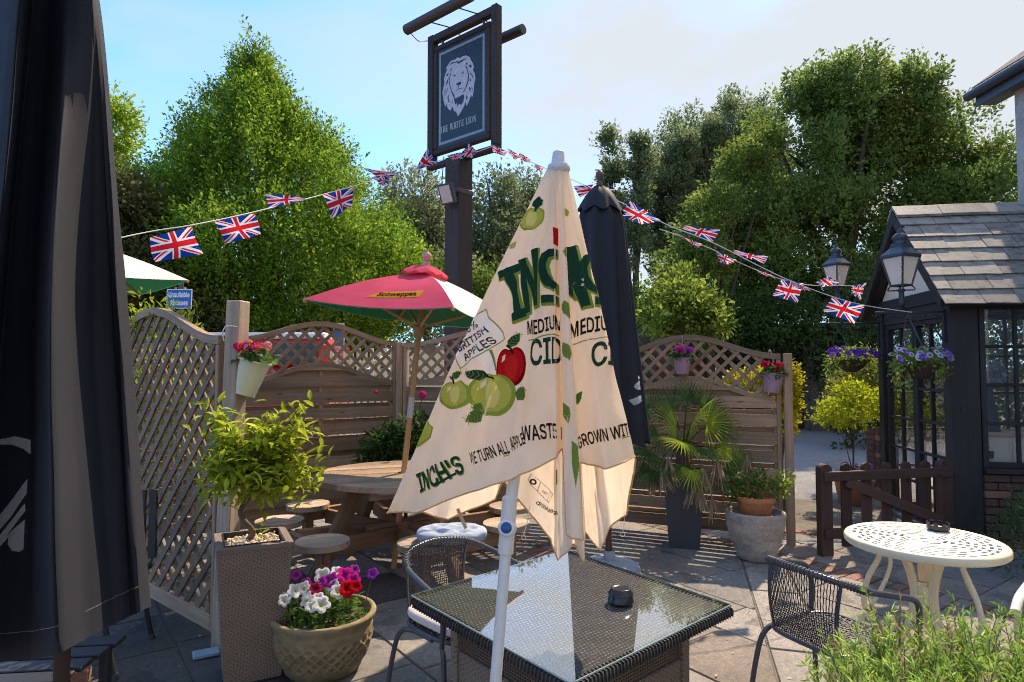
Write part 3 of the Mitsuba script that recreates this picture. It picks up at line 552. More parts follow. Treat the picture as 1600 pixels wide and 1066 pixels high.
for s, z, h, w in (('Unsuitable', 0.025, 0.072, 0.155), ('for buses', -0.095, 0.072, 0.13)):
    slab(m, lay(text_poly(s), (-w, 0), (w, 0), -h, up=(0, -1)) if False else affinity.scale(lay(text_poly(s), (-w, 0), (w, 0), h), 1, -1, origin=(0, 0)), (p[0], p[1] - 0.004, p[2] + z), (1, 0, 0), (0, 0, 1), (0, -1, 0), 0, 0.002, (0.75, 0.8, 0.86))
m.put('lettering', 'satin', False, k)
m = M(); tube(m, [(p[0], p[1] + 0.05, -0.03), (p[0], p[1] + 0.05, p[2] + 0.32)], 0.035, 10, (0.06, 0.06, 0.065)); m.put('pole', 'satin', True, k)
for dx in (-0.08, 0.06): wbox('clip', p[0] + dx, p[0] + dx + 0.02, p[1] + 0.012, p[1] + 0.045, p[2] + 0.14, p[2] + 0.17, 'satin', (0.4, 0.3, 0.2), k, 0.002)
# ------------------------------------------------------------------ parasols
class Canopy:
    """Folded cloth hung between spokes: each spoke is a list of points from the top down; the cloth runs round them."""
    def __init__(s, spokes, ns=36, sub=4, wob=0.004, seed=0, soft=0.0):
        s.S = [spline(x, ns) if len(x) > 2 else np.linspace(x[0], x[1], ns) for x in spokes]
        s.S = np.array([np.stack([np.interp(np.linspace(0, 1, ns), np.linspace(0, 1, len(q)), q[:, k]) for k in range(3)], 1) for q in s.S]); s.ns, s.sub, s.wob, s.seed, s.soft = ns, sub, wob, seed, soft
    def pos(s, k, t):
        """k: place round the spokes, t: 0 at the top to 1 at the hem (arrays)."""
        k, t = np.asarray(k, float), np.clip(np.asarray(t, float), 0, 1); n = len(s.S); i = np.floor(k).astype(int); a = k - i
        a = (1 - s.soft) * a + s.soft * (a * a * (3 - 2 * a))
        j = t * (s.ns - 1); j0 = np.minimum(np.floor(j).astype(int), s.ns - 2); b = (j - j0)[..., None]
        P = lambda q: s.S[q % n, j0] * (1 - b) + s.S[q % n, j0 + 1] * b
        p = P(i) * (1 - a)[..., None] + P(i + 1) * a[..., None]
        w = meshkit.fbm(np.stack([k * 0.9, t * 4.0, 0 * k + s.seed], -1), 3, s.seed) - 0.5
        w2 = meshkit.noise(np.stack([k * 3.1, t * 11.0 + k * 2, 0 * k + s.seed], -1), s.seed + 5) - 0.5
        w = w + 0.16 * np.sin(k * 4.7 + 1.5 * np.sin(t * 2.6 + s.seed) + s.seed) + 0.07 * np.sin(k * 11.3 + 3 * t + s.seed)
        return p + np.stack([0 * w, -(w * 5 + w2 * 1.2) * s.wob * t, w2 * 0.6 * s.wob * t], -1)
    def mesh(s, m, col=(0.5, 0.5, 0.5)):
        n = len(s.S) * s.sub; k, t = np.meshgrid(np.arange(n) / s.sub, np.linspace(0, 1, s.ns), indexing='ij'); P = s.pos(k.ravel(), t.ravel())
        i, j = np.meshgrid(np.arange(n), np.arange(s.ns - 1), indexing='ij'); i, j = i.ravel(), j.ravel(); i2 = (i + 1) % n
        F = np.stack([i * s.ns + j, i * s.ns + j + 1, i2 * s.ns + j + 1, i2 * s.ns + j], 1)
        return m.add(P, F, col)
    def line(s, t, n=4): return s.pos(np.arange(len(s.S) * n + 1) / n, np.full(len(s.S) * n + 1, t))
    def nrm(s, k, t):
        e = 1e-2; n = unit(np.cross(s.pos(k + e, t) - s.pos(k - e, t), s.pos(k, np.minimum(t + e, 1)) - s.pos(k, np.maximum(t - e, 0))))
        return np.where((n[..., 1] > 0)[..., None], -n, n)
def print_on(m, can, apex, bots, k0, g, col, lift=0.0022, size=7.0):
    """Prints the drawing g (drawn on the flat panel whose hem is bots and whose top is apex) on the cloth from spoke k0 on."""
    apex, bots = np.array(apex, float), np.array(bots, float)
    g = g.intersection(Polygon([apex, *bots]))
    for p in polys(g):
        v, f = tri2(p); v, f = trimesh.remesh.subdivide_to_size(np.column_stack([v, 0 * v[:, 0]]), f, size, max_iter=12); v = v[:, :2]
        d = v - apex; K, S = np.full(len(v), np.nan), np.zeros(len(v))
        for i in range(len(bots) - 1):
            a, b = bots[i] - apex, bots[i + 1] - apex; M2 = np.stack([a, b], 1); q = np.linalg.solve(M2, d.T).T; tot = q.sum(1)
            ok = (q >= -1e-4).all(1) & np.isnan(K); K[ok] = k0 + i + np.clip(q[ok, 1] / np.maximum(tot[ok], 1e-9), 0, 1); S[ok] = tot[ok]
        K = np.where(np.isnan(K), k0 + 0.001, K); S = np.clip(S, 0, 1)
        m.add(can.pos(K, S) + can.nrm(K, S) * lift, f[:, ::-1], col)
# --- the half closed cream parasol
bk0 = thing('cream_parasol', 'half closed cream cider parasol with apple prints leaning over the glass table', 'parasol')
ap = at(872, 258, 2.3)
hem = [(607, 800, 2.25), (650, 803, 2.17), (720, 775, 2.09), (800, 748, 2.05), (868, 716, 2.07), (880, 702, 2.13), (886, 838, 2.0), (911, 842, 2.0), (904, 722, 2.12), (945, 733, 2.06), (993, 714, 2.14), (988, 742, 2.25), (978, 806, 2.33), (950, 828, 2.38), (938, 860, 2.33), (916, 832, 2.38), (912, 880, 2.26), (897, 850, 2.33), (872, 877, 2.24), (860, 842, 2.27), (786, 752, 2.24), (774, 782, 2.42), (700, 812, 2.47), (655, 796, 2.42)]
ang = np.interp(range(24), [0, 5, 6, 7, 8, 10, 17, 24], [180, 255, 265, 278, 288, 360, 450, 540]); spk = []
for a, (x, y, Y) in zip(ang, hem):
    r = 0.034; t_ = ap + np.array([r * math.cos(math.radians(a)), r * 0.8 * math.sin(math.radians(a)), 0]); e_ = at(x, y, Y); spk.append([t_, (t_ + e_) / 2 + [(-0.014 if x in (607, 650, 655) else 0.0), 0, 0], e_])
can = Canopy(spk, 44, 6, 0.013, 3, 0.45)
m = M(); can.mesh(m); ck = m.put('canopy', 'beige_cloth', True, bk0)
m = M(); tube(m, can.line(1.0, 5), 0.0032, 6, (0.62, 0.36, 0.16)); m.put('hem_binding', 'matte', True, ck)
LB, RB = [(592, 803)] + [h[:2] for h in hem[1:6]], [h[:2] for h in hem[8:11]]; AL = (862, 240)
c5 = lambda P: [(600 + x / 2.318, 220 + y / 2.318) for x, y in P]; c6 = lambda P: [(600 + x / 3.135, 560 + y / 3.135) for x, y in P]
DG, LG, CR, BL = (0.018, 0.072, 0.052), (0.22, 0.33, 0.06), (0.97, 0.96, 0.93), (0.015, 0.022, 0.022)
def leaf_shape(a, b, w): a, b = np.array(a, float), np.array(b, float); d = b - a; n = np.array([-d[1], d[0]]) * w; return Polygon([a, a + d * 0.3 + n * 0.9, a + d * 0.6 + n * 0.85, b, a + d * 0.65 - n * 0.8, a + d * 0.3 - n * 0.9])
def apple(cx, cy, rx, ry):
    a = np.linspace(0, 2 * math.pi, 48, endpoint=False); r = 1 + 0.07 * np.cos(2 * a) - 0.16 * np.exp(-((a - 4.71) / 0.28)**2) - 0.05 * np.exp(-((a - 1.57) / 0.25)**2)
    return Polygon(np.stack([cx + rx * r * np.cos(a), cy + ry * r * np.sin(a)], 1))
def panel(name, label, items, bots, k0, apex=AL, lift=0.0):
    m = M()
    flat_items, over = [], Polygon()      # one ink beside the other, none over another
    for g, col in items[::-1]: flat_items.append((g.buffer(0).difference(over), col)); over = over.union(g.buffer(0))
    for g, col in flat_items[::-1]: print_on(m, can, apex, bots, k0, g, col, lift + 0.0022)
    if m.n: m.put(name, 'cloth_print', True, ck, label)
big_I = Polygon(c5([(418, 462), (488, 446), (490, 478), (470, 484), (492, 626), (506, 622), (508, 655), (464, 670), (460, 640), (470, 636), (446, 492), (424, 497)]))
big_N = Polygon(c5([(487, 432), (510, 426), (534, 520), (532, 398), (550, 392), (552, 610), (540, 618), (512, 510), (521, 640), (505, 646)]))
big_C = Polygon(c5([(616, 394), (588, 398), (568, 416), (557, 446), (556, 484), (564, 516), (580, 540), (618, 556), (618, 526), (600, 516), (588, 494), (582, 458), (590, 430), (618, 420)]))
und = Polygon(c5([(566, 575), (622, 573), (622, 600), (568, 604)]))
big = unary_union([big_I, big_N, big_C, und]); halo = affinity.translate(big.buffer(2.6), 2, 2.2)
med = lay(text_poly('MEDIUM'), *c5([(512, 726), (640, 692)]), 21, 0, (-0.05, -1)); cid = lay(text_poly('CIDER'), *c5([(528, 832), (716, 806)]), 39, 0, (0.0, -1))
ln = Polygon(c5([(515, 746), (570, 722), (632, 713), (632, 717), (571, 726), (516, 750)]))
items = [(halo, LG), (big, DG), (med, BL), (cid, DG), (ln, LG)]
bd = Polygon(c5([(375, 605), (437, 735), (275, 833), (212, 700)])); items += [(bd, (0.30, 0.40, 0.14)), (bd.buffer(-1.9, join_style=2), CR)]
items += [(Polygon(c5([(345, 792), (382, 772), (402, 858), (368, 858)])), CR), (Polygon(c5([(378, 772), (386, 770), (402, 850), (396, 852)])), (0.2, 0.3, 0.1))]
for s, a, b, h in (('100%', (270, 716), (346, 674), 12), ('BRITISH', (270, 768), (388, 702), 12.5), ('APPLES', (296, 804), (404, 744), 12.5)): items.append((lay(text_poly(s), *c5([a, b]), h, 0), BL))
panel('board_print', None, items, LB, 0)
G1, G2, G3, RD, RD2 = (0.50, 0.56, 0.12), (0.68, 0.70, 0.26), (0.30, 0.42, 0.07), (0.52, 0.015, 0.02), (0.25, 0.006, 0.01)
def fruit(items, cx, cy, rx, ry, cols):
    x, y = c5([(cx, cy)])[0]; rx, ry = rx / 2.318, ry / 2.318; a = apple(x, y, rx, ry)
    items += [(a, cols[0]), (affinity.translate(affinity.scale(a, 0.84, 0.86), -rx * 0.03, -ry * 0.05), cols[1]), (affinity.translate(affinity.scale(a, 0.36, 0.62), -rx * 0.28 + rx * 0.3, 0), cols[2]), (Polygon([(x - rx * 0.55, y - ry * 0.5), (x - rx * 0.3, y - ry * 0.62), (x - rx * 0.34, y - ry * 0.36), (x - rx * 0.58, y - ry * 0.22)]), (0.85, 0.80, 0.62))]
    for q in range(7): items.append((Point(x + rx * (-0.5 + 0.16 * q), y + ry * (0.58 + 0.1 * math.sin(q * 2.1))).buffer(0.9), cols[0]))
items = []; fruit(items, 455, 838, 50, 80, (RD2, RD, (0.60, 0.03, 0.03))); fruit(items, 258, 928, 60, 60, (G3, G1, G2)); fruit(items, 388, 935, 76, 86, (G3, G1, G2))
for a, b, w, c in (((240, 862), (282, 842), 0.35, DG), ((372, 872), (298, 846), 0.28, DG), ((448, 768), (486, 716), 0.3, DG), ((352, 1002), (292, 1030), 0.42, LG), ((474, 962), (505, 912), 0.4, LG), ((352, 990), (312, 975), 0.4, LG)):
    lf = leaf_shape(*c5([a, b]), w); items += [(lf, LG if c is LG else (0.16, 0.27, 0.05)), (lf.buffer(-0.9), c if c is DG else (0.10, 0.2, 0.05))]
    p, q = (np.array(x) for x in c5([a, b]))
    for t in np.linspace(0.2, 0.85, 5):
        o = p + (q - p) * t; n = np.array([-(q - p)[1], (q - p)[0]]) * w * 0.62; items += [(LineString([o, o + n + (q - p) * 0.1]).buffer(0.45), LG), (LineString([o, o - n + (q - p) * 0.1]).buffer(0.45), LG)]
for P in ([(250, 885), (246, 868), (236, 858)], [(392, 880), (370, 876), (356, 850)], [(462, 790), (456, 770), (444, 758)]): items.append((LineString(c5(P)).buffer(1.3), BL))
panel('apple_print', None, items, LB, 0)
items = []
x, y = c5([(538, 268)])[0]; a = apple(x, y, 15, 23); a = affinity.rotate(a, 20); items += [(a, G3), (affinity.scale(a, 0.85, 0.88), G1), (affinity.scale(a, 0.4, 0.66), G2)]
items += [(leaf_shape(*c5([(556, 232), (566, 178)]), 0.3), DG), (LineString(c5([(550, 240), (556, 215), (574, 200)])).buffer(1.4), DG), (Polygon(c5([(604, 310), (634, 312), (634, 380), (606, 378)])), RD)]
items += [(Polygon(c6([(190, 300), (228, 345), (215, 400), (150, 440), (132, 440)])), G3), (Polygon(c6([(190, 310), (220, 345), (208, 390), (150, 425)])), G1), (leaf_shape(*c5([(462, 378), (488, 352)]), 0.35), (0.5, 0.5, 0.2))]
inch = lay(text_poly("INCH'S"), *c6([(166, 664), (384, 572)]), 28, 0.1); items += [(affinity.translate(inch.buffer(0.9), 0.8, 0.8), LG), (inch, DG), (Polygon(c6([(258, 614), (345, 572), (347, 584), (262, 628)])), DG)]
items += [(lay(text_poly('WE TURN ALL'), *c6([(424, 536), (608, 474)]), 17.5, 0), BL), (lay(text_poly('APPLE'), *c6([(618, 462), (700, 428)]), 17, 0), BL), (Polygon(c6([(575, 492), (602, 482), (602, 486), (576, 496)])), LG), (lay(text_poly('WASTE'), *c6([(682, 415), (846, 396)]), 21, 0), BL), (lay(text_poly('INTO'), *c6([(866, 404), (990, 395)]), 18, 0), BL)]
panel('fruit_print', None, items[:5], LB, 0); panel('red_print', None, items[5:6], LB, 0); panel('fruit_print', None, items[6:8], LB, 0); panel('leaf_print', None, items[8:9], LB, 0); panel('brand_print', None, items[9:12], LB, 0)
panel('slogan_print', None, [items[12]], LB, 0); panel('slogan_print', None, items[13:15], LB, 0); panel('slogan_print', None, [items[15]], LB, 0); panel('slogan_print', None, items[16:], LB, 0)
nR = Polygon(c5([(664, 420), (688, 416), (744, 634), (712, 646), (682, 560), (690, 610), (672, 590)])); cR = affinity.translate(big_C, *((np.array(c5([(146, 34)])) - np.array(c5([(0, 0)])))[0])); uR = Polygon(c5([(755, 600), (800, 594), (800, 622), (757, 630)]))
bigR = unary_union([nR, cR, uR])
items = [(affinity.translate(bigR.buffer(2.4), 1.8, 2), LG), (bigR, DG), (lay(text_poly('MEDIUM'), *c5([(678, 750), (836, 704)]), 22, 0, (-0.05, -1)), BL), (Polygon(c5([(686, 770), (806, 738), (806, 741), (687, 774)])), LG), (lay(text_poly('CIDER'), *c5([(752, 846), (980, 815)]), 34, 0, (0.0, -1)), DG)]
lf = leaf_shape(*c5([(686, 975), (722, 930)]), 0.3); items += [(lf, LG), (lf.buffer(-0.9), (0.08, 0.2, 0.05)), (lay(text_poly('GROWN WITHIN'), *c6([(954, 452), (1275, 366)]), 17, 0), BL), (Polygon(c6([(1155, 402), (1220, 385), (1220, 389), (1156, 407)])), LG), (leaf_shape(*c5([(645, 270), (664, 305)]), 0.3), (0.4, 0.45, 0.12))]
panel('brand_print', None, items[:5], RB, 8, (878, 262)); panel('leaf_print', None, items[5:7], RB, 8, (878, 262)); panel('slogan_print', None, items[7:9], RB, 8, (878, 262)); panel('leaf_print', None, items[9:], RB, 8, (878, 262))
items = []; SB = [h[:2] for h in hem[6:8]]
for y in (430, 640, 790, 1000): items.append((leaf_shape(*c5([(648, y), (668, y + 70)]), 0.22), (0.22, 0.33, 0.08)))
items.append((Polygon(c6([(918, 460), (945, 490), (948, 560), (935, 668), (918, 560)])), (0.24, 0.36, 0.08)))
for it in items: panel('leaf_print', None, [it], SB, 6, (868, 262))
BB = [(x, y) for x, y, _ in (hem[18], hem[19], hem[20])][::-1]
items = [(Polygon(c6([(838, 548), (892, 570), (838, 626)])), LG), (lay(text_poly('drinkaware.co'), *c6([(736, 706), (900, 808)]), 6.5, 0), BL)]
cap_o = Polygon(c6([(718, 568), (800, 630), (826, 668), (800, 702), (716, 622), (706, 600)])); items += [(cap_o.difference(cap_o.buffer(-0.7)), BL), (Point(c6([(727, 605)])[0]).buffer(4.6).difference(Point(c6([(727, 605)])[0]).buffer(2.2)), BL), (LineString(c6([(758, 600), (745, 645)])).buffer(0.4), BL), (LineString(c6([(808, 650), (790, 692)])).buffer(0.4), BL), (lay(text_poly('rPET'), *c6([(762, 648), (790, 662)]), 4, 0), BL)]
m = M()
n20 = len(hem)
for i, (g, col) in enumerate(items):      # the lower flap under the front hem, spokes 18 to 20 taken backwards
    apx, b = np.array(AL, float), np.array(BB, float); g = g.intersection(Polygon([apx, *b]))
    for p in polys(g):
        v, f = tri2(p); v, f = trimesh.remesh.subdivide_to_size(np.column_stack([v, 0 * v[:, 0]]), f, 7.0, max_iter=12); v = v[:, :2]; d = v - apx; K, S = np.full(len(v), np.nan), np.zeros(len(v))
        for j in range(2):
            q = np.linalg.solve(np.stack([b[j] - apx, b[j + 1] - apx], 1), d.T).T; ok = (q >= -1e-4).all(1) & np.isnan(K); K[ok] = 20 - j - np.clip(q[ok, 1] / np.maximum(q[ok].sum(1), 1e-9), 0, 1); S[ok] = q[ok].sum(1)
        K = np.where(np.isnan(K), 19.0, K); S = np.clip(S, 0, 1); P = can.pos(K, S); m.add(P + [0, -0.003 - 0.0004 * i, 0], f[:, ::-1], col)
m.put('small_print', 'cloth_print', True, ck)
m = M(); tp = at(873, 236, 2.3); lathe(m, [(0, 0.052), (0.018, 0.05), (0.022, 0.045), (0.028, 0.005), (0.04, -0.002), (0.042, -0.02), (0.034, -0.03)], tp - [0, 0, 0.052], 24, (0.56, 0.54, 0.56)); m.put('top_cap', 'satin', True, bk0)
j0, base = at(793, 825, 2.1), at(747, 1350, 2.02); base[2] = 0.0
m = M(); tube(m, [j0 + (base - j0) * 0.03, base], 0.0185, 18, (0.62, 0.585, 0.55)); m.put('pole', 'satin', True, bk0)
m = M(); tube(m, [j0 + (base - j0) * -0.02, ap - [0, 0, 0.02]], 0.0205, 18, (0.62, 0.60, 0.58)); m.put('upper_pole', 'satin', True, bk0)
m = M(); tube(m, [j0 + (base - j0) * t for t in (-0.09, -0.085, 0.07, 0.075)], [0.02, 0.0255, 0.0255, 0.02], 18, (0.62, 0.585, 0.55)); lathe(m, [(0, 0.04), (0.024, 0.04), (0.028, 0.034), (0.028, -0.03)], j0, 24, (0.62, 0.6, 0.59), frame(z=(-0.1, -1, 0.25))); tj = m.put('tilt_joint', 'satin', True, bk0)
m = M(); lathe(m, [(0, 0.046), (0.015, 0.046), (0.018, 0.0405)], j0, 20, (0.01, 0.06, 0.22), frame(z=(-0.1, -1, 0.25))); m.put('push_button', 'gloss', True, tj, 'round blue push button on the tilt joint')
for (a, b) in (((975, 800, 2.33), (973, 832, 2.33)), ((828, 790, 2.27), (818, 836, 2.27))):
    m = M(); p, q = at(*a), at(*b); c = [q + 0.008 * np.array([math.sin(x), 0, math.cos(x) - 1]) for x in np.linspace(0, 6.28, 9)]; tube(m, [p, (p + q) / 2 + [0.004, 0, 0], *c], 0.0012, 5, (0.75, 0.72, 0.66)); m.put('tie_cord', 'matte', True, bk0)
m = M(); box(m, (base[0], base[1], 0.03), (0.46, 0.46, 0.06), col=(0.06, 0.06, 0.065), b=0.01); m.put('base', 'satin', True, bk0)
m = M(); bar(m, at(690, 770, 2.42), at(668, 745, 2.42) + [0, 0, 0], 0.006, 0.006, (0.6, 0.45, 0.3)); bar(m, at(728, 826, 2.3), at(715, 795, 2.3), 0.008, 0.012, (0.5, 0.38, 0.25)); m.put('rib_end', 'matte', True, bk0)
# --- the big navy parasol close by at left
k = thing('navy_parasol', 'large closed navy parasol close by at the left edge with white script', 'parasol')
top = at(62, 0, 2.0) + [0, 0, 0.55]
hemL = [(-190, 1010, 2.0), (-150, 1050, 1.86), (-100, 1045, 1.78), (-72, 1040, 1.72), (-56, 1040, 1.98), (44, 1032, 1.92), (92, 1022, 1.73), (138, 996, 2.08), (180, 975, 2.22), (205, 962, 2.26), (218, 956, 2.24), (240, 945, 2.50), (215, 950, 2.62), (140, 960, 2.75), (20, 975, 2.75), (-100, 985, 2.5)]
midL = [(-110, 0, 2.0), (-60, 0, 1.9), (0, 0, 1.84), (30, 0, 1.80), (51, 0, 2.06), (78, 0, 2.06), (100, 0, 1.97), (143, 0, 1.95), (145, 0, 1.95), (147, 0, 1.96), (149, 0, 1.97), (155, 0, 2.10), (140, 0, 2.2), (90, 0, 2.28), (20, 0, 2.28), (-60, 0, 2.15)]
md2 = [(-145, 520, 2.0), (-90, 525, 1.88), (-40, 520, 1.80), (-14, 520, 1.75), (2, 520, 2.0), (48, 515, 1.98), (78, 510, 1.77), (116, 505, 2.08), (145, 500, 2.2), (175, 490, 2.22), (184, 488, 2.20), (200, 480, 2.42), (180, 480, 2.5), (120, 480, 2.58), (20, 480, 2.55), (-80, 480, 2.35)]
sp = [[top + np.array([0.03 * math.cos(a), 0.03 * math.sin(a), 0]), at(*c), at(*q), at(*h)] for a, c, q, h in zip(np.linspace(math.pi, 3 * math.pi, 17)[:16], midL, md2, hemL)]
cn = Canopy(sp, 60, 6, 0.009, 8, 0.1); m = M(); cn.mesh(m); nk = m.put('canopy', 'black_cloth', True, k)
m = M(); tube(m, cn.pos(np.arange(97) / 6, np.full(97, 0.972)) + [0, -0.003, 0], 0.0008, 4, (0.22, 0.21, 0.20)); m.put('hem_stitching', 'matte', True, nk)
m = M(); s2 = lambda P: Polygon([(x / 2.625, 660 + y / 2.625) for x, y in P]); WH = (0.82, 0.82, 0.86)
logo = [s2([(-60, 95), (0, 72), (60, 57), (120, 72), (121, 132), (90, 108), (50, 92), (0, 90), (-50, 120)]), s2([(-30, 430), (40, 330), (108, 232), (106, 292), (50, 380), (0, 448), (-30, 480)]), s2([(-30, 520), (20, 440), (100, 332), (102, 362), (60, 400), (30, 420), (0, 505)]), s2([(0, 500), (38, 455), (100, 398), (92, 520), (75, 530), (50, 526), (34, 500), (36, 470), (6, 510)])]
b3 = [np.array(h[:2], float) for h in hemL[0:4]]
for g in logo:
    p = g; v, f = tri2(p); v, f = trimesh.remesh.subdivide_to_size(np.column_stack([v, 0 * v[:, 0]]), f, 9.0, max_iter=12); v = v[:, :2]
    rows = np.array([[hh[0] for hh in midL[4:6]], [hh[0] for hh in md2[4:6]], [hh[0] for hh in hemL[4:6]]]); ry = [0, 520, 1038]
    K = np.array([4 + np.interp(x, [np.interp(y, ry, rows[:, i]) for i in range(2)], [0.0, 0.995]) for x, y in v]); tt = np.linspace(0, 1, 400); prof = []
    S = np.empty(len(v))
    for i, (x, y) in enumerate(v):
        q = cn.pos(np.full(60, K[i]), np.linspace(0.3, 1, 60)); dd = q - CAM; yy = 533 - FPX * (-dd[:, 1] * math.sin(PITCH) + dd[:, 2] * math.cos(PITCH)) / (dd[:, 1] * math.cos(PITCH) + dd[:, 2] * math.sin(PITCH)); S[i] = np.interp(y, yy, np.linspace(0.3, 1, 60))
    m.add(cn.pos(K, S) + cn.nrm(K, S) * 0.003, f[:, ::-1], WH)
m.put('script_print', 'cloth_print', True, nk)
m = M(); pb = np.array([top[0] + 0.02, top[1] + 0.17, 0]); tube(m, [pb, [pb[0], pb[1], top[2] - 0.5]], 0.024, 14, fam=2); m.put('pole', 'wood', True, k)
# --- the second navy parasol
k = thing('navy_parasol', 'closed navy parasol with scalloped cap standing behind the cream parasol', 'parasol')
c0, t0 = np.array([0.80, 5.28, 0]), at(937, 292, 5.3); axis = lambda z: c0 + (t0 - c0) * (z / t0[2])
zs = np.linspace(t0[2], 1.06, 40); n = 96; th = np.linspace(0, 2 * math.pi, n, endpoint=False); V = []
for z in zs:
    s = (t0[2] - z) / (t0[2] - 1.06); r = 0.05 + 0.125 * min(1, s * 8) + 0.125 * s; fold = 1 + (0.06 + 0.12 * s) * np.cos(9 * th + 0.5 * s + np.sin(th)) + 0.06 * s * np.cos(4 * th + 1)
    V.append(axis(z) + np.stack([r * fold * np.cos(th), r * fold * np.sin(th), -0.03 * s * np.cos(9 * th) * (s > 0.9)], 1))
V = np.array(V).reshape(-1, 3); i, j = np.meshgrid(np.arange(39), np.arange(n), indexing='ij'); i, j = i.ravel(), j.ravel(); j2 = (j + 1) % n; F = np.stack([i * n + j, (i + 1) * n + j, (i + 1) * n + j2, i * n + j2], 1)
m = M(); m.add(V, F); nk = m.put('canopy', 'black_cloth', True, k)
m = M(); V = []
for q in np.linspace(0, 1, 9): V.append(t0 + np.stack([(0.02 + 0.175 * q**0.8) * (1 + 0.10 * q * np.cos(8 * th)) * np.cos(th), (0.02 + 0.175 * q**0.8) * (1 + 0.10 * q * np.cos(8 * th)) * np.sin(th), 0.0 - 0.22 * q**1.5 - 0.022 * q * np.cos(8 * th)], 1))
V = np.array(V).reshape(-1, 3); i, j = np.meshgrid(np.arange(8), np.arange(n), indexing='ij'); i, j = i.ravel(), j.ravel(); j2 = (j + 1) % n
m.add(V, np.stack([i * n + j, (i + 1) * n + j, (i + 1) * n + j2, i * n + j2], 1)); m.put('vent_cap', 'black_cloth', True, k)
m = M(); lathe(m, [(0, 0.14), (0.018, 0.135), (0.032, 0.11), (0.034, 0.085), (0.022, 0.055), (0.016, 0.045), (0.028, 0.03), (0.03, 0.0), (0.02, -0.01)], t0 + [0, 0, 0.0], 20, (0.075, 0.045, 0.032)); m.put('finial', 'satin', True, k)
m = M(); tube(m, [c0, axis(2.9)], 0.026, 14, fam=2); m.put('pole', 'wood', True, k)
m = M(); lathe(m, [(0, 0.16), (0.045, 0.16), (0.05, 0.09), (0.19, 0.075), (0.245, 0.045), (0.255, 0.0)], c0, 40, (0.27, 0.29, 0.32)); m.put('base', 'matte', True, k)
m = M()
g = unary_union([affinity.scale(lay(text_poly('a'), (-0.055, 0.0), (0.055, 0.02), 0.16, 0.35), 1, -1, origin=(0, 0)), Polygon([(-0.07, -0.10), (-0.02, -0.06), (0.09, -0.075), (0.09, -0.10), (0.0, -0.10), (-0.05, -0.14)])])
for p in polys(g):
    v, f = tri2(p); v, f = trimesh.remesh.subdivide_to_size(np.column_stack([v, 0 * v[:, 0]]), f, 0.012, max_iter=10); P = []
    for x, z in v[:, :2]:
        z2 = 1.50 + z; s = (t0[2] - z2) / (t0[2] - 1.06); t = -0.62 + x / 0.26; r = 0.05 + 0.125 + 0.125 * s; fd = 1 + (0.06 + 0.12 * s) * math.cos(9 * t + 0.5 * s + math.sin(t)) + 0.06 * s * math.cos(4 * t + 1)
        P.append(axis(z2) + np.array([(r * fd + 0.006) * math.cos(t), (r * fd + 0.006) * math.sin(t), 0]))
    m.add(P, f, WH)
m.put('script_print', 'cloth_print', True, nk)
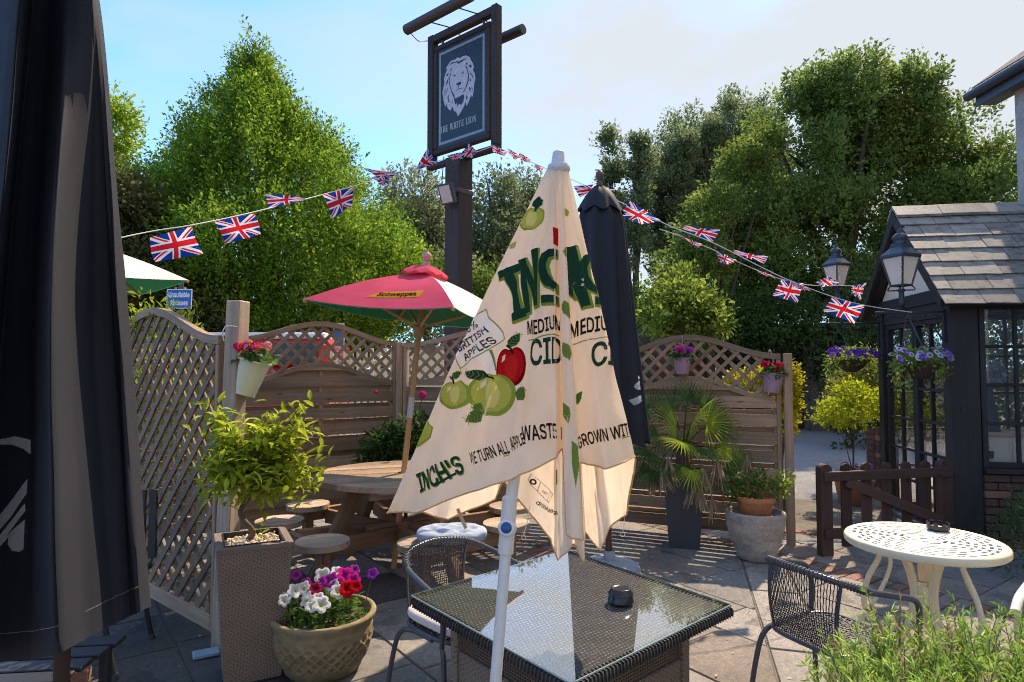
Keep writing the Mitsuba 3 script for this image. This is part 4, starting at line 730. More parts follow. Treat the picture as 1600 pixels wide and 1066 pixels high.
# --- red umbrellas over picnic tables
def red_umbrella(label, q, pole_foot, seed, logo=True, parts=True):
    R, ph, cx, cy, zc, tx, ty, H = q; k = thing('red_umbrella', label, 'umbrella'); n = unit([tx, ty, 1.0]); e1 = unit([1, 0, -tx]); e2 = np.cross(n, e1); c = np.array([cx, cy, zc]); top = c + n * H
    cor = [c + R * (math.cos(ph - math.pi * i / 2) * e1 + math.sin(ph - math.pi * i / 2) * e2) for i in range(4)]
    for i in range(4):
        a, b = cor[i], cor[(i + 1) % 4]
        def f(s, t, a=a, b=b):      # a sagging panel: s from top to rim
            p = top + (a + (b - a) * t - top) * s; sag = -0.05 * s * (1 - 0.35 * s) * (4 * t * (1 - t)) + 0.04 * math.sin(math.pi * s)
            inn = (c - (a + b) / 2); return p + n * sag + unit(inn) * 0.05 * s * s * 4 * t * (1 - t)
        m = M(); grid(m, f, 16, 16); faded = i in (1000,)
        pn = m.put('panel', 'sunlit_cloth' if i == 3 or not logo else 'red_cloth', True, k, 'pale panel with sunlight put into its colour' if i == 3 and logo else None)  # the right panel is paler because sunlight is put into its colour
        m = M(); grid(m, lambda s, t: f(s, t) - n * 0.008, 16, 16); m.put('lining', 'green_cloth', True, pn)
        if i == 0 and logo:
            m = M()
            def prt(g, col, d):
                for p in polys(g):
                    v, ff = tri2(p); v, ff = trimesh.remesh.subdivide_to_size(np.column_stack([v, 0 * v[:, 0]]), ff, 0.05, max_iter=10)
                    m.add([f(y, 1 - x) + n * d for x, y in v[:, :2]], ff, col)
            yl = Polygon([(0.34, 0.74), (0.76, 0.70), (0.70, 0.82), (0.27, 0.86)]) if False else Polygon([(0.33, 0.83), (0.40, 0.71), (0.80, 0.66), (0.76, 0.79)])
            prt(yl, (0.75, 0.50, 0.06), 0.004); tg = lay(text_poly('Schweppes'), (0.40, 0.80), (0.735, 0.765), 0.072, 0.04); prt(tg, (0.02, 0.015, 0.015), 0.007); m.put('logo_print', 'cloth_print', True, pn)
    for i in range(4):
        m = M(); bar(m, top - n * 0.06, cor[i] - n * 0.018, 0.02, 0.028, fam=3); m.put('rib', 'wood', True, k)
        if parts: m = M(); mid = top - n * 0.05 + (cor[i] - top) * 0.55; bar(m, c - n * 0.12, mid - n * 0.02, 0.016, 0.022, fam=3); m.put('strut', 'wood', True, k)
    m = M()
    def vf(s, t):
        a = t * 2 * math.pi; r = 0.03 + 0.16 * s * (1 + 0.1 * math.cos(4 * (a - ph))); return top + n * (0.05 - 0.075 * s * s + 0.009 * s * math.sin(9 * a)) + r * (math.cos(a) * e1 + math.sin(a) * e2)
    grid(m, vf, 7, 49); m.put('vent_cap', 'red_cloth', True, k)
    m = M(); lathe(m, [(0, 0.15), (0.012, 0.148), (0.012, 0.125), (0.04, 0.105), (0.044, 0.075), (0.02, 0.05), (0.03, 0.04), (0.03, 0.0)], top + n * 0.05, 16, (0.5, 0.24, 0.20), frame(z=n)); m.put('finial', 'satin', True, k)
    m = M(); lathe(m, [(0.03, -0.2), (0.045, -0.19), (0.05, -0.12), (0.045, -0.1), (0.03, -0.1)], c, 16, (0.36, 0.19, 0.08), frame(z=n)); m.put('hub', 'satin', True, k)
    foot = np.asarray(pole_foot, float); m = M(); tube(m, [foot, top - n * 0.02], 0.024, 14, fam=3); pk_ = m.put('pole', 'wood', True, k)
    if parts:
        j = foot + (top - foot) * 0.50; m = M(); tube(m, [j, j + (top - foot) * 0.07], 0.0265, 16, (0.45, 0.42, 0.38)); m.put('sleeve', 'metal', True, pk_, 'brass coloured metal sleeve')
        m = M(); h = c + [0.08, -0.03, -0.13]; tube(m, [h, h - [0, 0, 0.13]], 0.002, 5, (0.6, 0.55, 0.5)); lathe(m, [(0, 0.012), (0.045, 0.012), (0.048, 0), (0.045, -0.012), (0, -0.012)], h - [0, 0, 0.17], 20, (0.33, 0.24, 0.17), frame(z=(0.2, -1, 0.1))); m.put('pulley_disc', 'matte', True, k)
    return k
foot = on(615, 888); red_umbrella('red umbrella with yellow lettered patch leaning over the round picnic table', (0.964, 5.1046, -0.780, 5.399, 2.119, 0.097, 0.011, 0.364), foot, 1)
cc = at(295, 438, 6.9); red_umbrella('umbrella coloured pale for sunlight with green lining mostly behind the big navy parasol', (1.3, 0.0, cc[0] - 1.3, cc[1], cc[2], 0.0, 0.0, 0.44), (cc[0] - 1.3, cc[1], 0), 2, False, False)  # top in the same pale cloth, sunlight put into its colour
cc = at(214, 414, 9.5); k = thing('green_umbrella', 'far green umbrella edge showing behind the red umbrella at left', 'umbrella'); m = M(); c1 = cc + np.array([-1.35, 0.3, 0.02])
cr = [c1 + np.array([1.35 * sx, 1.0 * sy, -0.02]) for sx, sy in ((1, -1), (1, 1), (-1, 1), (-1, -1))]
for i in range(4): m.add([c1 + [0, 0, 0.06], cr[i], cr[(i + 1) % 4]], [[0, 1, 2]]); m.add([cr[i], cr[(i + 1) % 4], cr[(i + 1) % 4] - [0, 0, 0.09], cr[i] - [0, 0, 0.09]], [[0, 1, 2, 3]])
m.put('canopy', 'green_cloth', False, k); m = M(); tube(m, [c1 * [1, 1, 0], c1 + [0, 0, 0.05]], 0.025, 10, fam=3); m.put('pole', 'wood', True, k)
# ------------------------------------------------------------------ the pub sign
k = thing('pub_sign', 'tall dark pub sign with a white lion head on a timber post', 'sign')
Lp, Rp_ = at(680, 150, 8.0), at(769, 150, 7.36); su = Rp_ - Lp; su[2] = 0; sW = np.linalg.norm(su); su /= sW; sn = np.array([su[1], -su[0], 0]); so = np.array([Lp[0], Lp[1], 0]); up = np.array([0, 0, 1.0])
zb = (at(683, 240, 8.0)[2] + at(768, 222, 7.37)[2]) / 2; zt = (at(680, 74, 8.0)[2] + at(768, 37, 7.37)[2]) / 2
def sb(name, u0, u1, d0, d1, z0, z1, bs='wood', fam=6, col=(0.5, 0.5, 0.5), parent=None, b=0.008):
    mm = M(); box(mm, so + su * (u0 + u1) / 2 + sn * (d0 + d1) / 2 + up * (z0 + z1) / 2, (u1 - u0, abs(d1 - d0), z1 - z0), np.stack([su, -sn, up], 1), col, b, fam); return mm.put(name, bs, True, parent or k)
pc_ = sW * 0.44
sb('post', pc_ - 0.125, pc_ + 0.125, -0.12, 0.12, -0.05, zb - 0.12); sb('frame_post', -0.10, 0.004, -0.05, 0.05, zb - 0.1, zt + 0.17); sb('frame_post', sW + 0.02, sW + 0.115, -0.05, 0.05, zb - 0.1, zt + 0.17)
sb('frame_beam', -0.02, sW + 0.02, -0.045, 0.045, zt + 0.07, zt + 0.165); sb('frame_beam', -0.115, sW + 0.115, -0.05, 0.05, zb - 0.16, zb - 0.101)
bd = sb('board', 0.0, sW, -0.022, 0.022, zb, zt, 'satin', col=(0.009, 0.019, 0.029))
for a in ((0, sW, zb, zb + 0.07), (0, sW, zt - 0.07, zt), (0, 0.07, zb + 0.07, zt - 0.07), (sW - 0.07, sW, zb + 0.07, zt - 0.07)): sb('frame', a[0], a[1], -0.04, 0.04, a[2], a[3], parent=bd, b=0.012)
bw = 0.02; a0, a1, c0_, c1_ = 0.10, sW - 0.10, zb + 0.11, zt - 0.11
m = M(); slab(m, sbox(a0, c0_, a1, c1_).difference(sbox(a0 + bw * 1.6, c0_ + bw * 1.6, a1 - bw * 1.6, c1_ - bw * 1.6)), so, su, up, sn, 0.0225, 0.025, (0.21, 0.26, 0.30)); m.put('border', 'satin', False, bd)
for u in (0.12, sW - 0.15): sb('hanger', u, u + 0.03, -0.015, 0.015, zt, zt + 0.07, 'satin', col=(0.05, 0.05, 0.055))
# lion head, drawn on the flat board from the crop at 7.11 times
def lz(P): # crop (7.11x of 680..770, 70..220) -> board metres; undo the tilt of the oblique board
    out = []
    for x, y in P:
        u = (x - 10) / (625 - 10); yl = 30 - u * 190 + 0 * u; yb = 1085 - u * 60
        out.append((x, y))
    return out
def bmap(P):
    out = []
    for x, y in P:
        px, py = 680 + x / 7.11, 70 + y / 7.11; d = fwd + (px - 800) / FPX * np.array([1, 0, 0]) + (533 - py) / FPX * np.array([0, -math.sin(PITCH), math.cos(PITCH)])
        t = ((so - CAM * [1, 1, 0]) @ sn) / (d @ sn); q = CAM + d * t; out.append(((q - so) @ su, q[2]))
    return out
mane = [(265, 150), (290, 158), (320, 138), (360, 128), (400, 146), (412, 180), (436, 215), (446, 262), (434, 290), (456, 330), (462, 390), (448, 440), (446, 500), (436, 560), (426, 592), (414, 560), (404, 600), (384, 650), (364, 688), (350, 640), (336, 690), (312, 735), (286, 780), (268, 805), (256, 770), (240, 745), (226, 748), (208, 690), (188, 742), (160, 720), (136, 660), (130, 700), (114, 650), (104, 585), (98, 540), (106, 490), (120, 430), (114, 400), (126, 340), (146, 290), (140, 262), (165, 220), (195, 185), (240, 172)]
darks = [[(205, 300), (190, 330), (176, 400), (182, 450), (200, 520), (228, 560), (236, 600), (218, 590), (190, 520), (172, 450), (168, 390), (182, 330)], [(350, 250), (372, 300), (382, 350), (372, 420), (356, 470), (332, 520), (328, 556), (346, 510), (368, 470), (386, 420), (394, 350), (380, 290), (362, 240)],
         [(222, 580), (240, 606), (286, 582), (330, 556), (338, 590), (330, 640), (300, 680), (278, 660), (268, 704), (252, 655), (244, 678), (228, 640)], [(216, 348), (240, 342), (246, 354), (226, 362)], [(306, 328), (332, 302), (334, 316), (316, 334)], [(246, 440), (290, 420), (308, 424), (300, 448), (276, 466), (258, 456)], [(272, 466), (278, 466), (284, 495), (320, 486), (322, 492), (282, 503), (246, 520), (246, 514), (274, 498)],
         [(170, 240), (200, 205), (250, 196), (272, 186), (275, 204), (300, 182), (340, 165), (380, 158), (340, 178), (300, 205), (272, 222), (255, 206), (205, 220)], [(184, 285), (200, 270), (204, 285), (186, 310)], [(355, 215), (372, 205), (378, 225), (365, 235)], [(388, 240), (412, 225), (424, 258), (400, 262)], [(140, 340), (166, 318), (160, 350), (140, 360)], [(150, 400), (166, 370), (160, 420), (140, 470), (136, 440)],
         [(396, 300), (430, 340), (446, 410), (434, 380), (410, 330)], [(398, 390), (410, 380), (412, 410), (402, 425)], [(385, 470), (410, 490), (408, 530), (396, 510)], [(150, 490), (158, 470), (150, 530), (134, 560)], [(152, 590), (168, 560), (166, 610), (180, 660), (160, 640)], [(200, 600), (212, 640), (204, 660)], [(366, 560), (376, 590), (366, 630), (358, 600)], [(120, 520), (130, 470), (128, 540), (120, 600)], [(420, 470), (432, 500), (424, 540)]]
lion = Polygon(bmap(mane)).buffer(0)
for d in darks: lion = lion.difference(Polygon(bmap(d)).buffer(0))
chin = Polygon(bmap([(236, 540), (262, 514), (296, 506), (314, 520), (306, 556), (280, 576), (252, 578)])); lion = lion.union(chin.buffer(0))
m = M(); slab(m, lion, so, su, up, sn, 0.0225, 0.0255, (0.42, 0.40, 0.46)); m.put('lion_emblem', 'satin', False, bd)
def serif(ch):
    t, h, s = 0.2, 0.06, 0.12; B = lambda *a: sbox(*a); sf = lambda x, y: sbox(x - s, y - 0.0, x + t + s, y + h)
    st = lambda x: unary_union([B(x, 0, x + t, 1), sf(x, 0), sf(x, 1 - h)]); D = lambda a, b, w: LineString([a, b]).buffer(w / 2, cap_style=2)
    if ch == 'I': return st(0), 0.2
    if ch == 'T': return unary_union([B(0.35, 0, 0.55, 1), sf(0.35, 0), B(0, 1 - h, 0.9, 1), B(0, 0.72, 0.05, 1), B(0.85, 0.72, 0.9, 1)]), 0.9
    if ch == 'H': return unary_union([st(0), st(0.62), B(0, 0.47, 0.8, 0.47 + h)]), 0.82
    if ch == 'E': return unary_union([st(0), B(0, 0, 0.7, h), B(0, 1 - h, 0.66, 1), B(0, 0.48, 0.5, 0.48 + h), B(0.66, 0, 0.71, 0.27), B(0.62, 0.75, 0.67, 1), B(0.46, 0.38, 0.51, 0.64)]), 0.7
    if ch == 'L': return unary_union([st(0), B(0, 0, 0.66, h), B(0.62, 0, 0.67, 0.3)]), 0.66
    if ch == 'W': return unary_union([D((0.05, 1), (0.35, 0), 0.19), D((0.35, 0), (0.6, 1), 0.07), D((0.55, 1), (0.85, 0), 0.19), D((0.85, 0), (1.12, 1), 0.07), B(-0.1, 1 - h, 0.25, 1), B(0.95, 1 - h, 1.25, 1)]), 1.15
    if ch == 'N': return unary_union([B(0.05, 0, 0.12, 1), B(0.72, 0, 0.79, 1), D((0.05, 1), (0.76, 0), 0.2), B(-0.08, 0, 0.25, h), B(0.6, 1 - h, 0.92, 1), B(-0.1, 1 - h, 0.15, 1)]), 0.84
    o = affinity.scale(Point(0.44, 0.5).buffer(0.5), 0.9, 1.03); return o.difference(affinity.scale(Point(0.44, 0.5).buffer(0.5), 0.5, 0.92)), 0.88
gl, x = [], 0.0
for ch in 'THE WHITE LION':
    if ch == ' ': x += 0.55; continue
    g, w = serif(ch); gl.append(affinity.translate(g, x, 0)); x += w + 0.36
g = unary_union(gl); p0, p1 = np.array(bmap([(70, 985)])[0]), np.array(bmap([(478, 868)])[0]); zc = (p0[1] + p1[1]) / 2; sx = (p1[0] - p0[0]) / x
m = M(); slab(m, affinity.affine_transform(g, [sx, 0, 0, 0.082, p0[0], zc]), so, su, up, sn, 0.0225, 0.025, (0.36, 0.42, 0.46)); m.put('lettering', 'satin', False, bd)
for s in (1, -1):
    d = 0.46 * s; zl = (at(637, 45, 7.67)[2] + at(737, 2, 7.03)[2]) / 2
    m = M(); q = [so + su * u + sn * d + up * zl for u in (-0.03, sW + 0.10)]; tube(m, q, 0.062, 14, (0.05, 0.03, 0.022)); m.put('lamp_trough', 'satin', True, k)
    for u in (sW * 0.3, sW * 0.78): m = M(); bar(m, so + su * u + up * (zt + 0.17), so + su * u + sn * d + up * zl, 0.014, 0.014, (0.04, 0.04, 0.045)); m.put('bracket', 'satin', True, k)
m = M(); a, b = at(640, 50, 7.67), at(668, 64, 8.0); tube(m, spline([a, (a + b) / 2 + [0, 0, -0.06], b], 12), 0.006, 5, (0.03, 0.03, 0.03)); m.put('cable', 'satin', True, k)
m = M(); a = so + su * pc_ + sn * 0.13; tube(m, spline([a + up * (zb - 0.1) - su * 0.13, a + up * (zb - 0.45) - su * 0.16, a + up * (zb - 0.62) - su * 0.1], 12), 0.006, 5, (0.03, 0.03, 0.03)); m.put('cable', 'satin', True, k)
k = thing('floodlight', 'small square floodlight strapped to the sign post', 'lamp'); c = at(699, 303, 7.5)
fr = frame(z=(-0.45, -0.8, -0.35)); q_ = math.radians(14); fr = np.stack([fr[:, 0] * math.cos(q_) + fr[:, 1] * math.sin(q_), fr[:, 1] * math.cos(q_) - fr[:, 0] * math.sin(q_), fr[:, 2]], 1); m = M(); box(m, c, (0.25, 0.20, 0.07), np.stack([fr[:, 1], fr[:, 0], fr[:, 2]], 1), (0.05, 0.04, 0.036), 0.012); m.put('housing', 'satin', True, k)
m = M(); box(m, c + fr[:, 2] * 0.0362, (0.20, 0.15, 0.004), np.stack([fr[:, 1], fr[:, 0], fr[:, 2]], 1), (0.55, 0.47, 0.43), 0.001); m.put('lens', 'gloss', True, k)
m = M(); pp = at(722, 298, 7.6); tube(m, [c - fr[:, 2] * 0.03, pp], 0.018, 8, (0.05, 0.04, 0.036)); box(m, so + su * pc_ + up * pp[2], (0.265, 0.255, 0.06), np.stack([su, -sn, up], 1), (0.07, 0.045, 0.035), 0.004); m.put('strap', 'satin', True, k)
# ------------------------------------------------------------------ bunting
def bunting(label, cord, flags, seed):
    k = thing('bunting', label, 'bunting'); m = M(); tube(m, spline([at(*p) for p in cord], 90), 0.004, 5, (0.72, 0.72, 0.72)); m.put('cord', 'matte', True, k); rng = np.random.default_rng(seed)
    for f in flags:
        Y, cs = f[0], f[1]; dY = f[2] if len(f) > 2 else (0, 0, 0.05, -0.04)
        P = [at(x, y, Y + d) for (x, y), d in zip(cs, dY)]; ph = rng.uniform(0, 6, 2); amp = rng.uniform(0.014, 0.026)
        def g(u, v): p = (P[0] * (1 - u) + P[1] * u) * v + (P[3] * (1 - u) + P[2] * u) * (1 - v); w = amp * (1 - v) * math.sin(ph[0] + 5.5 * u + 2 * v) + amp * 0.5 * math.sin(ph[1] + 9 * u - 3 * v) * (1 - v); return p + np.array([0.3 * w, w * 1.4, 0.5 * w])
        m = M(); grid(m, g, 13, 8); m.put('flag', 'flag_cloth', True, k)
bunting('string of flags from the left edge up to the pub sign', [(150, 380, 3.6), (235, 362, 3.95), (310, 350, 4.2), (415, 327, 4.8), (545, 293, 6.0), (625, 268, 7.0), (682, 252, 7.75), (730, 242, 7.5), (772, 228, 7.2)],
  [(3.95, [(234, 371), (300, 354), (313, 398), (243, 409)]), (4.25, [(335, 346), (397, 334), (413, 365), (352, 381)]), (4.9, [(420, 327), (478, 312), (474, 308), (415, 303)], (0, 0, 0.2, 0.22)), (5.5, [(504, 304), (553, 293), (550, 322), (519, 341)]), (6.6, [(600, 283), (621, 272), (600, 268), (566, 262)], (0, 0, 0.15, 0.1)), (6.65, [(582, 277), (604, 270), (607, 284), (599, 291)], (0, 0, 0, -0.05)),
   (7.5, [(668, 232), (683, 256), (664, 262), (647, 265)]), (7.2, [(698, 243), (720, 238), (723, 248), (706, 251)]), (7.2, [(717, 244), (733, 224), (746, 237), (738, 247)])], 1)
bunting('string of flags from the pub sign down to the porch bracket', [(772, 228, 7.2), (840, 258, 6.8), (930, 297, 6.3), (1040, 350, 5.7), (1115, 380, 5.5), (1215, 430, 5.4), (1290, 460, 5.5), (1350, 477, 5.7), (1424, 488, 6.05)],
  [(7.1, [(770, 226), (792, 238), (788, 244), (768, 237)]), (7.0, [(792, 231), (812, 243), (806, 250), (796, 241)]), (6.9, [(812, 239), (829, 249), (827, 255), (808, 247)]), (6.6, [(836, 256), (850, 262), (846, 270), (838, 264)]), (6.35, [(896, 291), (932, 288), (962, 297), (906, 309)]), (6.0, [(985, 314), (1033, 345), (1002, 351), (968, 336)]), (5.6, [(1066, 357), (1113, 379), (1126, 359), (1071, 353)], (0, 0, 0.15, 0.12)), (5.45, [(1147, 396), (1194, 412), (1201, 402), (1146, 390)], (0, 0, 0.15, 0.1)), (5.42, [(1238, 441), (1262, 450), (1268, 456), (1240, 448)]), (5.55, [(1300, 465), (1351, 478), (1334, 506), (1285, 485)])], 2)
bunting('second string of flags sagging to the far porch lamp', [(1030, 358, 5.8), (1060, 368, 5.7), (1118, 392, 5.6), (1150, 408, 5.55), (1210, 433, 5.6), (1260, 445, 5.9), (1300, 446, 6.6), (1345, 447, 7.4)],
  [(5.65, [(1060, 366), (1098, 382), (1092, 387), (1072, 376)]), (5.55, [(1118, 391), (1152, 407), (1137, 414), (1125, 410)]), (5.55, [(1180, 420), (1208, 431), (1212, 436), (1184, 426)]), (5.6, [(1221, 437), (1256, 443), (1246, 472), (1208, 463)]), (6.2, [(1294, 431), (1311, 442), (1285, 450), (1275, 441)]), (7.2, [(1331, 447), (1354, 442), (1343, 468), (1330, 459)])], 3)
# ------------------------------------------------------------------ tables and chairs
tc = np.array([0.225, 2.60, 0]); TA = math.atan2(0.5, 0.86); te = np.array([math.cos(math.radians(40.7)), math.sin(math.radians(40.7)), 0]); tf = np.array([-te[1], te[0], 0]); TW = 0.905; ti = math.radians(1.7); tilt_ = np.array([[1, 0, 0], [0, math.cos(ti), -math.sin(ti)], [0, math.sin(ti), math.cos(ti)]]); te, tf, tz = tilt_ @ te, tilt_ @ tf, tilt_ @ ez; Rt = np.stack([te, tf, tz], 1)
k = thing('glass_table', 'square dark wicker table with a glass top in the foreground', 'table')
def tb(name, x, y, z, sx, sy, sz, bs='weave', col=(0.5, 0.5, 0.5), parent=None, b=0.004):
    V, F = cbox((sx, sy, sz), b); mm = M(); ax = np.argmax([sx, sy]); mm.add(V @ Rt.T + tc + te * x + tf * y + tz * z, F, col, np.stack([V[:, ax] * 1.0 + V[:, 1 - ax] * (0.3), V[:, 2] + 0.5 * V[:, 1 - ax]], 1)); return mm.put(name, bs, True, parent or k)
m = M(); h = TW / 2 - 0.004; m.add([tc + te * a * h + tf * b * h + tz * 0.7215 for a, b in ((-1, -1), (1, -1), (1, 1), (-1, 1))], [[0, 1, 2, 3]], uv=[(0, 0), (TW, 0), (TW, TW), (0, TW)]); m.put('wicker_top', 'wicker_top', False, k)
m = M(); h = TW / 2 - 0.002; m.add([tc + te * a * h + tf * b * h + tz * 0.7300 for a, b in ((-1, -1), (1, -1), (1, 1), (-1, 1))], [[0, 1, 2, 3]]); gk = m.put('glass_top', 'table_glass', False, k)
for a, b, sx, sy in ((0, h, 2 * h, 0.003), (0, -h, 2 * h, 0.003), (h, 0, 0.003, 2 * h - 0.004), (-h, 0, 0.003, 2 * h - 0.004)): tb('glass_edge', a, b, 0.7265, sx, sy, 0.0066, 'gloss', (0.33, 0.42, 0.40), gk, 0.001)
rng = np.random.default_rng(4)
for s in (1, -1):
    tb('rim', 0, s * (TW / 2 - 0.008), 0.7035, TW, 0.04, 0.033, 'matte', (0.035, 0.030, 0.028), b=0.008); tb('rim', s * (TW / 2 - 0.008), 0, 0.7035, 0.04, TW - 0.05, 0.0325, 'matte', (0.035, 0.030, 0.028), b=0.008)
    for ax in (0, 1):      # wrapped cane round the rim, one lap after another
        mm = M(); n = 52
        for i in range(n):
            u = -TW / 2 + 0.015 + i * (TW - 0.03) / (n - 1); c = tc + (te if ax == 0 else tf) * u + (tf if ax == 0 else te) * s * (TW / 2 - 0.007) + tz * 0.7035; o = (tf if ax == 0 else te); w = (te if ax == 0 else tf)
            P = [c + o * 0.0205 * a + tz * 0.0165 * b + w * (0.004 * a) for a, b in ((-1, -0.7), (-0.8, 1), (0.8, 1), (1, 0.8), (1, -0.8), (0.8, -1))]; tube(mm, P, 0.0088, 5, np.array([0.055, 0.047, 0.042]) * rng.uniform(0.55, 1.35), flat=0.28)
        mm.put('cane_wrapping', 'satin', True, k, kind='stuff')
for a in (-1, 1):
    for b in (-1, 1): tb('leg', a * 0.315, b * 0.315, 0.338, 0.045, 0.045, 0.676)
for a, b in ((0, -1), (-1, 0), (0, 1), (1, 0)):
    sx, sy = (0.60, 0.022) if a == 0 else (0.022, 0.60)
    tb('side_panel', a * 0.315, b * 0.315, 0.27, sx, sy, 0.50)
    mm = M(); w = te if a == 0 else tf; o = tc + te * a * 0.315 + tf * b * 0.315
    for i in range(44):
        u = -0.29 + i * 0.58 / 43; bar(mm, o + w * u + tz * 0.521, o + w * (u + 0.0) + tz * 0.60, 0.0052, 0.004, (0.11, 0.07, 0.05), 0)
    for j in range(6): bar(mm, o - w * 0.295 + tz * (0.531 + 0.0125 * j), o + w * 0.295 + tz * (0.531 + 0.0125 * j), 0.0055, 0.006, (0.10, 0.065, 0.045), 0)
    mm.put('open_weave', 'satin', True, k, kind='stuff')
c = on(970, 940, 0.73); k = thing('ashtray', 'round black lidded ashtray on the glass table', 'ashtray')
m = M(); lathe(m, [(0, 0.731), (0.05, 0.731), (0.052, 0.735), (0.047, 0.758), (0.043, 0.76)], c * [1, 1, 0], 36, (0.012, 0.012, 0.013)); m.put('bowl', 'gloss', True, k)
m = M(); lathe(m, [(0.049, 0.757), (0.050, 0.763), (0.046, 0.767), (0.038, 0.782), (0.0345, 0.784), (0.032, 0.781), (0.028, 0.7805), (0.0, 0.7805)], c * [1, 1, 0], 36, (0.016, 0.016, 0.017)); m.put('lid', 'gloss', True, k)
def chair(label, c, face, cushion=None, vertical=False, seed=0):
    k = thing('rattan_chair', label, 'chair', None); c = np.array([*c, 0.0]); fx = unit([*face, 0.0]); fy = np.array([-fx[1], fx[0], 0]); L = lambda x, y, z: c + fx * x + fy * y + ez * z; gr = (0.055, 0.058, 0.068)
    hoop = [L(*p) for p in ((0.17, -0.265, 0.43), (0.19, -0.275, 0.54), (0.16, -0.28, 0.635), (0.03, -0.275, 0.675), (-0.12, -0.25, 0.71), (-0.22, -0.17, 0.745), (-0.262, 0, 0.76), (-0.22, 0.17, 0.745), (-0.12, 0.25, 0.71), (0.03, 0.275, 0.675), (0.16, 0.28, 0.635), (0.19, 0.275, 0.54), (0.17, 0.265, 0.43))]
    m = M(); tube(m, spline(hoop, 70), 0.0135, 12, gr); m.put('arm_hoop', 'gloss', True, k)
    for s in (-1, 1):
        m = M(); tube(m, spline([L(0.17, s * 0.265, 0.43), L(0.19, s * 0.27, 0.36), L(0.225, s * 0.285, 0.0)], 12), 0.0125, 10, gr); m.put('leg', 'gloss', True, k)
        m = M(); tube(m, spline([L(0.05, s * 0.225, 0.415), L(-0.10, s * 0.225, 0.415), L(-0.19, s * 0.235, 0.385), L(-0.235, s * 0.245, 0.28), L(-0.29, s * 0.26, 0.0)], 22), 0.0125, 10, gr); m.put('leg', 'gloss', True, k)
    m = M(); a = np.linspace(0, 2 * math.pi, 41); sq = [L(0.215 * np.sign(math.cos(x)) * abs(math.cos(x))**0.55 - 0.01, 0.225 * np.sign(math.sin(x)) * abs(math.sin(x))**0.55, 0.425) for x in a]; tube(m, sq, 0.0115, 8, gr); m.put('seat_frame', 'gloss', True, k)
    m = M(); rng = np.random.default_rng(seed); dk = lambda: np.array([0.05, 0.048, 0.052]) * rng.uniform(0.6, 1.35)
    for i in range(27):
        y = -0.205 + 0.41 * i / 26; ln_ = 0.2 * (1 - (abs(y) / 0.24)**5); tube(m, [L(x, y, 0.428 + 0.004 * math.sin(i * 3.14 + x * 75)) for x in np.linspace(-ln_ - 0.01, ln_ - 0.01, 12)], 0.0052, 4, dk(), flat=0.6)
    for i in range(25):
        x = -0.2 + 0.4 * i / 24; ln_ = 0.21 * (1 - (abs(x) / 0.24)**5); tube(m, [L(x - 0.01, y, 0.428 + 0.004 * math.sin(i * 3.14 + 3.14 + y * 75)) for y in np.linspace(-ln_, ln_, 12)], 0.0052, 4, dk(), flat=0.6)
    m.put('seat', 'satin', True, k, kind=None)
    hw = 0.165
    back = lambda y, t: L(-0.20 - 0.058 * t + 0.055 * (y / hw)**2 * 1.0 * t - 0.02 * math.sin(math.pi * t), y * (0.98 + 0.1 * t), 0.43 + (0.755 - 0.43 - 0.016 * (y / hw)**2) * t)
    m = M()
    for i in range(31):
        y = -hw + 2 * hw * i / 30; tube(m, [back(y, t) + fx * 0.004 * math.sin(i * 3.14 + t * 40) for t in np.linspace(0, 1, 14)], 0.0042, 4, dk(), flat=0.6)
    nh = 11 if vertical else 26
    for j in range(nh):
        t = (0.12 + 0.36 * j / (nh - 1)) if vertical else (0.1 + 0.84 * j / (nh - 1)); tube(m, [back(y, t) + fx * 0.004 * math.sin(j * 3.14 + y * 190) for y in np.linspace(-hw, hw, 16)], 0.0042, 4, dk(), flat=0.6)
    m.put('back', 'satin', True, k)
    for s in (-1, 1): m = M(); tube(m, [back(s * hw * 1.05, t) for t in np.linspace(0, 1, 9)], 0.010, 8, np.array(gr) * 0.8, flat=0.7); m.put('back_upright', 'gloss', True, k)
    m = M()
    for i in range(54):      # cane wound round the back of the hoop
        t = -0.30 + 0.6 * i / 53; q = spline(hoop, 120); j = int((0.5 + t * 0.55) * (len(q) - 1)); d = unit(q[min(j + 1, len(q) - 1)] - q[j - 1]); fr = frame(x=d); b = np.linspace(0, 2 * math.pi, 9); tube(m, [q[j] + 0.0155 * (math.cos(x) * fr[:, 1] + math.sin(x) * fr[:, 2]) for x in b], 0.0038, 4, np.array([0.08, 0.08, 0.085]) * rng.uniform(0.7, 1.2))
    m.put('cane_wrapping', 'satin', True, k, kind='stuff')
    return k, L
ch, L = chair('dark rattan chair with white seat pad tucked under the glass table', (-0.235, 3.14), (0.70, -0.72), seed=1)
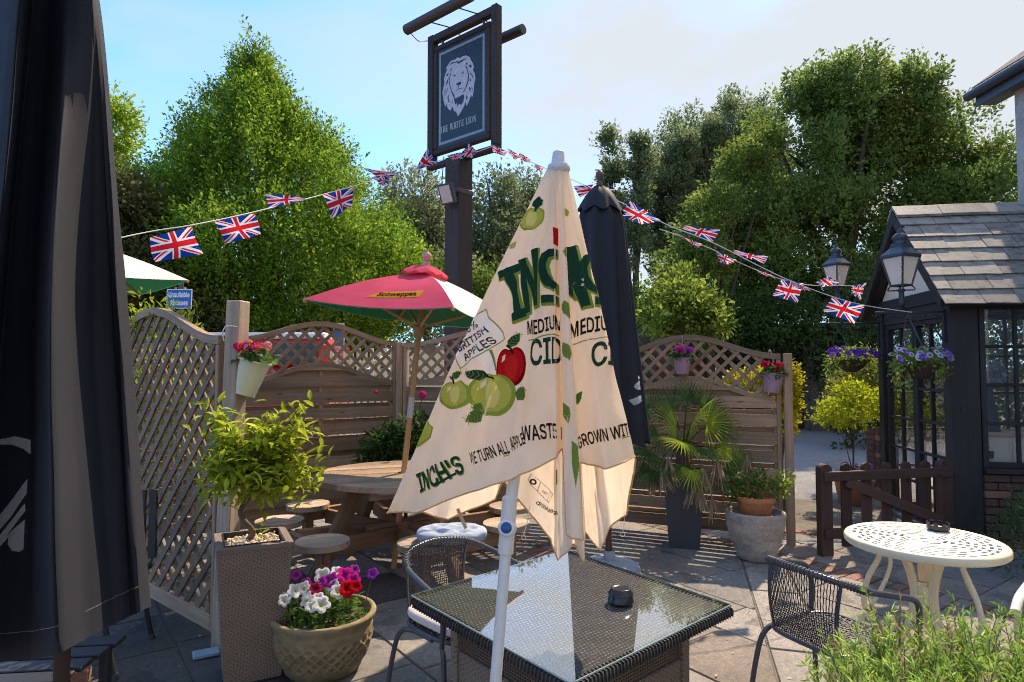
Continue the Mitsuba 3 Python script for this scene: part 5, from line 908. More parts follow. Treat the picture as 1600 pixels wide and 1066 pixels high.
def pad(name, label, cat, centre, rx, ry, z, th, R, col, tuft=0, e=0.6, bs='matte', group=None):
    k = thing(name, label, cat); V, F = trimesh.creation.icosphere(subdivisions=5).vertices, trimesh.creation.icosphere(subdivisions=5).faces
    V = np.array(V); s = lambda x, p: np.sign(x) * np.abs(x)**p; a = np.arctan2(V[:, 1], V[:, 0]); r = np.hypot(V[:, 0], V[:, 1]); rr = r**0.5; q = (np.abs(np.cos(a))**(2 / e) + np.abs(np.sin(a))**(2 / e))**(-e / 2)
    X = np.stack([rr * q * np.cos(a) * rx, rr * q * np.sin(a) * ry, s(V[:, 2], 0.7) * th / 2], 1)
    if tuft:
        for i in range(tuft): 
            t = i * 2 * math.pi / max(tuft - 1, 1); cx, cy = (0, 0) if i == tuft - 1 else (0.55 * rx * math.cos(t), 0.55 * ry * math.sin(t)); d = np.hypot(X[:, 0] - cx, X[:, 1] - cy); X[:, 2] -= np.sign(X[:, 2]) * th * 0.33 * np.exp(-(d / 0.035)**2)
        X[:, 2] += th * 0.08 * (meshkit.noise(X * 25, 3) - 0.5)
    m = M(); m.add(X @ np.asarray(R).T + np.asarray(centre) + [0, 0, z + th / 2], F, col); m.put('cover', bs, True, k); return k
fxm = unit([0.70, -0.72, 0]); Rc = np.stack([fxm, [-fxm[1], fxm[0], 0], ez], 1)
pad('seat_pad', 'white seat pad on the rattan chair at the glass table', 'cushion', L(-0.0, 0, 0), 0.235, 0.225, 0.436, 0.075, Rc, (0.62, 0.53, 0.50), 0, 0.5)
chair('dark rattan chair with its back to us facing the cream metal table', (1.50, 3.0), (0.90, 0.44), vertical=True, seed=2)
# dark chairs under the navy parasol
k = thing('dark_chair', 'dark metal chair half hidden under the big navy parasol', 'chair')
lb = on(180, 1062); lb2 = on(160, 1020)
for p, q in (((lb[0], lb[1]), (-0.10, 0.0)), ((lb[0] - 0.1, lb[1] + 0.52), (-0.06, -0.06)), ((lb[0] - 0.58, lb[1] - 0.02), (0.06, 0.02)), ((lb[0] - 0.56, lb[1] + 0.5), (0.04, -0.04))):
    m = M(); tube(m, spline([(p[0], p[1], 0.0), (p[0] + q[0] * 0.5, p[1] + q[1] * 0.5, 0.22), (p[0] + q[0], p[1] + q[1], 0.45)], 10), 0.0145, 10, (0.02, 0.02, 0.022)); tube(m, [(p[0], p[1], 0.0), (p[0] + q[0] * 0.05, p[1], 0.03)], 0.018, 10, (0.05, 0.05, 0.05)); m.put('leg', 'satin', True, k)
m = M(); box(m, (lb[0] - 0.31, lb[1] + 0.24, 0.455), (0.46, 0.48, 0.03), col=(0.02, 0.02, 0.022), b=0.012); m.put('seat', 'satin', True, k)
for i in range(7): m = M(); box(m, (lb[0] - 0.52 + 0.07 * i, lb[1] + 0.50, 0.70), (0.05, 0.02, 0.42), col=(0.02, 0.02, 0.022), b=0.004); m.put('back_slat', 'satin', True, k)
k = thing('dark_table', 'dark low slatted table under the big navy parasol', 'table'); d0 = on(60, 1045, 0.36)
for i in range(5): m = M(); box(m, (d0[0] - 0.12, d0[1] - 0.24 + 0.12 * i, 0.36), (0.62, 0.1, 0.022), rotz(0.12), (0.022, 0.02, 0.02)); m.put('slat', 'satin', True, k)
for a in (-1, 1):
    for b in (-1, 1): m = M(); bar(m, (d0[0] - 0.12 + a * 0.27, d0[1] + b * 0.22, 0), (d0[0] - 0.12 + a * 0.27, d0[1] + b * 0.22, 0.347), 0.04, 0.04, (0.02, 0.02, 0.02)); m.put('leg', 'satin', True, k)
k = thing('brick', 'loose orange brick lying under the dark table at the lower left', 'brick'); p = on(104, 1066); m = M(); box(m, (p[0], p[1], 0.033), (0.21, 0.10, 0.065), rotz(0.4), b=0.006); m.put('block', 'brickwork', True, k)
# round picnic table
k = thing('picnic_table', 'round weathered timber picnic table with round stool seats', 'picnic table'); pc = np.array([-0.93, 5.36, 0.0]); PR, PZ = 0.70, 0.785
pa = 0.35; pe, pf = np.array([math.cos(pa), math.sin(pa), 0]), np.array([-math.sin(pa), math.cos(pa), 0]); w = 0.142
disc = Point(0, 0).buffer(PR, 32)
for i in range(-5, 5):
    g = sbox(-1, i * w + 0.002, 1, (i + 1) * w - 0.002).intersection(disc).difference(Point(0, 0).buffer(0.03))
    if g.area > 1e-3: m = M(); slab(m, g, pc + ez * (PZ + RNG.uniform(-0.002, 0.002)), pe, pf, ez, -0.042, 0, fam=0); m.put('plank', 'wood', False, k)
for sgn in (-1, 1):
    m = M(); box(m, pc + pe * 0.3 * sgn + ez * (PZ - 0.075), (0.07, 1.15, 0.065), np.stack([pe, pf, ez], 1), fam=1); m.put('bearer', 'wood', True, k)
rng = np.random.default_rng(12)
for i, a0 in enumerate((-139, -46, 41, 134)):
    a = math.radians(a0); d = np.array([math.cos(a), math.sin(a), 0]); n = np.array([-d[1], d[0], 0])
    m = M(); bar(m, pc + d * 0.78 + ez * 0.0, pc + d * 0.38 + ez * (PZ - 0.05), 0.07, 0.11, fam=1, up=ez); m.put('leg', 'wood', True, k)
    for s in (-1, 1):
        m = M(); bar(m, pc + n * s * 0.06 + d * 0.06 + ez * 0.31, pc + d * 0.80 + n * s * 0.25 + ez * 0.335, 0.045, 0.12, fam=1); m.put('seat_arm', 'wood', True, k)
        an = a + s * math.radians(24.5); sc_ = pc + np.array([math.cos(an), math.sin(an), 0]) * 0.955; sd = Point(0, 0).buffer(0.185, 24)
        st = None
        for q in range(3):
            g = sd.intersection(sbox(-0.3, -0.19 + q * 0.127 + 0.001, 0.3, -0.19 + (q + 1) * 0.127 - 0.001)); m = M(); slab(m, g, sc_ + ez * (0.455 + rng.uniform(-0.001, 0.001)), pe, pf, ez, -0.042, 0, fam=7); st = m.put('stool_plank', 'wood', False, k)
        m = M(); bar(m, sc_ - ez * 0.0, sc_ + ez * 0.41, 0.075, 0.075, fam=1, up=d); m.put('stool_post', 'wood', True, k)
    m = M(); bar(m, pc + d * 0.86 - n * 0.46 + ez * 0.352, pc + d * 0.86 + n * 0.46 + ez * 0.352, 0.05, 0.10, fam=1); m.put('seat_rail', 'wood', True, k)
m = M(); box(m, pc + ez * 0.32, (0.62, 0.09, 0.12), rotz(0.75), fam=1); m.put('hub_beam', 'wood', True, k)
cu = on(706, 842, 0.47); pad('cushion', 'pale blue buttoned cushion lying on a picnic stool', 'cushion', (cu[0], cu[1], 0), 0.245, 0.19, 0.458, 0.095, rotz(0.1), (0.30, 0.345, 0.43), 7, 0.8)
p = on(610, 710, PZ); k = thing('glass_ashtray', 'small dark glass ashtray on the picnic table by the umbrella pole', 'ashtray')
def ashtray(k, p, z, r):
    m = M(); lathe(m, [(0, z + 0.001), (r * 0.92, z + 0.001), (r, z + 0.012), (r, z + 0.034), (r * 0.86, z + 0.036), (r * 0.8, z + 0.014), (0, z + 0.012)], p * [1, 1, 0], 16, (0.015, 0.015, 0.016), sharp=True); m.put('bowl', 'gloss', False, k)
    for i in range(8): a = i * math.pi / 4; m = M(); box(m, p * [1, 1, 0] + [r * 0.93 * math.cos(a), r * 0.93 * math.sin(a), z + 0.040], (r * 0.16, r * 0.4, 0.012), rotz(a), (0.02, 0.02, 0.02), 0.002); m.put('rim_tooth', 'gloss', True, k)
ashtray(k, p, PZ, 0.06)
# cream cast table
k = thing('cream_table', 'round cream cast metal table with slotted top and curled legs', 'table'); cc = np.array([2.262, 3.53, 0]); CRd, CZ = 0.375, 0.72
g = Point(0, 0).buffer(CRd, 64); holes = []
for i, r in enumerate(np.linspace(0.07, 0.335, 9)):
    n = max(8, int(r * 2 * math.pi / 0.06)); n -= n % 4
    for j in range(n):
        a0 = (j + (0.5 if i % 2 else 0)) * 2 * math.pi / n + 0.009 / r; a1 = a0 + 2 * math.pi / n - 0.018 / r; aa = np.linspace(a0, a1, 4)
        if abs(((a0 + a1) / 2 + 0.3) % (math.pi / 3) - 0) < 0.022 / r: continue
        holes.append(Polygon([((r - 0.0098) * math.cos(x), (r - 0.0098) * math.sin(x)) for x in aa] + [((r + 0.0098) * math.cos(x), (r + 0.0098) * math.sin(x)) for x in aa[::-1]]))
g = g.difference(unary_union(holes)).difference(Point(0, 0).buffer(0.022)); cream = (0.66, 0.57, 0.38)
m = M(); slab(m, g.buffer(0), cc, (1, 0, 0), (0, 1, 0), ez, CZ - 0.009, CZ, (0.72, 0.67, 0.58)); m.put('slotted_top', 'satin', False, k)
m = M(); lathe(m, [(CRd - 0.018, CZ + 0.001), (CRd - 0.006, CZ + 0.004), (CRd + 0.008, CZ - 0.002), (CRd + 0.014, CZ - 0.012), (CRd + 0.013, CZ - 0.035), (CRd + 0.005, CZ - 0.042), (CRd - 0.01, CZ - 0.042)], cc, 80, cream); m.put('rim', 'satin', True, k)
for i in range(3):
    a = math.radians(-72 + 120 * i); d = np.array([math.cos(a), math.sin(a), 0]); n = np.array([-d[1], d[0], 0]); Q = lambda r, z, s=0: cc + d * r * 0.84 + n * s + ez * z
    m = M(); P = spline([Q(0.17, CZ - 0.01), Q(0.105, 0.60), Q(0.065, 0.47), Q(0.065, 0.36), Q(0.12, 0.21), Q(0.24, 0.08), Q(0.36, 0.012)], 32); tube(m, P, np.linspace(0.034, 0.024, len(P)), 10, cream, flat=0.7); m.put('leg', 'satin', True, k)
    m = M(); t = np.linspace(0, 1, 26); S_ = [Q(0.23, CZ - 0.02)] + [Q(0.27, 0.60), Q(0.34, 0.48), Q(0.365, 0.36), Q(0.32, 0.25), Q(0.235, 0.20), Q(0.19, 0.235), Q(0.20, 0.285)]; tube(m, spline(S_, 34), 0.0145, 8, cream); m.put('scroll', 'satin', True, k)
    m = M(); tube(m, spline([Q(0.24, CZ - 0.02, 0.03), Q(0.22, 0.58, 0.05), Q(0.30, 0.42, 0.06), Q(0.40, 0.26, 0.03), Q(0.46, 0.16, 0)], 26), 0.011, 8, cream); m.put('scroll', 'satin', True, k)
m = M(); lathe(m, [(0.0, 0.36), (0.055, 0.37), (0.055, 0.47), (0.0, 0.48)], cc, 20, cream); m.put('collar', 'satin', True, k)
m = M(); box(m, cc + [0, 0, CZ - 0.028], (0.5, 0.03, 0.02), rotz(0.6), cream); box(m, cc + [0, 0, CZ - 0.028], (0.03, 0.42, 0.019), rotz(0.6), cream); m.put('under_bar', 'satin', True, k)
k = thing('glass_ashtray', 'dark notched glass ashtray on the cream metal table', 'ashtray'); p = on(1466, 829, CZ); ashtray(k, p, CZ + 0.001, 0.058)
k = thing('cream_chair', 'corner of a cream metal chair at the right edge of the picture', 'chair'); p = on(1586, 948, 0.62); R_ = rotz(0.75)
m = M(); tube(m, spline([p + R_ @ np.array([0, 0, -0.02]), p + R_ @ np.array([0.1, 0, 0.015]), p + R_ @ np.array([0.3, 0, 0.02]), p + R_ @ np.array([0.45, 0, 0.02])], 16), 0.020, 10, (0.60, 0.54, 0.46), flat=0.6); m.put('arm', 'satin', True, k)
for u in (0.04, 0.42): m = M(); tube(m, [p + R_ @ np.array([u, 0, 0.0]), (p + R_ @ np.array([u + 0.02, 0.0, 0])) * [1, 1, 0]], 0.014, 8, cream); m.put('leg', 'satin', True, k)
m = M(); box(m, p * [1, 1, 0] + R_ @ np.array([0.24, -0.25, 0.42]), (0.46, 0.46, 0.03), R_, cream, 0.012); m.put('seat', 'satin', True, k)
m = M(); box(m, p * [1, 1, 0] + R_ @ np.array([0.47, -0.25, 0.62]), (0.03, 0.46, 0.5), R_, cream, 0.012); m.put('back', 'satin', True, k)
# ------------------------------------------------------------------ plants
def folded(c, d, up, l, w, col, curl=0.0, ns=3):
    """Leaves as folded strips: c base, d direction, up the face's side; arrays (n, 3)."""
    d = unit(d); s = unit(np.cross(d, up)); u = np.cross(s, d); n = len(c); l, w = np.broadcast_to(l, n)[:, None], np.broadcast_to(w, n)[:, None]; prof = np.sin(np.pi * np.linspace(0, 1, ns + 2)**0.85)[1:-1]
    V = [c]
    for i, q in enumerate(np.linspace(0, 1, ns + 2)[1:-1]): b = c + d * l * q - u * l * curl * q * q; V += [b + s * w * prof[i] / 2 + u * w * 0.16, b, b - s * w * prof[i] / 2 + u * w * 0.16]
    V.append(c + d * l - u * l * curl); V = np.stack(V, 1); F = [[0, 2, 1], [0, 3, 2]]
    for i in range(ns - 1): a = 1 + 3 * i; F += [[a, a + 1, a + 4], [a, a + 4, a + 3], [a + 1, a + 2, a + 5], [a + 1, a + 5, a + 4]]
    a = 1 + 3 * (ns - 1); e = 3 * ns + 1; F += [[a, a + 1, e], [a + 1, a + 2, e]]; F = np.array(F); k = V.shape[1]
    return V.reshape(-1, 3), (F[None] + (np.arange(n) * k)[:, None, None]).reshape(-1, 3), np.repeat(np.broadcast_to(col, (n, 3)), k, 0)
def tint(rng, n, a, b, v=0.25): t = rng.random((n, 1)); return (np.array(a) * (1 - t) + np.array(b) * t) * (1 + v * (rng.random((n, 1)) - 0.5) * 2)
def quads(c, d, nrm, l, w, col):
    """Small leaves, each two triangles folded along the rib."""
    d = unit(d); s = unit(np.cross(d, nrm)); u = np.cross(s, d); l, w = np.broadcast_to(l, len(c))[:, None], np.broadcast_to(w, len(c))[:, None]
    V = np.stack([c, c + d * l * 0.5 + s * w / 2 + u * w * 0.18, c + d * l, c + d * l * 0.5 - s * w / 2 + u * w * 0.18], 1); k = np.arange(len(c))[:, None, None] * 4
    return V.reshape(-1, 3), (np.array([[0, 2, 1], [0, 3, 2]])[None] + k).reshape(-1, 3), np.repeat(col, 4, 0)
def sprays(rng, base, out, n_leaf, length, leaf, cols, spread=0.5, wide=0.55):
    """Twigs at base growing along out, each carrying n_leaf leaves."""
    n = len(base); L_ = np.broadcast_to(length, n)[:, None, None] * (0.6 + 0.8 * rng.random((n, 1, 1))); t = (np.arange(n_leaf) + rng.random((n, n_leaf)))[..., None] / n_leaf; out = unit(out)
    side = rng.normal(0, 1, (n, n_leaf, 3)); side -= out[:, None] * (side * out[:, None]).sum(-1, keepdims=True); side = unit(side)
    P = base[:, None] + out[:, None] * L_ * t + side * L_ * spread * (1 - 0.75 * t) * rng.random((n, n_leaf, 1)); D = unit(out[:, None] * 0.8 + side * 0.9 + rng.normal(0, 0.25, (n, n_leaf, 3))); N = unit(rng.normal(0, 0.6, (n, n_leaf, 3)) + out[:, None] * 0.5 + [0, 0, 0.6])
    col = tint(rng, n, *cols)[:, None] * (0.8 + 0.4 * rng.random((n, n_leaf, 1))); lf = leaf * (0.5 + 0.6 * rng.random(n * n_leaf) + 0.7 * rng.random(n * n_leaf)**6)
    return quads(P.reshape(-1, 3), D.reshape(-1, 3), N.reshape(-1, 3), lf, lf * wide, col.reshape(-1, 3))
def blob_points(rng, blobs, n, lump=0.3, freq=3.0, depth=0.45, seed=0):
    B = np.array(blobs, float); wt = (B[:, 3] * B[:, 4] + B[:, 4] * B[:, 5] + B[:, 3] * B[:, 5]); i = rng.choice(len(B), n, p=wt / wt.sum()); d = unit(rng.normal(0, 1, (n, 3)))
    r = (1 - depth * rng.random((n, 1))**1.8) * (1 - lump + 2 * lump * meshkit.noise(d * freq + i[:, None] * 7.3, seed)[:, None]); P = B[i, :3] + d * B[i, 3:6] * r
    return P, d
def clumps(rng, blobs, size, squash=0.75, per=1.0):
    """Boughs: smaller leafy masses set over the surface and inside of the big ones."""
    out = []
    for b in np.array(blobs, float):
        n = max(4, int(per * 2.0 * (b[3] * b[4] + b[4] * b[5] + b[3] * b[5]) / 3 / size**2)); d = unit(rng.normal(0, 1, (n, 3))); r = 1 - 0.45 * rng.random((n, 1))**2; P = b[:3] + d * (b[3:6] - 0.55 * size) * r; s = size * rng.uniform(0.5, 1.15, n)
        out += [(*p, x, x, x * squash) for p, x in zip(P, s)]
    return out
def tree(name, label, trunk, blobs, n, cols, leaf, twig, n_leaf=8, up=0.5, lump=0.28, freq=3.0, depth=0.45, seed=0, cat='tree', group=None, thin=0.0, bark=(0.07, 0.055, 0.04), limbs=7, wide=0.55, spread=0.5, bough=0.0, squash=0.75):
    k = thing(name, label, cat, group); rng = np.random.default_rng(seed); big = blobs
    if bough: blobs = clumps(rng, blobs, bough, squash)
    P, d = blob_points(rng, blobs, n, lump, freq, depth, seed)
    if thin: ok = meshkit.noise(P * (1.0 / thin), seed + 3) > 0.42; P, d = P[ok], d[ok]
    ok = P[:, 2] > 0.05; P, d = P[ok], d[ok]
    m = M(); m.add(*sprays(rng, P, unit(d * 0.8 + [0, 0, up] + rng.normal(0, 0.35, P.shape)), n_leaf, twig, leaf, cols, spread, wide)); m.put('crown', 'leaf', False, k, kind='stuff')
    if trunk:
        (x, y), h, r = trunk; m = M(); wob = rng.normal(0, 0.02 * h, (5, 2)); pts = [(x + wob[i, 0] * i / 4, y + wob[i, 1] * i / 4, h * q - 0.05) for i, q in enumerate((0, 0.25, 0.5, 0.75, 1))]; s = spline(pts, 20); tube(m, s, np.linspace(r, r * 0.2, len(s)), 9, bark)
        for i in range(limbs):
            b = s[int(len(s) * rng.uniform(0.25, 0.9))]; q = np.array(big[rng.integers(len(big))], float); e = q[:3] + unit(rng.normal(0, 1, 3)) * q[3:6] * 0.75; tube(m, spline([b, (b + e) / 2 + [0, 0, 0.05 * h], e], 10), np.linspace(r * 0.4, r * 0.06, 11)[:len(spline([b, b + 1, e], 10))], 6, bark)
        m.put('trunk', 'matte', True, k)
    return k
def bl(px, py, Y, rx, ry, dep=None):
    """A leafy mass centred at a pixel's place at distance Y, its half sizes given in pixels."""
    p = at(px, py, Y); s = Y / FPX; return (*p, rx * s, (dep if dep else rx * 0.9) * s, ry * s)
LIME, MID, DARK = ((0.24, 0.36, 0.03), (0.36, 0.46, 0.05)), ((0.09, 0.15, 0.03), (0.16, 0.23, 0.045)), ((0.055, 0.10, 0.03), (0.12, 0.18, 0.05))
# the hornbeam with its upswept sprays
rng = np.random.default_rng(42); hk = thing('hornbeam_tree', 'broad cone shaped bright green tree behind the left fence', 'tree'); HY = 15.5
hz = np.array([at(400, y, HY)[2] for y in (74, 105, 170, 250, 340, 425, 485, 535, 585)]); hr = np.array([2, 7, 42, 108, 172, 226, 228, 205, 155]) * HY / FPX; hx = np.array([at(x, 300, HY)[0] for x in (390, 393, 400, 405, 416, 424, 422, 416, 412)])
n = 26000; z = rng.uniform(hz[-1], hz[0], n * 2); w = np.interp(z, hz[::-1], hr[::-1]); z = z[rng.random(n * 2) < (w + 0.25) / (w.max() + 0.25)][:n]; n = len(z); th = rng.uniform(0, 2 * math.pi, n); d = np.stack([np.cos(th), np.sin(th), 0 * th], 1)
lump = meshkit.noise(np.stack([np.cos(th) * 3, np.sin(th) * 3, z * 0.8], 1), 5) * 0.5 + meshkit.noise(np.stack([np.cos(th) * 7.5, np.sin(th) * 7.5, z * 1.7], 1), 6) * 0.5; lump = np.clip(0.5 + (lump - 0.5) * 2.0, 0, 1)
R = np.interp(z, hz[::-1], hr[::-1]) * (0.76 + 0.36 * lump) * (1 - 0.5 * rng.random(n)**2.0); P = np.stack([np.interp(z, hz[::-1], hx[::-1]) + R * np.cos(th), HY + R * np.sin(th), z + (lump - 0.5) * 0.7], 1)
ok = meshkit.noise(P / 0.95, 77) > 0.2; P, d = P[ok], d[ok]; n = len(P)
m = M(); m.add(*sprays(rng, P, d * 0.55 + [0, 0, 0.95] + rng.normal(0, 0.25, (n, 3)), 11, 0.55, 0.095, ((0.06, 0.15, 0.022), (0.32, 0.45, 0.05)), 0.24, 0.5)); m.put('crown', 'leaf', False, hk, kind='stuff')
m = M(); tube(m, [(hx[5], HY, -0.1), (hx[5], HY, 3), (hx[2], HY, hz[1])], [0.28, 0.22, 0.03], 10, (0.07, 0.06, 0.045))
for i in range(22): a = rng.uniform(0, 6.28); r0 = rng.uniform(0.6, 0.85); z1 = rng.uniform(2.6, 8.5); rr = np.interp(z1, hz[::-1], hr[::-1]) * r0; tube(m, spline([(hx[5], HY, rng.uniform(1.2, 2.6)), (hx[5] + 0.4 * rr * math.cos(a), HY + 0.4 * rr * math.sin(a), 0.5 * (2 + z1)), (hx[5] + rr * math.cos(a), HY + rr * math.sin(a), z1)], 10), np.linspace(0.1, 0.015, 11), 6, (0.07, 0.06, 0.045))
m.put('trunk', 'matte', True, hk)
tree('conifer_tree', 'bright yellow green tree top just right of the big navy parasol', ((at(160, 500, 19)[0], 19), 8.0, 0.2), [bl(150, 290, 19, 65, 100), bl(165, 230, 19, 38, 75), bl(170, 400, 19, 75, 90)], 2600, LIME, 0.14, 0.5, 10, 0.9, seed=2, bough=0.8, squash=1.3)
tree('yew_tree', 'dark brownish conifer in shade between the navy parasol and the bright tree', ((at(190, 500, 12.5)[0], 12.5), 4.0, 0.15), [bl(185, 330, 12.5, 62, 75), bl(185, 430, 12.5, 85, 90), bl(290, 470, 12.5, 80, 60)], 2600, ((0.10, 0.10, 0.04), (0.16, 0.155, 0.06)), 0.11, 0.42, 9, 0.2, seed=3, bough=0.7)
tree('hedge', 'dark clipped hedge along the far side of the road', None, [(x, 18.6, 1.3, 1.1, 0.8, 1.5) for x in np.arange(-8, 4.5, 0.9)], 5200, DARK, 0.10, 0.3, 8, 0.4, seed=4, cat='hedge', lump=0.12)
tree('hedge', 'tall dark hedge standing behind the porch, seen through its glass', None, [(x, 13.5 + 0.4 * (x - 8), 1.7, 1.0, 0.8, 2.1) for x in np.arange(7.6, 15, 0.9)], 4200, ((0.05, 0.085, 0.03), (0.11, 0.15, 0.05)), 0.11, 0.3, 8, 0.4, seed=44, cat='hedge', lump=0.2)
# pale trees in the middle distance
MIDC, PALE = ((0.13, 0.17, 0.075), (0.21, 0.25, 0.12)), ((0.20, 0.23, 0.11), (0.28, 0.31, 0.16))  # distance haze put into these paler leaf colours
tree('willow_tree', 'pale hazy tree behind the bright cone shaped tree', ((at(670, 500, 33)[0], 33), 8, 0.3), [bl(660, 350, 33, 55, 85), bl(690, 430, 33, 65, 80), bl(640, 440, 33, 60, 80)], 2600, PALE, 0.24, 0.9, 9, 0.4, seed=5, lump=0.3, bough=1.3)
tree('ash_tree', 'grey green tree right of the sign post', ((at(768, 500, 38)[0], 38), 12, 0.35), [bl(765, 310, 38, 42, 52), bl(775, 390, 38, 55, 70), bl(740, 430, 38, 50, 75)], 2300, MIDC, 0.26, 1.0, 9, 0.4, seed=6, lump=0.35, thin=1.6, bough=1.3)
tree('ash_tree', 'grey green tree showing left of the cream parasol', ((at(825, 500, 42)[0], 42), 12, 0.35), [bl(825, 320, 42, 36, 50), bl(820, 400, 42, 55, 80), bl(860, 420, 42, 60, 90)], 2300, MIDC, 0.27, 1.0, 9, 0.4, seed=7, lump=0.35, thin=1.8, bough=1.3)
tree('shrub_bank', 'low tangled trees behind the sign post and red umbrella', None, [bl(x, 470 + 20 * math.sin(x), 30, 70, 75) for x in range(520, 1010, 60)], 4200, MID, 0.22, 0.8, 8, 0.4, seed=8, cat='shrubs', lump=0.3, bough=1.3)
# poplars
PO = ((0.15, 0.20, 0.09), (0.26, 0.31, 0.15))  # poplar leaves lightened, haze put into their colour
def poplar(label, px, top, half, bot, Y, seed, n=1800):
    h = at(px, top, Y)[2]; bs = []; ys = np.linspace(top + half, bot, 7)
    for i, y in enumerate(ys): bs.append(bl(px + (half * 0.25) * math.sin(i * 2.1 + seed), y, Y, half * (0.35 + 0.45 * math.sin(math.pi * (i + 0.8) / 8)), (bot - top) / 11))
    tree('poplar_tree', label, ((at(px, 500, Y)[0], Y), h * 0.88, 0.28), bs, n, PO, 0.20, 0.6, 9, 1.5, seed=seed, lump=0.25, depth=0.7, thin=0.7, limbs=8, spread=0.4, bough=0.5, squash=1.7)
tree('poplar_tree', 'broad poplar mass filling the middle of the clump beside the big oak', ((at(1130, 500, 41)[0], 41), 9, 0.3), [bl(1050, 290, 41, 42, 85), bl(1095, 260, 41, 48, 95), bl(1145, 235, 41, 50, 100), bl(1190, 230, 41, 40, 95), bl(1120, 370, 41, 90, 80)], 6500, PO, 0.22, 0.6, 9, 1.3, seed=37, lump=0.3, depth=0.6, bough=0.8, squash=1.6)
poplar('slim dark poplar standing directly above the closed navy parasol', 958, 212, 22, 420, 34, 31); poplar('slim dark poplar just right of the closed navy parasol', 996, 204, 24, 400, 33, 32)
poplar('tall poplar at the left of the clump beside the big oak', 1048, 180, 58, 440, 36, 33, 4600); poplar('tall poplar in the middle of the clump beside the big oak', 1102, 160, 62, 430, 37, 34, 4800); poplar('tallest poplar of the clump tucked behind the big oak', 1165, 128, 66, 430, 38, 35, 4800); poplar('poplar half hidden behind the left shoulder of the big oak', 1205, 138, 54, 430, 39, 36, 3200)
# the big evergreen oak
OK_ = ((0.11, 0.17, 0.045), (0.24, 0.32, 0.08))
tree('oak_tree', 'huge dark evergreen oak filling the right behind the porch', ((at(1330, 500, 19)[0], 19), 6.5, 0.45), [bl(1345, 195, 19, 95, 95), bl(1290, 165, 19, 55, 55), bl(1415, 178, 19, 65, 65), bl(1265, 220, 19, 80, 75), bl(1440, 245, 19, 100, 95), bl(1190, 290, 19, 88, 75), bl(1350, 290, 18.4, 120, 110), bl(1520, 285, 19, 55, 75), bl(1555, 320, 19, 36, 55), bl(1480, 350, 18.6, 110, 95), bl(1130, 360, 19, 62, 62), bl(1230, 390, 18.2, 130, 100), bl(1390, 410, 18.2, 130, 100), bl(1140, 430, 18.8, 80, 70), bl(1300, 470, 19.4, 140, 70)], 21000, OK_, 0.135, 0.42, 9, 0.6, thin=1.1, seed=9, lump=0.25, freq=4.0, depth=0.42, wide=0.6, limbs=16, bough=1.05)
tree('cherry_tree', 'lighter leafy tree at the left flank of the big oak', ((at(1110, 500, 16.5)[0], 16.5), 3.4, 0.15), [bl(1110, 330, 17.3, 34, 36), bl(1098, 390, 16.5, 36, 40), bl(1160, 268, 17.6, 36, 38), bl(1195, 225, 17.8, 24, 30)], 1300, ((0.14, 0.20, 0.04), (0.24, 0.30, 0.07)), 0.12, 0.40, 9, 0.4, seed=10, lump=0.3, bough=0.5)
tree('lime_shrub', 'sunlit lime green shrub above the right fence panel', ((at(1060, 560, 13)[0], 13), 2.2, 0.08), [bl(1045, 495, 13, 48, 32), bl(1095, 500, 13, 45, 28), bl(1012, 515, 13, 40, 30), bl(1062, 455, 13.5, 28, 28)], 1500, ((0.08, 0.14, 0.03), (0.30, 0.37, 0.06)), 0.13, 0.4, 8, 0.4, seed=11, cat='shrub', lump=0.4, bough=0.34, thin=0.42)
tree('laurel_bank', 'dark ivy and laurel mass below the oak over the garage', None, [bl(1140, 520, 16.9, 70, 40), bl(1210, 500, 16.9, 80, 35), bl(1310, 495, 17.4, 90, 40), bl(1390, 500, 17, 60, 50), bl(1320, 560, 17.2, 30, 40)], 2600, DARK, 0.13, 0.45, 8, 0.0, seed=12, cat='shrubs', lump=0.3, bough=0.8)
tree('golden_privet', 'golden yellow hedge shrub behind the free end of the fence', ((3.05, 7.2), 1.3, 0.03), [bl(1232, 610, 7.2, 12, 34), bl(1200, 604, 7.3, 25, 22), bl(1160, 606, 7.6, 22, 18), bl(1230, 650, 7.2, 12, 26)], 800, ((0.46, 0.40, 0.02), (0.42, 0.42, 0.03)), 0.042, 0.10, 8, 0.5, seed=13, cat='shrub', lump=0.25, limbs=4, wide=0.7)
tree('variegated_shrub', 'rounded olive shrub behind the yellow standard tree and brick pier', ((at(1365, 690, 9.0)[0], 9.0), 1.5, 0.03), [bl(1345, 612, 9.0, 34, 34), bl(1366, 590, 9.0, 24, 34), bl(1318, 630, 9.1, 18, 20)], 1000, ((0.24, 0.26, 0.06), (0.34, 0.34, 0.09)), 0.05, 0.2, 8, 0.5, seed=14, cat='shrub', lump=0.2, limbs=5)
def standard():
    Y = 7.9; p = at(1333, 715, Y); tree('standard_tree', 'small yellow green standard tree with bare stem behind the picket gate', ((p[0], Y), 1.32, 0.017), [bl(1332, 645, Y, 40, 17), bl(1348, 626, Y, 24, 18), bl(1300, 652, Y, 22, 10), bl(1325, 618, Y, 16, 14)], 380, ((0.34, 0.42, 0.03), (0.46, 0.48, 0.04)), 0.046, 0.11, 8, 0.5, seed=15, lump=0.22, limbs=7, wide=0.65)
    k = thing('flower_tub', 'low tub of purple flowers at the foot of the standard tree', 'tub'); m = M(); lathe(m, [(0, 0), (0.17, 0.0), (0.22, 0.27), (0.235, 0.27), (0.235, 0.31), (0.2, 0.31), (0.19, 0.26), (0, 0.26)], (p[0], Y, 0), 24, (0.26, 0.12, 0.07)); m.put('pot', 'matte', True, k)
    return p, Y
sp_, sY = standard()
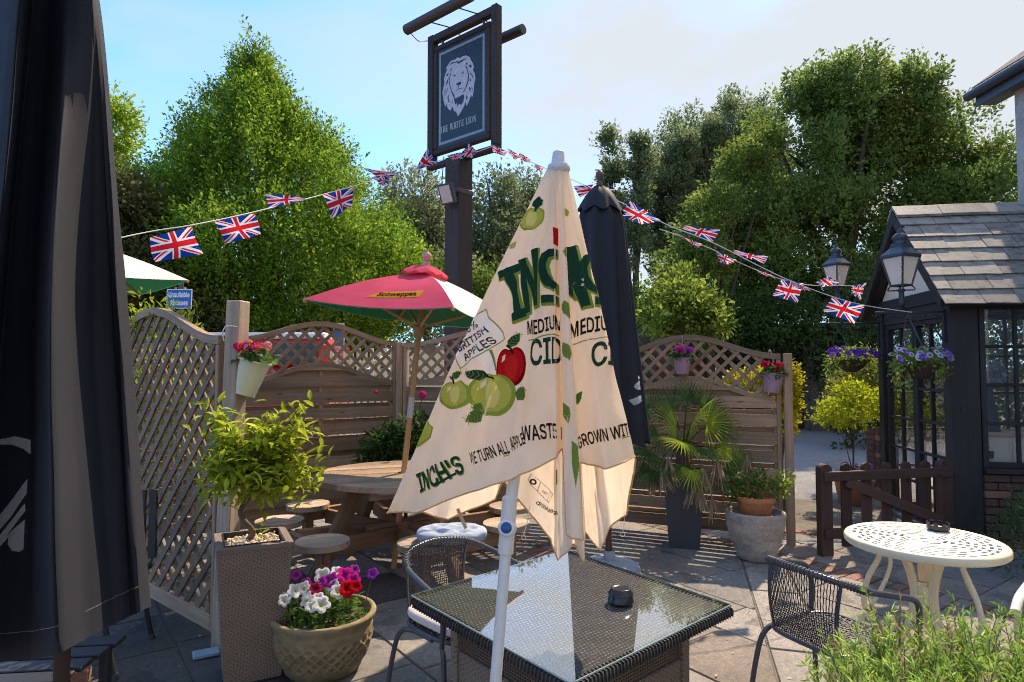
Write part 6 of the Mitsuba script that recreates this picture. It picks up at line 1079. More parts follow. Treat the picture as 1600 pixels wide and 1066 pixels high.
def blossom(m, c, nrm, r, col, eye, lobes=5, cup=0.25, n=20, wave=0.26, mid=None):
    f = frame(z=nrm); a = np.linspace(0, 2 * math.pi, n, endpoint=False); rr = r * (1 - wave + wave * np.abs(np.cos(lobes * a / 2))**0.6); ring = lambda q, h: c + (f[:, 0][None] * (np.cos(a) * rr * q)[:, None] + f[:, 1][None] * (np.sin(a) * rr * q)[:, None]) + f[:, 2] * h
    V = np.vstack([[c - f[:, 2] * r * cup], ring(0.3, -r * cup * 0.35), ring(0.72, 0.02 * r), ring(1.0, -0.08 * r + 0 * r)]); k = np.arange(n); k2 = (k + 1) % n
    F = np.vstack([np.stack([0 * k, 1 + k, 1 + k2], 1)] + [np.vstack([np.stack([1 + i * n + k, 1 + (i + 1) * n + k, 1 + (i + 1) * n + k2], 1), np.stack([1 + i * n + k, 1 + (i + 1) * n + k2, 1 + i * n + k2], 1)]) for i in (0, 1)])
    col, eye = np.array(col, float), np.array(eye, float); C = np.vstack([[eye], np.tile(eye * 0.6 + col * 0.4, (n, 1)) if mid is None else np.tile(mid, (n, 1)), np.tile(col, (2 * n, 1))]); m.add(V, F, C)
def flower(name, parent, *a, **k): m = M(); blossom(m, *a, **k); return m.put(name, 'petal', True, parent)
def leaves_at(rng, centre, R, n, l, w, cols, up=0.6, bs='leaf', name='foliage', parent=None, curl=0.25):
    P = np.asarray(centre) + unit(rng.normal(0, 1, (n, 3))) * np.asarray(R) * rng.random((n, 1))**0.5; d = unit((P - centre) / np.asarray(R) + rng.normal(0, 0.6, (n, 3)) + [0, 0, up * 0.3]); m = M(); m.add(*folded(P, d, unit(rng.normal(0, 0.4, (n, 3)) + [0, 0, 1]), l * rng.uniform(0.7, 1.3, n), w * rng.uniform(0.7, 1.3, n), tint(rng, n, *cols), curl, 2)); m.put(name, bs, False, parent, kind='stuff')
GRN = ((0.06, 0.12, 0.03), (0.13, 0.21, 0.05)); PUR, WHT, MAG, CRI, PNK = (0.13, 0.03, 0.36), (0.72, 0.70, 0.74), (0.55, 0.015, 0.28), (0.55, 0.01, 0.02), (0.75, 0.12, 0.30)
k = thing('tub_pansies', 'purple pansies in the tub under the standard tree', 'flowers'); rng = np.random.default_rng(16); leaves_at(rng, np.array([sp_[0], sY, 0.36]), (0.2, 0.18, 0.08), 120, 0.05, 0.025, GRN, parent=k)
for i in range(16): a = rng.uniform(0, 6.28); r = rng.uniform(0.03, 0.22); flower('flower', k, np.array([sp_[0] + r * math.cos(a), sY - 0.02 + r * 0.8 * math.sin(a), 0.40 + rng.uniform(0, 0.09)]), unit([rng.normal(0, 0.4), -1, 0.6]), 0.03, (0.22, 0.04, 0.36), (0.6, 0.5, 0.1), n=14)
# potted shrub in the tall wicker planter
k = thing('wicker_planter', 'tall tapering brown wicker planter before the diamond trellis', 'planter'); wc = np.array([-1.425, 3.53, 0]); wr = rotz(0.47); ZT = 0.725
def taper(m, w0, w1, z0, z1, c, R, uvs=True, bs=None):
    for i in range(4):
        a = [(-1, -1), (1, -1), (1, 1), (-1, 1)]; p, q = a[i], a[(i + 1) % 4]; V = [np.array([p[0] * w0 / 2, p[1] * w0 / 2, z0]), np.array([q[0] * w0 / 2, q[1] * w0 / 2, z0]), np.array([q[0] * w1 / 2, q[1] * w1 / 2, z1]), np.array([p[0] * w1 / 2, p[1] * w1 / 2, z1])]
        m.add(np.array(V) @ R.T + c, [[0, 1, 2, 3]], uv=[(i * 0.5, z0), (i * 0.5 + w0, z0), (i * 0.5 + w0 + (w1 - w0) / 2, z1), (i * 0.5 - (w1 - w0) / 2, z1)])
m = M(); taper(m, 0.28, 0.37, 0.012, ZT - 0.015, wc, wr); m.put('woven_side', 'weave', False, k)
m = M(); sq = lambda w: sbox(-w / 2, -w / 2, w / 2, w / 2); slab(m, sq(0.378).difference(sq(0.30)), wc, wr[:, 0], wr[:, 1], ez, ZT - 0.022, ZT, (0.17, 0.135, 0.11)); m.put('rim', 'matte', False, k)
m = M(); slab(m, sq(0.30).difference(sq(0.288)), wc, wr[:, 0], wr[:, 1], ez, ZT - 0.06, ZT + 0.006, (0.015, 0.015, 0.016)); m.put('liner', 'satin', False, k)
m = M(); slab(m, sq(0.287), wc, wr[:, 0], wr[:, 1], ez, ZT - 0.07, ZT - 0.03, (0.1, 0.08, 0.06)); rng = np.random.default_rng(17)
for i in range(330):
    V, F = trimesh.creation.icosphere(subdivisions=1).vertices, trimesh.creation.icosphere(subdivisions=1).faces; p = wr @ np.array([*rng.uniform(-0.13, 0.13, 2), ZT - 0.028 + rng.uniform(0, 0.012)]); m.add(np.array(V) * rng.uniform(0.006, 0.014, 3) + wc + p, F, np.array([[0.5, 0.4, 0.29], [0.38, 0.3, 0.22], [0.62, 0.54, 0.42]][rng.integers(3)]))
m.put('gravel', 'matte', True, k, kind='stuff')
m = M(); box(m, wc + [0, 0, 0.008], (0.27, 0.27, 0.016), wr, (0.03, 0.03, 0.03)); m.put('foot', 'matte', True, k)
k = thing('potted_shrub', 'yellow green leafy shrub with a twisted stem in the tall wicker planter', 'shrub'); rng = np.random.default_rng(18)
b = on(391, 838, ZT - 0.02); b[1] = 3.53; b[0] = (390 - 800) / FPX * 3.53; b[2] = ZT - 0.02; zz = np.linspace(0, 0.36, 28); stem = [b + [0.035 * math.sin(x * 27) * (1 - x * 0.8) - 0.0 + 0.0 * x, 0.03 * math.cos(x * 27), x] for x in zz]
m = M(); tube(m, stem, np.linspace(0.017, 0.012, 28), 10, (0.13, 0.095, 0.065)); tips = []
crown = [(-0.16, 0.02, 0.44), (-0.22, 0.06, 0.58), (-0.12, -0.05, 0.70), (0.0, 0.04, 0.66), (0.06, -0.08, 0.55), (0.16, 0.02, 0.50), (0.22, 0.04, 0.62), (0.14, 0.0, 0.74), (0.27, -0.03, 0.48), (-0.06, 0.1, 0.5), (-0.24, -0.02, 0.46), (0.0, -0.14, 0.46), (0.12, 0.12, 0.6), (-0.17, 0.12, 0.66), (0.05, 0.02, 0.76), (0.22, 0.1, 0.72), (-0.25, 0.0, 0.70), (0.2, -0.1, 0.42), (-0.1, -0.12, 0.54), (0.29, 0.02, 0.56), (-0.2, 0.0, 0.36), (-0.24, 0.08, 0.33), (-0.12, -0.1, 0.36), (0.26, -0.06, 0.34), (0.16, -0.12, 0.33), (0.3, 0.05, 0.40), (0.1, -0.16, 0.40), (-0.05, -0.15, 0.62), (0.1, -0.1, 0.68), (0.24, 0.0, 0.82), (-0.2, 0.02, 0.80)]
for c in crown:
    e = b + np.array(c) * [1.08, 1, 0.98] + [0.045, 0, -0.04]; mid_ = (stem[-1] + e) / 2 + [0, 0, -0.02]; P = spline([stem[-1], mid_, e], 10); tube(m, P, np.linspace(0.006, 0.0025, len(P)), 6, (0.13, 0.10, 0.05)); tips.append((P, e))
sk = m.put('stem', 'matte', True, k)
nl = 0
for P, e in tips:
    for j in range(9):
        if nl >= 290: break
        q = P[min(len(P) - 1, int(len(P) * (0.45 + 0.55 * j / 14)))] + rng.normal(0, 0.012, 3); a = j * 2.4 + rng.uniform(0, 0.5); d = unit([math.cos(a), math.sin(a), 0.75 if j > 6 else 0.25 + rng.normal(0, 0.3)]); l = rng.uniform(0.085, 0.145)
        m = M(); V, F, Cc = folded(np.array([q]), np.array([d]), np.array([[0, 0, 1.0]]), l, l * 0.36, tint(rng, 1, (0.34, 0.42, 0.03), (0.52, 0.54, 0.07)), rng.uniform(0.1, 0.45), 4); m.add(V, F, Cc); m.put('leaf', 'leaf', True, k); nl += 1
for j in range(9): q = b + [0.11, -0.06, 0.02 + 0.012 * j]; a = j * 2.4; V, F, Cc = folded(np.array([q]), np.array([unit([math.cos(a), math.sin(a), 0.5])]), np.array([[0, 0, 1.0]]), 0.05, 0.022, tint(rng, 1, (0.34, 0.42, 0.03), (0.52, 0.54, 0.07)), 0.2, 3); m = M(); m.add(V, F, Cc); m.put('leaf', 'leaf', True, k)
m = M(); V_, F_, C_ = [], [], []      # the small inner leaves that fill the crown
for P, e in tips:
    n = 30; q = P[rng.integers(5, len(P), n)] + rng.normal(0, 0.045, (n, 3)); m.add(*folded(q, unit(rng.normal(0, 1, (n, 3)) + [0, 0, 0.3]), unit(rng.normal(0, 0.3, (n, 3)) + [0, 0, 1]), rng.uniform(0.05, 0.09, n), 0.030, tint(rng, n, (0.30, 0.39, 0.03), (0.46, 0.50, 0.06)), 0.3, 2))
m.put('small_leaves', 'leaf', False, k, kind='stuff')
# stone bowl of petunias
k = thing('stone_bowl', 'low round stone bowl planter with woven relief beside the wicker planter', 'planter'); sc0 = np.array([-1.045, 3.58, 0]); th = np.linspace(0, 2 * math.pi, 240, endpoint=False); prof = [(0.0, 0.0), (0.185, 0.0), (0.205, 0.02), (0.21, 0.045), (0.222, 0.05)]; V = []
zz = np.concatenate([[0, 0.02, 0.045], np.linspace(0.05, 0.24, 44), [0.25, 0.262, 0.275, 0.29, 0.302, 0.312, 0.316, 0.312, 0.29, 0.262]]); br = np.concatenate([[0.185, 0.205, 0.212], 0.215 + 0.052 * np.sin(np.linspace(0, 1, 44) * math.pi / 2), [0.264, 0.266, 0.274, 0.283, 0.287, 0.283, 0.27, 0.256, 0.25, 0.248]])
for i, (z, r) in enumerate(zip(zz, br)):
    rel = 0
    if 0.055 < z < 0.20:
        s = (z - 0.055) / 0.145; p = th * 26; row = z / 0.026; a1 = np.abs(np.sin(p / 2 + row * 1.5)); a2 = np.abs(np.sin(p / 2 - row * 1.5)); rel = (0.021 * np.clip(np.maximum(a1**4, 0.9 * a2**4) * 1.5 - 0.2, 0, 1) - 0.012) * min(1, math.sin(math.pi * s) * 4)
    R_ = r + rel + 0.0035 * (meshkit.fbm(np.stack([np.cos(th) * 14, np.sin(th) * 14, 0 * th + z * 50], 1), 3, 2) - 0.5) * 2; V.append(np.stack([R_ * np.cos(th), R_ * np.sin(th), 0 * th + z], 1))
V = np.array(V).reshape(-1, 3) + sc0; n = 240; i, j = np.meshgrid(np.arange(len(zz) - 1), np.arange(n), indexing='ij'); i, j = i.ravel(), j.ravel(); j2 = (j + 1) % n; m = M(); m.add(V, np.stack([i * n + j, i * n + j2, (i + 1) * n + j2, (i + 1) * n + j], 1)); m.put('bowl', 'caststone', True, k)
m = M(); lathe(m, [(0.25, 0.275), (0.0, 0.285)], sc0, 40); m.put('soil', 'soil', True, k)
k = thing('petunias', 'white magenta and red petunias growing in the stone bowl', 'flowers'); rng = np.random.default_rng(19); leaves_at(rng, sc0 + [0, 0, 0.31], (0.24, 0.23, 0.075), 460, 0.055, 0.03, ((0.06, 0.12, 0.025), (0.15, 0.24, 0.05)), parent=k)
for px, py, col, r in ((462, 922, WHT, 34), (478, 936, WHT, 33), (474, 918, WHT, 30), (497, 934, WHT, 28), (502, 944, WHT, 38), (520, 914, WHT, 30), (528, 924, WHT, 32), (505, 900, WHT, 38), (526, 892, WHT, 26), (492, 920, (0.35, 0.02, 0.06), 30), (543, 920, CRI, 38), (556, 916, CRI, 28), (516, 906, (0.45, 0.03, 0.35), 36), (500, 910, (0.4, 0.03, 0.35), 30), (540, 898, MAG, 40), (552, 905, MAG, 32), (462, 898, (0.35, 0.04, 0.32), 26), (478, 910, (0.3, 0.03, 0.3), 22), (582, 896, (0.3, 0.04, 0.42), 26), (555, 890, (0.35, 0.04, 0.3), 24), (450, 928, WHT, 30), (444, 938, WHT, 26), (486, 948, WHT, 24)):
    Y = 3.52 - (py - 905) / 45 * 0.16; c = at(px, py, Y); flower('flower', k, c, unit([rng.normal(0, 0.4), -0.75, 0.75 + rng.normal(0, 0.2)]), r / 1000 * 1.35, col, (0.45, 0.5, 0.15) if col is WHT else np.array(col) * 0.3, cup=0.5)
    tube(mst := M(), [c - [0, 0, 0.004], sc0 + (c - sc0) * [0.8, 0.8, 0] + [0, 0, 0.29]], 0.002, 5, (0.12, 0.18, 0.05)); mst.put('flower_stalk', 'matte', True, k)
# flower pots hung on the fence
def hung_pot(label, flabel, c, r0, r1, h, col, fcol, nf, seed, tilt=0.0, hook=None, kind='geranium'):
    k = thing('hanging_pot', label, 'flower pot'); Rr = np.array([[math.cos(tilt), 0, math.sin(tilt)], [0, 1, 0], [-math.sin(tilt), 0, math.cos(tilt)]]); m = M(); lathe(m, [(0, 0), (r0, 0), (r0 * 0.98, 0.004), (r1 * 0.97, h * 0.93), (r1 * 1.06, h * 0.94), (r1 * 1.06, h), (r1 * 0.98, h), (r1 * 0.93, h * 0.85), (0, h * 0.85)], c, 28, col, Rr); m.put('pot', 'satin', True, k)
    if hook is not None: m = M(); tube(m, spline(hook, 18), 0.0085, 7, col, flat=0.6); m.put('hook', 'satin', True, k)
    f = thing('geraniums', flabel, 'flowers'); rng = np.random.default_rng(seed); tp = c + Rr @ np.array([0, 0, h]); leaves_at(rng, tp + [0, 0, 0.02], (r1 * 1.25, r1 * 1.1, 0.05), 110, 0.05, 0.042, ((0.07, 0.15, 0.04), (0.16, 0.26, 0.06)), parent=f)
    for i in range(nf):
        a = rng.uniform(0, 6.28); q = tp + [r1 * rng.uniform(0.2, 1.1) * math.cos(a), r1 * rng.uniform(0.1, 0.9) * math.sin(a) - 0.02, 0.05 + rng.uniform(0, 0.05)]; m = M(); cl = fcol[i % len(fcol)]
        for j in range(16): d = unit(rng.normal(0, 1, 3) + [0, -0.2, 0.3]); blossom(m, q + d * 0.026, d, 0.016, np.array(cl) * rng.uniform(0.8, 1.2), np.array(cl) * 0.5, n=10)
        m.put('flower_head', 'petal', True, f)
    return k
p1 = at(392, 617, 3.86); hung_pot('cream bucket hanging on the tall timber post with pink flowers', 'red and pink geraniums in the cream bucket on the timber post', p1 + [-0.045, 0.02, 0], 0.06, 0.096, 0.22, (0.60, 0.56, 0.38), [(0.75, 0.10, 0.08), (0.70, 0.03, 0.18), (0.8, 0.30, 0.32)], 11, 20, 0.28)
k = thing('cable_tie', 'white cable tie looped round the tall timber post', 'cable tie'); p = at(358, 520, 3.84); m = M(); tube(m, spline([p + [0.05, 0.0, 0.035], p + [0.0, -0.03, 0.04], p + [-0.03, -0.02, 0.0], p + [-0.03, 0.0, -0.05]], 14), 0.004, 6, (0.75, 0.72, 0.66)); m.put('loop', 'satin', True, k)
p2 = at(1066, 585, 6.36); hung_pot('mauve pot hanging near the top of the right fence panel', 'magenta flowers in the pot nearer the palm', p2, 0.06, 0.09, 0.165, (0.33, 0.20, 0.25), [(0.45, 0.03, 0.33), (0.6, 0.05, 0.45), (0.3, 0.04, 0.4)], 10, 21, 0.0, [p2 + [0, 0.02, 0.16], at(1066, 545, 6.38), at(1066, 527, 6.42), at(1066, 526, 6.46), at(1066, 535, 6.48)])
p3 = at(1205, 614, 6.06); hung_pot('mauve pot tilted at the free end of the right fence panel', 'red geraniums in the tilted mauve pot', p3, 0.066, 0.10, 0.185, (0.33, 0.19, 0.25), [(0.65, 0.02, 0.05), (0.7, 0.03, 0.12), (0.55, 0.02, 0.02)], 10, 22, 0.16, [p3 + [0.02, 0.02, 0.18], at(1208, 560, 6.1), at(1204, 549, 6.12), at(1201, 549, 6.2), at(1200, 560, 6.24)])
# fan palm in its tall dark pot
k = thing('dark_planter', 'tall square charcoal planter holding the fan palm', 'planter'); pc2 = np.array([1.615, 6.02, 0]); R2 = rotz(-0.25); m = M()
for i in range(4):
    a = [(-1, -1), (1, -1), (1, 1), (-1, 1)]; p, q = a[i], a[(i + 1) % 4]; m.add((np.array([[p[0] * 0.135, p[1] * 0.135, 0], [q[0] * 0.135, q[1] * 0.135, 0], [q[0] * 0.182, q[1] * 0.182, 0.68], [p[0] * 0.182, p[1] * 0.182, 0.68]]) @ R2.T) + pc2, [[0, 1, 2, 3]], (0.045, 0.05, 0.062))
m.put('side', 'satin', False, k); m = M(); s = lambda w: sbox(-w, -w, w, w); slab(m, s(0.188).difference(s(0.16)), pc2, R2[:, 0], R2[:, 1], ez, 0.665, 0.70, (0.05, 0.055, 0.067)); m.put('rim', 'satin', False, k); m = M(); slab(m, s(0.16), pc2, R2[:, 0], R2[:, 1], ez, 0.6, 0.66); m.put('soil', 'soil', False, k)
k = thing('fan_palm', 'fan palm with green and dry brown fronds in the charcoal planter', 'palm'); rng = np.random.default_rng(23)
m = M(); lathe(m, [(0.03, 0.6), (0.075, 0.68), (0.07, 0.8), (0.055, 0.92), (0.0, 0.97)], pc2, 14, (0.10, 0.07, 0.045)); m.put('trunk', 'matte', True, k)
def frond(tip, nrm, size, cols, dry=False, n=24):
    m = M(); o = pc2 + [0, 0, 0.90]; P = spline([o, (o + tip) / 2 + [0, 0, 0.06 if not dry else 0.16], tip], 10); tube(m, P, np.linspace(0.008, 0.004, len(P)), 5, cols[0]); d = unit(tip - P[-3]); nrm = unit(np.asarray(nrm) - d * (np.asarray(nrm) @ d)); s = np.cross(d, nrm); a = np.linspace(-1.95, 1.95, n) * (1 if not dry else 0.42); D = np.cos(a)[:, None] * d + np.sin(a)[:, None] * s; L_ = size * 1.18 * (0.8 + 0.2 * np.cos(a * 0.7)) * rng.uniform(0.92, 1.05, n)
    m.add(*folded(np.repeat(tip[None], n, 0), D, np.repeat(nrm[None], n, 0), L_, 0.0135, tint(rng, n, *cols), rng.uniform(0.05, 0.3), 4)); m.put('frond', 'leaf', False, k, 'dry brown hanging frond' if dry else None)
PG = ((0.22, 0.31, 0.035), (0.44, 0.50, 0.06)); PD = ((0.055, 0.105, 0.035), (0.12, 0.19, 0.06))  # PG is brighter: light on the front fronds put into their colour
for px, py, Y, nx, nz, sz, c in ((1085, 655, 5.85, 0.1, 0.8, 0.25, PG), (1105, 662, 5.9, 0.5, 0.6, 0.24, PG), (1050, 640, 6.1, -0.2, 0.7, 0.26, PD), (1020, 640, 6.15, -0.5, 0.6, 0.24, PD), (1075, 625, 6.15, 0.2, 0.5, 0.22, PD), (1100, 635, 6.12, 0.4, 0.5, 0.22, PD), (1028, 680, 5.9, -0.6, 0.6, 0.23, PD), (1012, 705, 5.85, -0.7, 0.5, 0.22, PD), (1065, 690, 5.7, 0.0, 0.5, 0.22, PG), (1095, 700, 5.7, 0.3, 0.5, 0.21, PD), (1125, 700, 5.85, 0.7, 0.5, 0.22, PG), (1150, 715, 5.9, 0.8, 0.5, 0.22, PD), (1045, 725, 5.65, -0.3, 0.4, 0.2, PD), (1080, 735, 5.6, 0.1, 0.3, 0.2, PG), (1018, 735, 5.75, -0.6, 0.4, 0.2, PD), (1130, 735, 5.75, 0.6, 0.4, 0.2, PD), (1055, 665, 5.95, -0.2, 0.6, 0.24, PG), (1120, 665, 6.1, 0.6, 0.6, 0.24, PD)): frond(at(px, py, Y), (nx * 0.6, -0.75, nz), sz, c)
BR = ((0.30, 0.22, 0.14), (0.46, 0.38, 0.27))
for px, py, Y, sz in ((1043, 712, 5.62, 0.24), (1088, 748, 5.58, 0.25), (1120, 715, 5.62, 0.26), (1112, 775, 5.62, 0.2), (1168, 710, 5.75, 0.2), (1022, 745, 5.7, 0.16), (1075, 768, 5.62, 0.12), (1100, 735, 5.55, 0.22), (1032, 730, 5.6, 0.2), (1095, 765, 5.52, 0.16)):
    tp_ = at(px, py, Y); m = M(); o = pc2 + [0, 0, 0.9]; P = spline([o, (o + tp_) / 2 + [0, 0, 0.1], tp_], 10); tube(m, P, 0.004, 5, BR[0]); a = rng.uniform(-0.36, 0.36, 18); D = np.stack([np.sin(a) * 1.0 + rng.normal(0, 0.1), -0.15 + 0.15 * rng.normal(0, 1, 18), -np.cos(a)], 1); m.add(*folded(np.repeat(tp_[None], 18, 0), D, np.tile([0, -1.0, 0.2], (18, 1)), sz * rng.uniform(0.7, 1.35, 18), 0.0145, tint(rng, 18, *BR), 0.05, 3)); m.put('frond', 'leaf', False, k, 'dry brown hanging frond')
# granite pot with terracotta pot
k = thing('granite_pot', 'rough rounded stone pot at the end of the fence', 'planter'); gp = np.array([2.125, 5.60, 0]); V, F = trimesh.creation.icosphere(subdivisions=5).vertices, trimesh.creation.icosphere(subdivisions=5).faces
z = np.concatenate([[0, 0.0, 0.02], np.linspace(0.05, 0.38, 30), [0.40, 0.415, 0.418, 0.41, 0.36, 0.34]]); r = np.concatenate([[0, 0.13, 0.15], np.interp(np.linspace(0.05, 0.38, 30), [0.05, 0.15, 0.28, 0.38], [0.165, 0.205, 0.238, 0.25]), [0.25, 0.243, 0.232, 0.215, 0.205, 0.0]]); n = 120; th = np.linspace(0, 2 * math.pi, n, endpoint=False); V = []
for zz_, rr_ in zip(z, r): q = np.stack([np.cos(th) * 5, np.sin(th) * 5, 0 * th + zz_ * 22], 1); V.append(np.stack([(rr_ + (0.022 * (meshkit.fbm(q * 1.6, 4, 6) - 0.5) if rr_ > 0 else 0)) * np.cos(th), (rr_ + (0.022 * (meshkit.fbm(q * 1.6, 4, 6) - 0.5) if rr_ > 0 else 0)) * np.sin(th), 0 * th + zz_], 1))
V = np.array(V).reshape(-1, 3) + gp; i, j = np.meshgrid(np.arange(len(z) - 1), np.arange(n), indexing='ij'); i, j = i.ravel(), j.ravel(); j2 = (j + 1) % n; m = M(); m.add(V, np.stack([i * n + j, i * n + j2, (i + 1) * n + j2, (i + 1) * n + j], 1)); m.put('bowl', 'granite', True, k)
k = thing('terracotta_pot', 'orange terracotta pot sitting in the mouth of the granite pot', 'flower pot'); m = M(); lathe(m, [(0, 0.361), (0.125, 0.361), (0.155, 0.50), (0.168, 0.50), (0.172, 0.545), (0.155, 0.545), (0.145, 0.52), (0, 0.51)], gp, 32, (0.42, 0.17, 0.075)); m.put('pot', 'matte', True, k)
k = thing('pot_plant', 'straggly green plant growing in the terracotta pot', 'plant'); rng = np.random.default_rng(24); leaves_at(rng, gp + [0.02, 0, 0.64], (0.2, 0.17, 0.13), 240, 0.06, 0.024, ((0.07, 0.13, 0.03), (0.18, 0.28, 0.05)), parent=k); leaves_at(rng, gp + [0.24, -0.05, 0.66], (0.10, 0.08, 0.13), 110, 0.04, 0.026, ((0.2, 0.3, 0.04), (0.34, 0.42, 0.07)), parent=k, name='sunlit_sprig'); leaves_at(rng, gp + [-0.2, -0.02, 0.6], (0.12, 0.1, 0.16), 120, 0.045, 0.026, GRN, parent=k, name='side_sprig')
m = M()
for i in range(12): e = gp + [rng.uniform(-0.22, 0.28), rng.uniform(-0.12, 0.1), rng.uniform(0.6, 0.8)]; tube(m, spline([gp + [0, 0, 0.5], (gp + e) / 2 + [0, 0, 0.32], e], 8), 0.003, 5, (0.1, 0.08, 0.04))
m.put('stem', 'matte', True, k)
# peony bush, climber, rosemary
k = thing('peony_bush', 'dark green peony bush against the back fence with a pink bloom', 'shrub'); rng = np.random.default_rng(25); bc = at(635, 690, 6.55)
for i, (dx, dz, r) in enumerate(((-0.22, -0.02, 0.24), (0.12, 0.06, 0.28), (0.38, -0.05, 0.25), (0.0, -0.2, 0.3), (-0.3, -0.25, 0.22))): leaves_at(rng, bc + [dx, 0, dz], (r, r * 0.8, r * 0.75), 330, 0.10, 0.034, ((0.035, 0.085, 0.022), (0.09, 0.16, 0.04)), 1.0, parent=k, curl=0.35)
c = at(660, 617, 6.3); m = M(); tube(m, [c, bc + [0.1, 0, 0.1]], 0.005, 6, (0.08, 0.13, 0.04)); tube(m, [bc * [1, 1, 0], bc], 0.02, 6, (0.08, 0.06, 0.04)); m.put('stem', 'matte', True, k)
m = M()
for j in range(26): d = unit(rng.normal(0, 1, 3)); blossom(m, c + d * 0.03, d, 0.03, np.array((0.72, 0.04, 0.28)) * rng.uniform(0.8, 1.15), (0.5, 0.02, 0.15), n=10)
m.put('bloom', 'petal', True, k)
m = M(); c = at(587, 612, 6.4)
for j in range(10): d = unit(rng.normal(0, 1, 3)); blossom(m, c + d * 0.014, d, 0.015, (0.6, 0.04, 0.22), (0.4, 0.02, 0.1), n=8)
m.put('bud', 'petal', True, k)
tree('climber', 'yellow green climbing plant tangled in the left end of the trellis', None, [(-2.9, 5.05, 1.6, 0.35, 0.22, 0.5), (-2.6, 4.75, 1.85, 0.25, 0.12, 0.22), (-3.3, 5.4, 1.2, 0.5, 0.3, 0.9), (-2.6, 5.0, 1.2, 0.3, 0.15, 0.5)], 620, ((0.26, 0.34, 0.03), (0.42, 0.46, 0.05)), 0.055, 0.15, 7, 0.6, seed=26, cat='plant', wide=0.42)
k = thing('climber', 'upright young shoots rising over the trellis rail before the bus sign', 'plant'); rng = np.random.default_rng(27); m = M()
for px, py, Y in ((262, 478, 4.62), (268, 490, 4.6), (296, 480, 4.5), (306, 470, 4.5), (258, 500, 4.6), (214, 490, 4.8), (220, 478, 4.8), (300, 492, 4.45)):
    e = at(px, py, Y); o = e - [rng.normal(0, 0.04), 0.05, 0.25]; P = spline([o, (o + e) / 2 + [0.01, 0, 0], e], 8); tube(m, P, 0.0025, 5, (0.2, 0.24, 0.05)); n = 12; q = P[rng.integers(2, len(P), n)]; m.add(*folded(q, unit(rng.normal(0, 0.6, (n, 3)) + [0, 0, 0.9]), unit(rng.normal(0, 1, (n, 3))), rng.uniform(0.035, 0.06, n), 0.016, tint(rng, n, (0.36, 0.42, 0.04), (0.5, 0.52, 0.07)), 0.2, 2))
m.put('shoot', 'leaf', False, k, kind='stuff')
k = thing('rosemary_bush', 'spiky green rosemary bush across the lower right corner', 'shrub'); rng = np.random.default_rng(28); n = 1600; base = np.stack([rng.uniform(0.80, 1.95, n), rng.uniform(1.30, 2.12, n), rng.uniform(0.30, 0.62, n)], 1); base[:, 2] += 0.12 * np.clip((base[:, 0] - 0.85) / 0.3, -1, 1) - 0.10 * np.clip((2.0 - base[:, 1]) / 0.5, 0, 1) * 0; base[:, 2] = np.minimum(base[:, 2], 0.60 + 0.1 * meshkit.noise(base * [4, 4, 0], 4) - 0.22 * np.clip((1.03 - base[:, 0]) / 0.25, 0, 1)); ok = base[:, 0] > 0.78 * base[:, 1] * 0.62; base = base[ok]; n = len(base)
out = unit(rng.normal(0, 0.36, (n, 3)) + [0.0, 0.05, 1.0]); L_ = rng.uniform(0.12, 0.26, n); m, ms = M(), M(); t = rng.random((n, 46)); P = base[:, None] + out[:, None] * (L_[:, None] * t)[..., None]; sd = unit(rng.normal(0, 1, (n, 46, 3))); D = unit(sd * 0.75 + out[:, None] * 0.75); dead = rng.random(n) < 0.13; col = tint(rng, n, (0.22, 0.37, 0.06), (0.44, 0.55, 0.14)); col[dead] = tint(rng, int(dead.sum()), (0.30, 0.22, 0.13), (0.42, 0.34, 0.22)); col = np.repeat(col[:, None], 46, 1) * (0.75 + 0.5 * rng.random((n, 46, 1)))
m.add(*quads(P.reshape(-1, 3), D.reshape(-1, 3), unit(rng.normal(0, 1, (n * 46, 3))), 0.032 * (0.7 + 0.5 * rng.random(n * 46)), 0.0062, col.reshape(-1, 3))); m.put('foliage', 'leaf', False, k, kind='stuff')
for i in range(n): tube(ms, [base[i] - out[i] * 0.12, base[i] + out[i] * L_[i] * 0.9], [0.003, 0.0012], 4, (0.16, 0.12, 0.08))
for i in range(60): e = base[rng.integers(n)]; tube(ms, spline([(1.5 + rng.normal(0, 0.15), 1.7 + rng.normal(0, 0.12), 0.02), (e + [1.5, 1.7, 0.1]) / 2, e], 7), [0.008, 0.007, 0.006, 0.005, 0.004, 0.003, 0.0025, 0.002][:len(spline([e, e + 1, e + 2], 7))], 5, (0.14, 0.10, 0.07))
ms.put('stem', 'matte', True, k, kind='stuff')
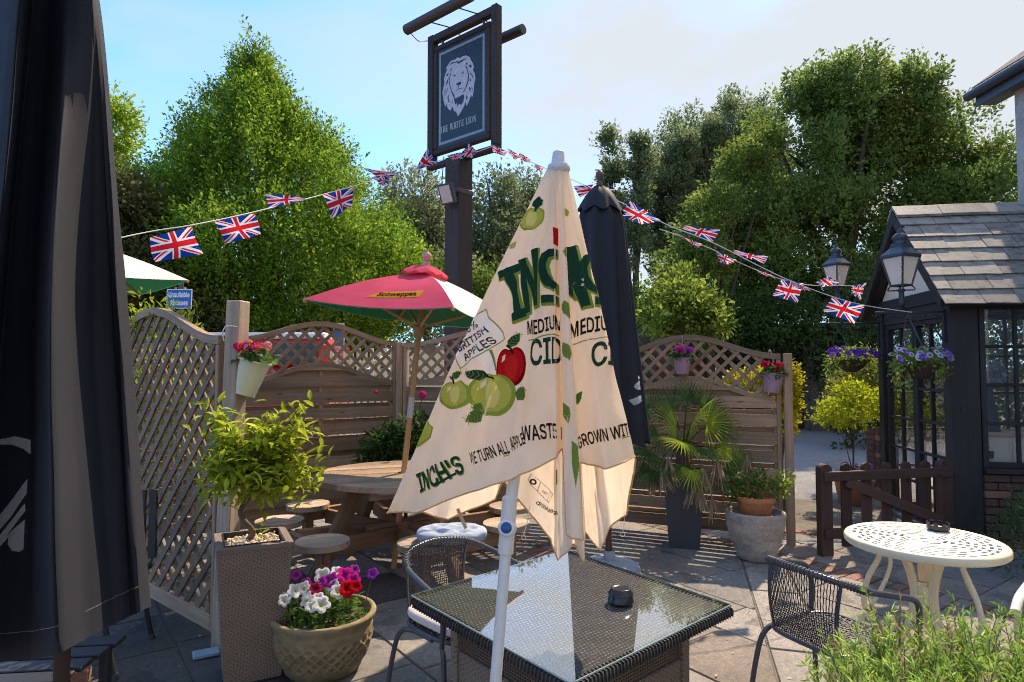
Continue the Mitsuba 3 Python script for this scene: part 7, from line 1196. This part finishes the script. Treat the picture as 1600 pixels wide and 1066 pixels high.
# ------------------------------------------------------------------ lanterns, brackets, baskets
def lantern(label, p, s=1.0, seed=0):
    k = thing('lantern', label, 'lamp'); R = rotz(0.35); blk, dkb = (0.02, 0.021, 0.025), (0.03, 0.036, 0.05)
    m = M(); lathe(m, [(0.0, 0), (0.03, 0.0), (0.026, 0.03), (0.022, 0.13), (0.035, 0.14), (0.03, 0.16), (0, 0.16)], p, 16, blk); m.put('stem', 'gloss', True, k)
    z0, z1, w0, w1 = 0.185 * s, 0.445 * s, 0.058 * s, 0.108 * s
    for i in range(4):
        a = [(-1, -1), (1, -1), (1, 1), (-1, 1)]; q0, q1 = a[i], a[(i + 1) % 4]; f = lambda q, w, z: p + R @ np.array([q[0] * w, q[1] * w, z])
        m = M(); m.add([f(q0, w0 * 0.97, z0), f(q1, w0 * 0.97, z0), f(q1, w1 * 0.97, z1), f(q0, w1 * 0.97, z1)], [[0, 1, 2, 3]], (0.85, 0.76, 0.66)); m.put('pane', 'petal', False, k)
        m = M(); bar(m, f(q0, w0, z0), f(q0, w1, z1), 0.016 * s, 0.016 * s, blk); m.put('frame_bar', 'gloss', True, k)
        m = M(); bar(m, f(q0, w1, z1), f(q1, w1, z1), 0.02 * s, 0.022 * s, blk); bar(m, f(q0, w0, z0), f(q1, w0, z0), 0.014 * s, 0.016 * s, blk); m.put('frame_ring', 'gloss', True, k)
        m = M(); tube(m, spline([p + [0, 0, 0.15], f(q0, w0 * 1.25, 0.15), f(q0, w0, z0)], 8), 0.007, 6, blk); m.put('cradle_arm', 'gloss', True, k)
    m = M(); lathe(m, [(w1 * 1.52, z1 + 0.0), (w1 * 1.5, z1 + 0.02 * s), (0.085 * s, z1 + 0.085 * s), (0.075 * s, z1 + 0.12 * s), (0.06 * s, z1 + 0.125 * s)], p, 4, dkb, R, math.pi / 4, True); m.put('roof', 'gloss', False, k)
    m = M(); lathe(m, [(0.058 * s, z1 + 0.12 * s), (0.055 * s, z1 + 0.15 * s), (0.066 * s, z1 + 0.165 * s), (0.064 * s, z1 + 0.185 * s), (0.045 * s, z1 + 0.21 * s), (0.018 * s, z1 + 0.225 * s), (0.022 * s, z1 + 0.24 * s), (0.012 * s, z1 + 0.26 * s), (0, z1 + 0.275 * s)], p, 20, dkb); m.put('finial', 'gloss', True, k)
def bracket(label, w, d, l=0.62):
    k = thing('wall_bracket', label, 'bracket'); blk = (0.018, 0.018, 0.02); up = ez; m = M(); bar(m, w, w + d * l, 0.016, 0.022, blk); m.put('arm', 'satin', True, k)
    m = M(); bar(m, w + up * 0.03, w - up * 0.30, 0.016, 0.022, blk, up=d); m.put('back_plate', 'satin', True, k); m = M(); tube(m, spline([w - up * 0.28 + d * 0.01, w - up * 0.12 + d * 0.14, w - up * 0.03 + d * l * 0.8], 14), 0.008, 6, blk); m.put('stay', 'satin', True, k)
    for i in range(5): m = M(); c = w + d * (0.07 + 0.095 * i) - up * (0.055 - 0.005 * i); r = 0.034 - 0.003 * i; tube(m, [c + (d * math.cos(x) + up * math.sin(x)) * r * (1 - x / 12) for x in np.linspace(0, 9, 22)], 0.0045, 5, blk); m.put('scroll', 'satin', True, k)
    m = M(); e = w + d * l; tube(m, [e + d * 0.02 * math.cos(x) + up * (0.02 * math.sin(x) - 0.02) for x in np.linspace(1.5, 6, 12)], 0.006, 6, blk); m.put('scroll', 'satin', True, k); return k
def basket(label, flabel, c, hang, seed, fl, r=0.17):
    k = thing('hanging_basket', label, 'basket'); m = M(); lathe(m, [(0, -0.13), (0.06, -0.125), (0.12, -0.08), (r * 0.9, 0), (r * 0.92, 0.02), (r * 0.8, 0.02), (0, 0.0)], c, 28, (0.055, 0.035, 0.026)); m.put('bowl', 'matte', True, k)
    for i in range(3): a = i * 2.094 + 0.4; m = M(); tube(m, [c + [r * 0.85 * math.cos(a), r * 0.85 * math.sin(a), 0.02], hang], 0.0035, 5, (0.05, 0.05, 0.05)); m.put('chain', 'metal', True, k)
    f = thing('pansies', flabel, 'flowers'); rng = np.random.default_rng(seed); leaves_at(rng, c + [0, 0, 0.05], (r * 1.3, r * 1.25, 0.11), 520, 0.05, 0.026, ((0.17, 0.26, 0.04), (0.36, 0.44, 0.08)), parent=f); leaves_at(rng, c + [-r * 1.0, 0, -0.07], (0.09, 0.11, 0.15), 130, 0.04, 0.022, ((0.18, 0.27, 0.06), (0.36, 0.44, 0.12)), parent=f, name='trailing_leaves'); leaves_at(rng, c + [r * 1.0, 0, -0.04], (0.08, 0.11, 0.12), 90, 0.04, 0.02, ((0.18, 0.27, 0.06), (0.36, 0.44, 0.12)), parent=f, name='trailing_leaves')
    for i in range(48):
        a = rng.uniform(-math.pi, math.pi); q = unit([math.cos(a), math.sin(a) - 0.5, rng.uniform(0.05, 1.0)]); p = c + [0, 0, 0.05] + q * np.array([r * 1.35, r * 1.3, 0.15]); col, eye, mid = fl[rng.integers(len(fl))]; flower('flower', f, p, unit(q * 0.5 + [rng.normal(0, 0.2), -0.8, 0.4]), rng.uniform(0.024, 0.034), col, eye, cup=0.1, n=15, mid=mid)
    return k
V1 = [((0.50, 0.46, 0.62), (0.5, 0.35, 0.03), (0.10, 0.03, 0.25)), ((0.30, 0.24, 0.58), (0.5, 0.35, 0.03), (0.06, 0.02, 0.2)), ((0.62, 0.58, 0.68), (0.4, 0.3, 0.03), (0.10, 0.02, 0.18)), ((0.16, 0.05, 0.34), (0.5, 0.4, 0.05), (0.3, 0.2, 0.45))]
V2 = [((0.16, 0.04, 0.44), (0.6, 0.5, 0.05), (0.08, 0.02, 0.25)), ((0.12, 0.03, 0.36), (0.5, 0.4, 0.05), (0.05, 0.01, 0.2)), ((0.22, 0.08, 0.5), (0.6, 0.5, 0.1), (0.1, 0.02, 0.3))]
w1 = pl(0.03, 0.07, 2.20) - ex * 0.04; w2 = pl(0.03, WP - 0.06, 2.20) - ex * 0.04
bracket('ornate black wall bracket on the near corner of the porch', w1, -ex); bracket('ornate black wall bracket on the far corner of the porch', w2, -ex, 0.66)
l1 = at(1409, 478, 6.02); l2 = at(1308, 472, 7.7)
m = M(); kk = 'wall_bracket'; bar(m, w1 - ex * 0.34 + ez * 0.012, l1 - ez * 0.0, 0.02, 0.02, (0.018, 0.018, 0.02)); m.put('lamp_arm', 'satin', True, 'wall_bracket')
m = M(); bar(m, w2 - ex * 0.4 + ez * 0.012, l2, 0.02, 0.02, (0.018, 0.018, 0.02)); m.put('lamp_arm', 'satin', True, 'wall_bracket_001')
lantern('black Victorian lantern with cream panes on the near corner of the porch', l1, 1.05); lantern('black Victorian lantern with cream panes on the far corner of the porch', l2, 1.0)
basket('hanging basket on the near porch bracket', 'pale mauve and white pansies in the near hanging basket', at(1438, 572, 5.98), w1 - ex * 0.33, 41, V1, 0.195); basket('hanging basket on the far porch bracket', 'deep purple pansies in the far hanging basket', at(1330, 565, 7.6), w2 - ex * 0.5, 42, V2, 0.22)
# small leafy plant at the foot of the porch wall
tree('lavender', 'bushy green plant at the foot of the porch brick plinth at the right edge', None, [(4.1, 5.05, 0.25, 0.22, 0.22, 0.28), (4.35, 5.1, 0.35, 0.25, 0.22, 0.32)], 420, ((0.07, 0.13, 0.05), (0.13, 0.2, 0.08)), 0.045, 0.16, 9, 1.0, seed=30, cat='plant', wide=0.28)
k = thing('stone_block', 'pale stone block on the ground beside the granite pot', 'block'); p = on(1258, 872); m = M(); box(m, on(1202, 878) * [1, 1, 0] + [0, 0, 0.02], (0.30, 0.12, 0.04), rotz(-0.15), b=0.01); m.put('block', 'stone_pale', True, k)
k = thing('blue_tray', 'pale blue plastic tray corner poking out behind the wicker planter', 'tray'); p = on(322, 1024); m = M(); box(m, (p[0], p[1], 0.012), (0.14, 0.09, 0.022), rotz(0.5), (0.22, 0.32, 0.40), 0.008); m.put('tray', 'satin', True, k)

# repeats carry one group each
GROUPS = {'lattice_fence': 'lattice topped fence panels round the patio', 'fence_post': 'posts of the patio fence', 'rattan_chair': 'dark rattan chairs', 'navy_parasol': 'closed navy parasols', 'bunting': 'strings of flags over the patio', 'poplar_tree': 'poplars in the distance', 'ash_tree': 'grey green trees behind the sign', 'hanging_pot': 'flower pots hung on the fence', 'geraniums': 'flowers in the hung pots', 'lantern': 'lanterns on the porch', 'wall_bracket': 'wall brackets on the porch', 'hanging_basket': 'hanging baskets on the porch', 'pansies': 'pansies in the hanging baskets', 'red_umbrella': 'open umbrellas over picnic tables', 'glass_ashtray': 'glass ashtrays on the tables', 'hedge': 'dark hedges in the background', 'climber': 'climbing plants on the trellis'}
for k_ in labels:
    b_ = k_[:-4] if k_[-4:-3] == '_' and k_[-3:].isdigit() else k_
    if '__' not in k_ and b_ in GROUPS: labels[k_]['group'] = GROUPS[b_]
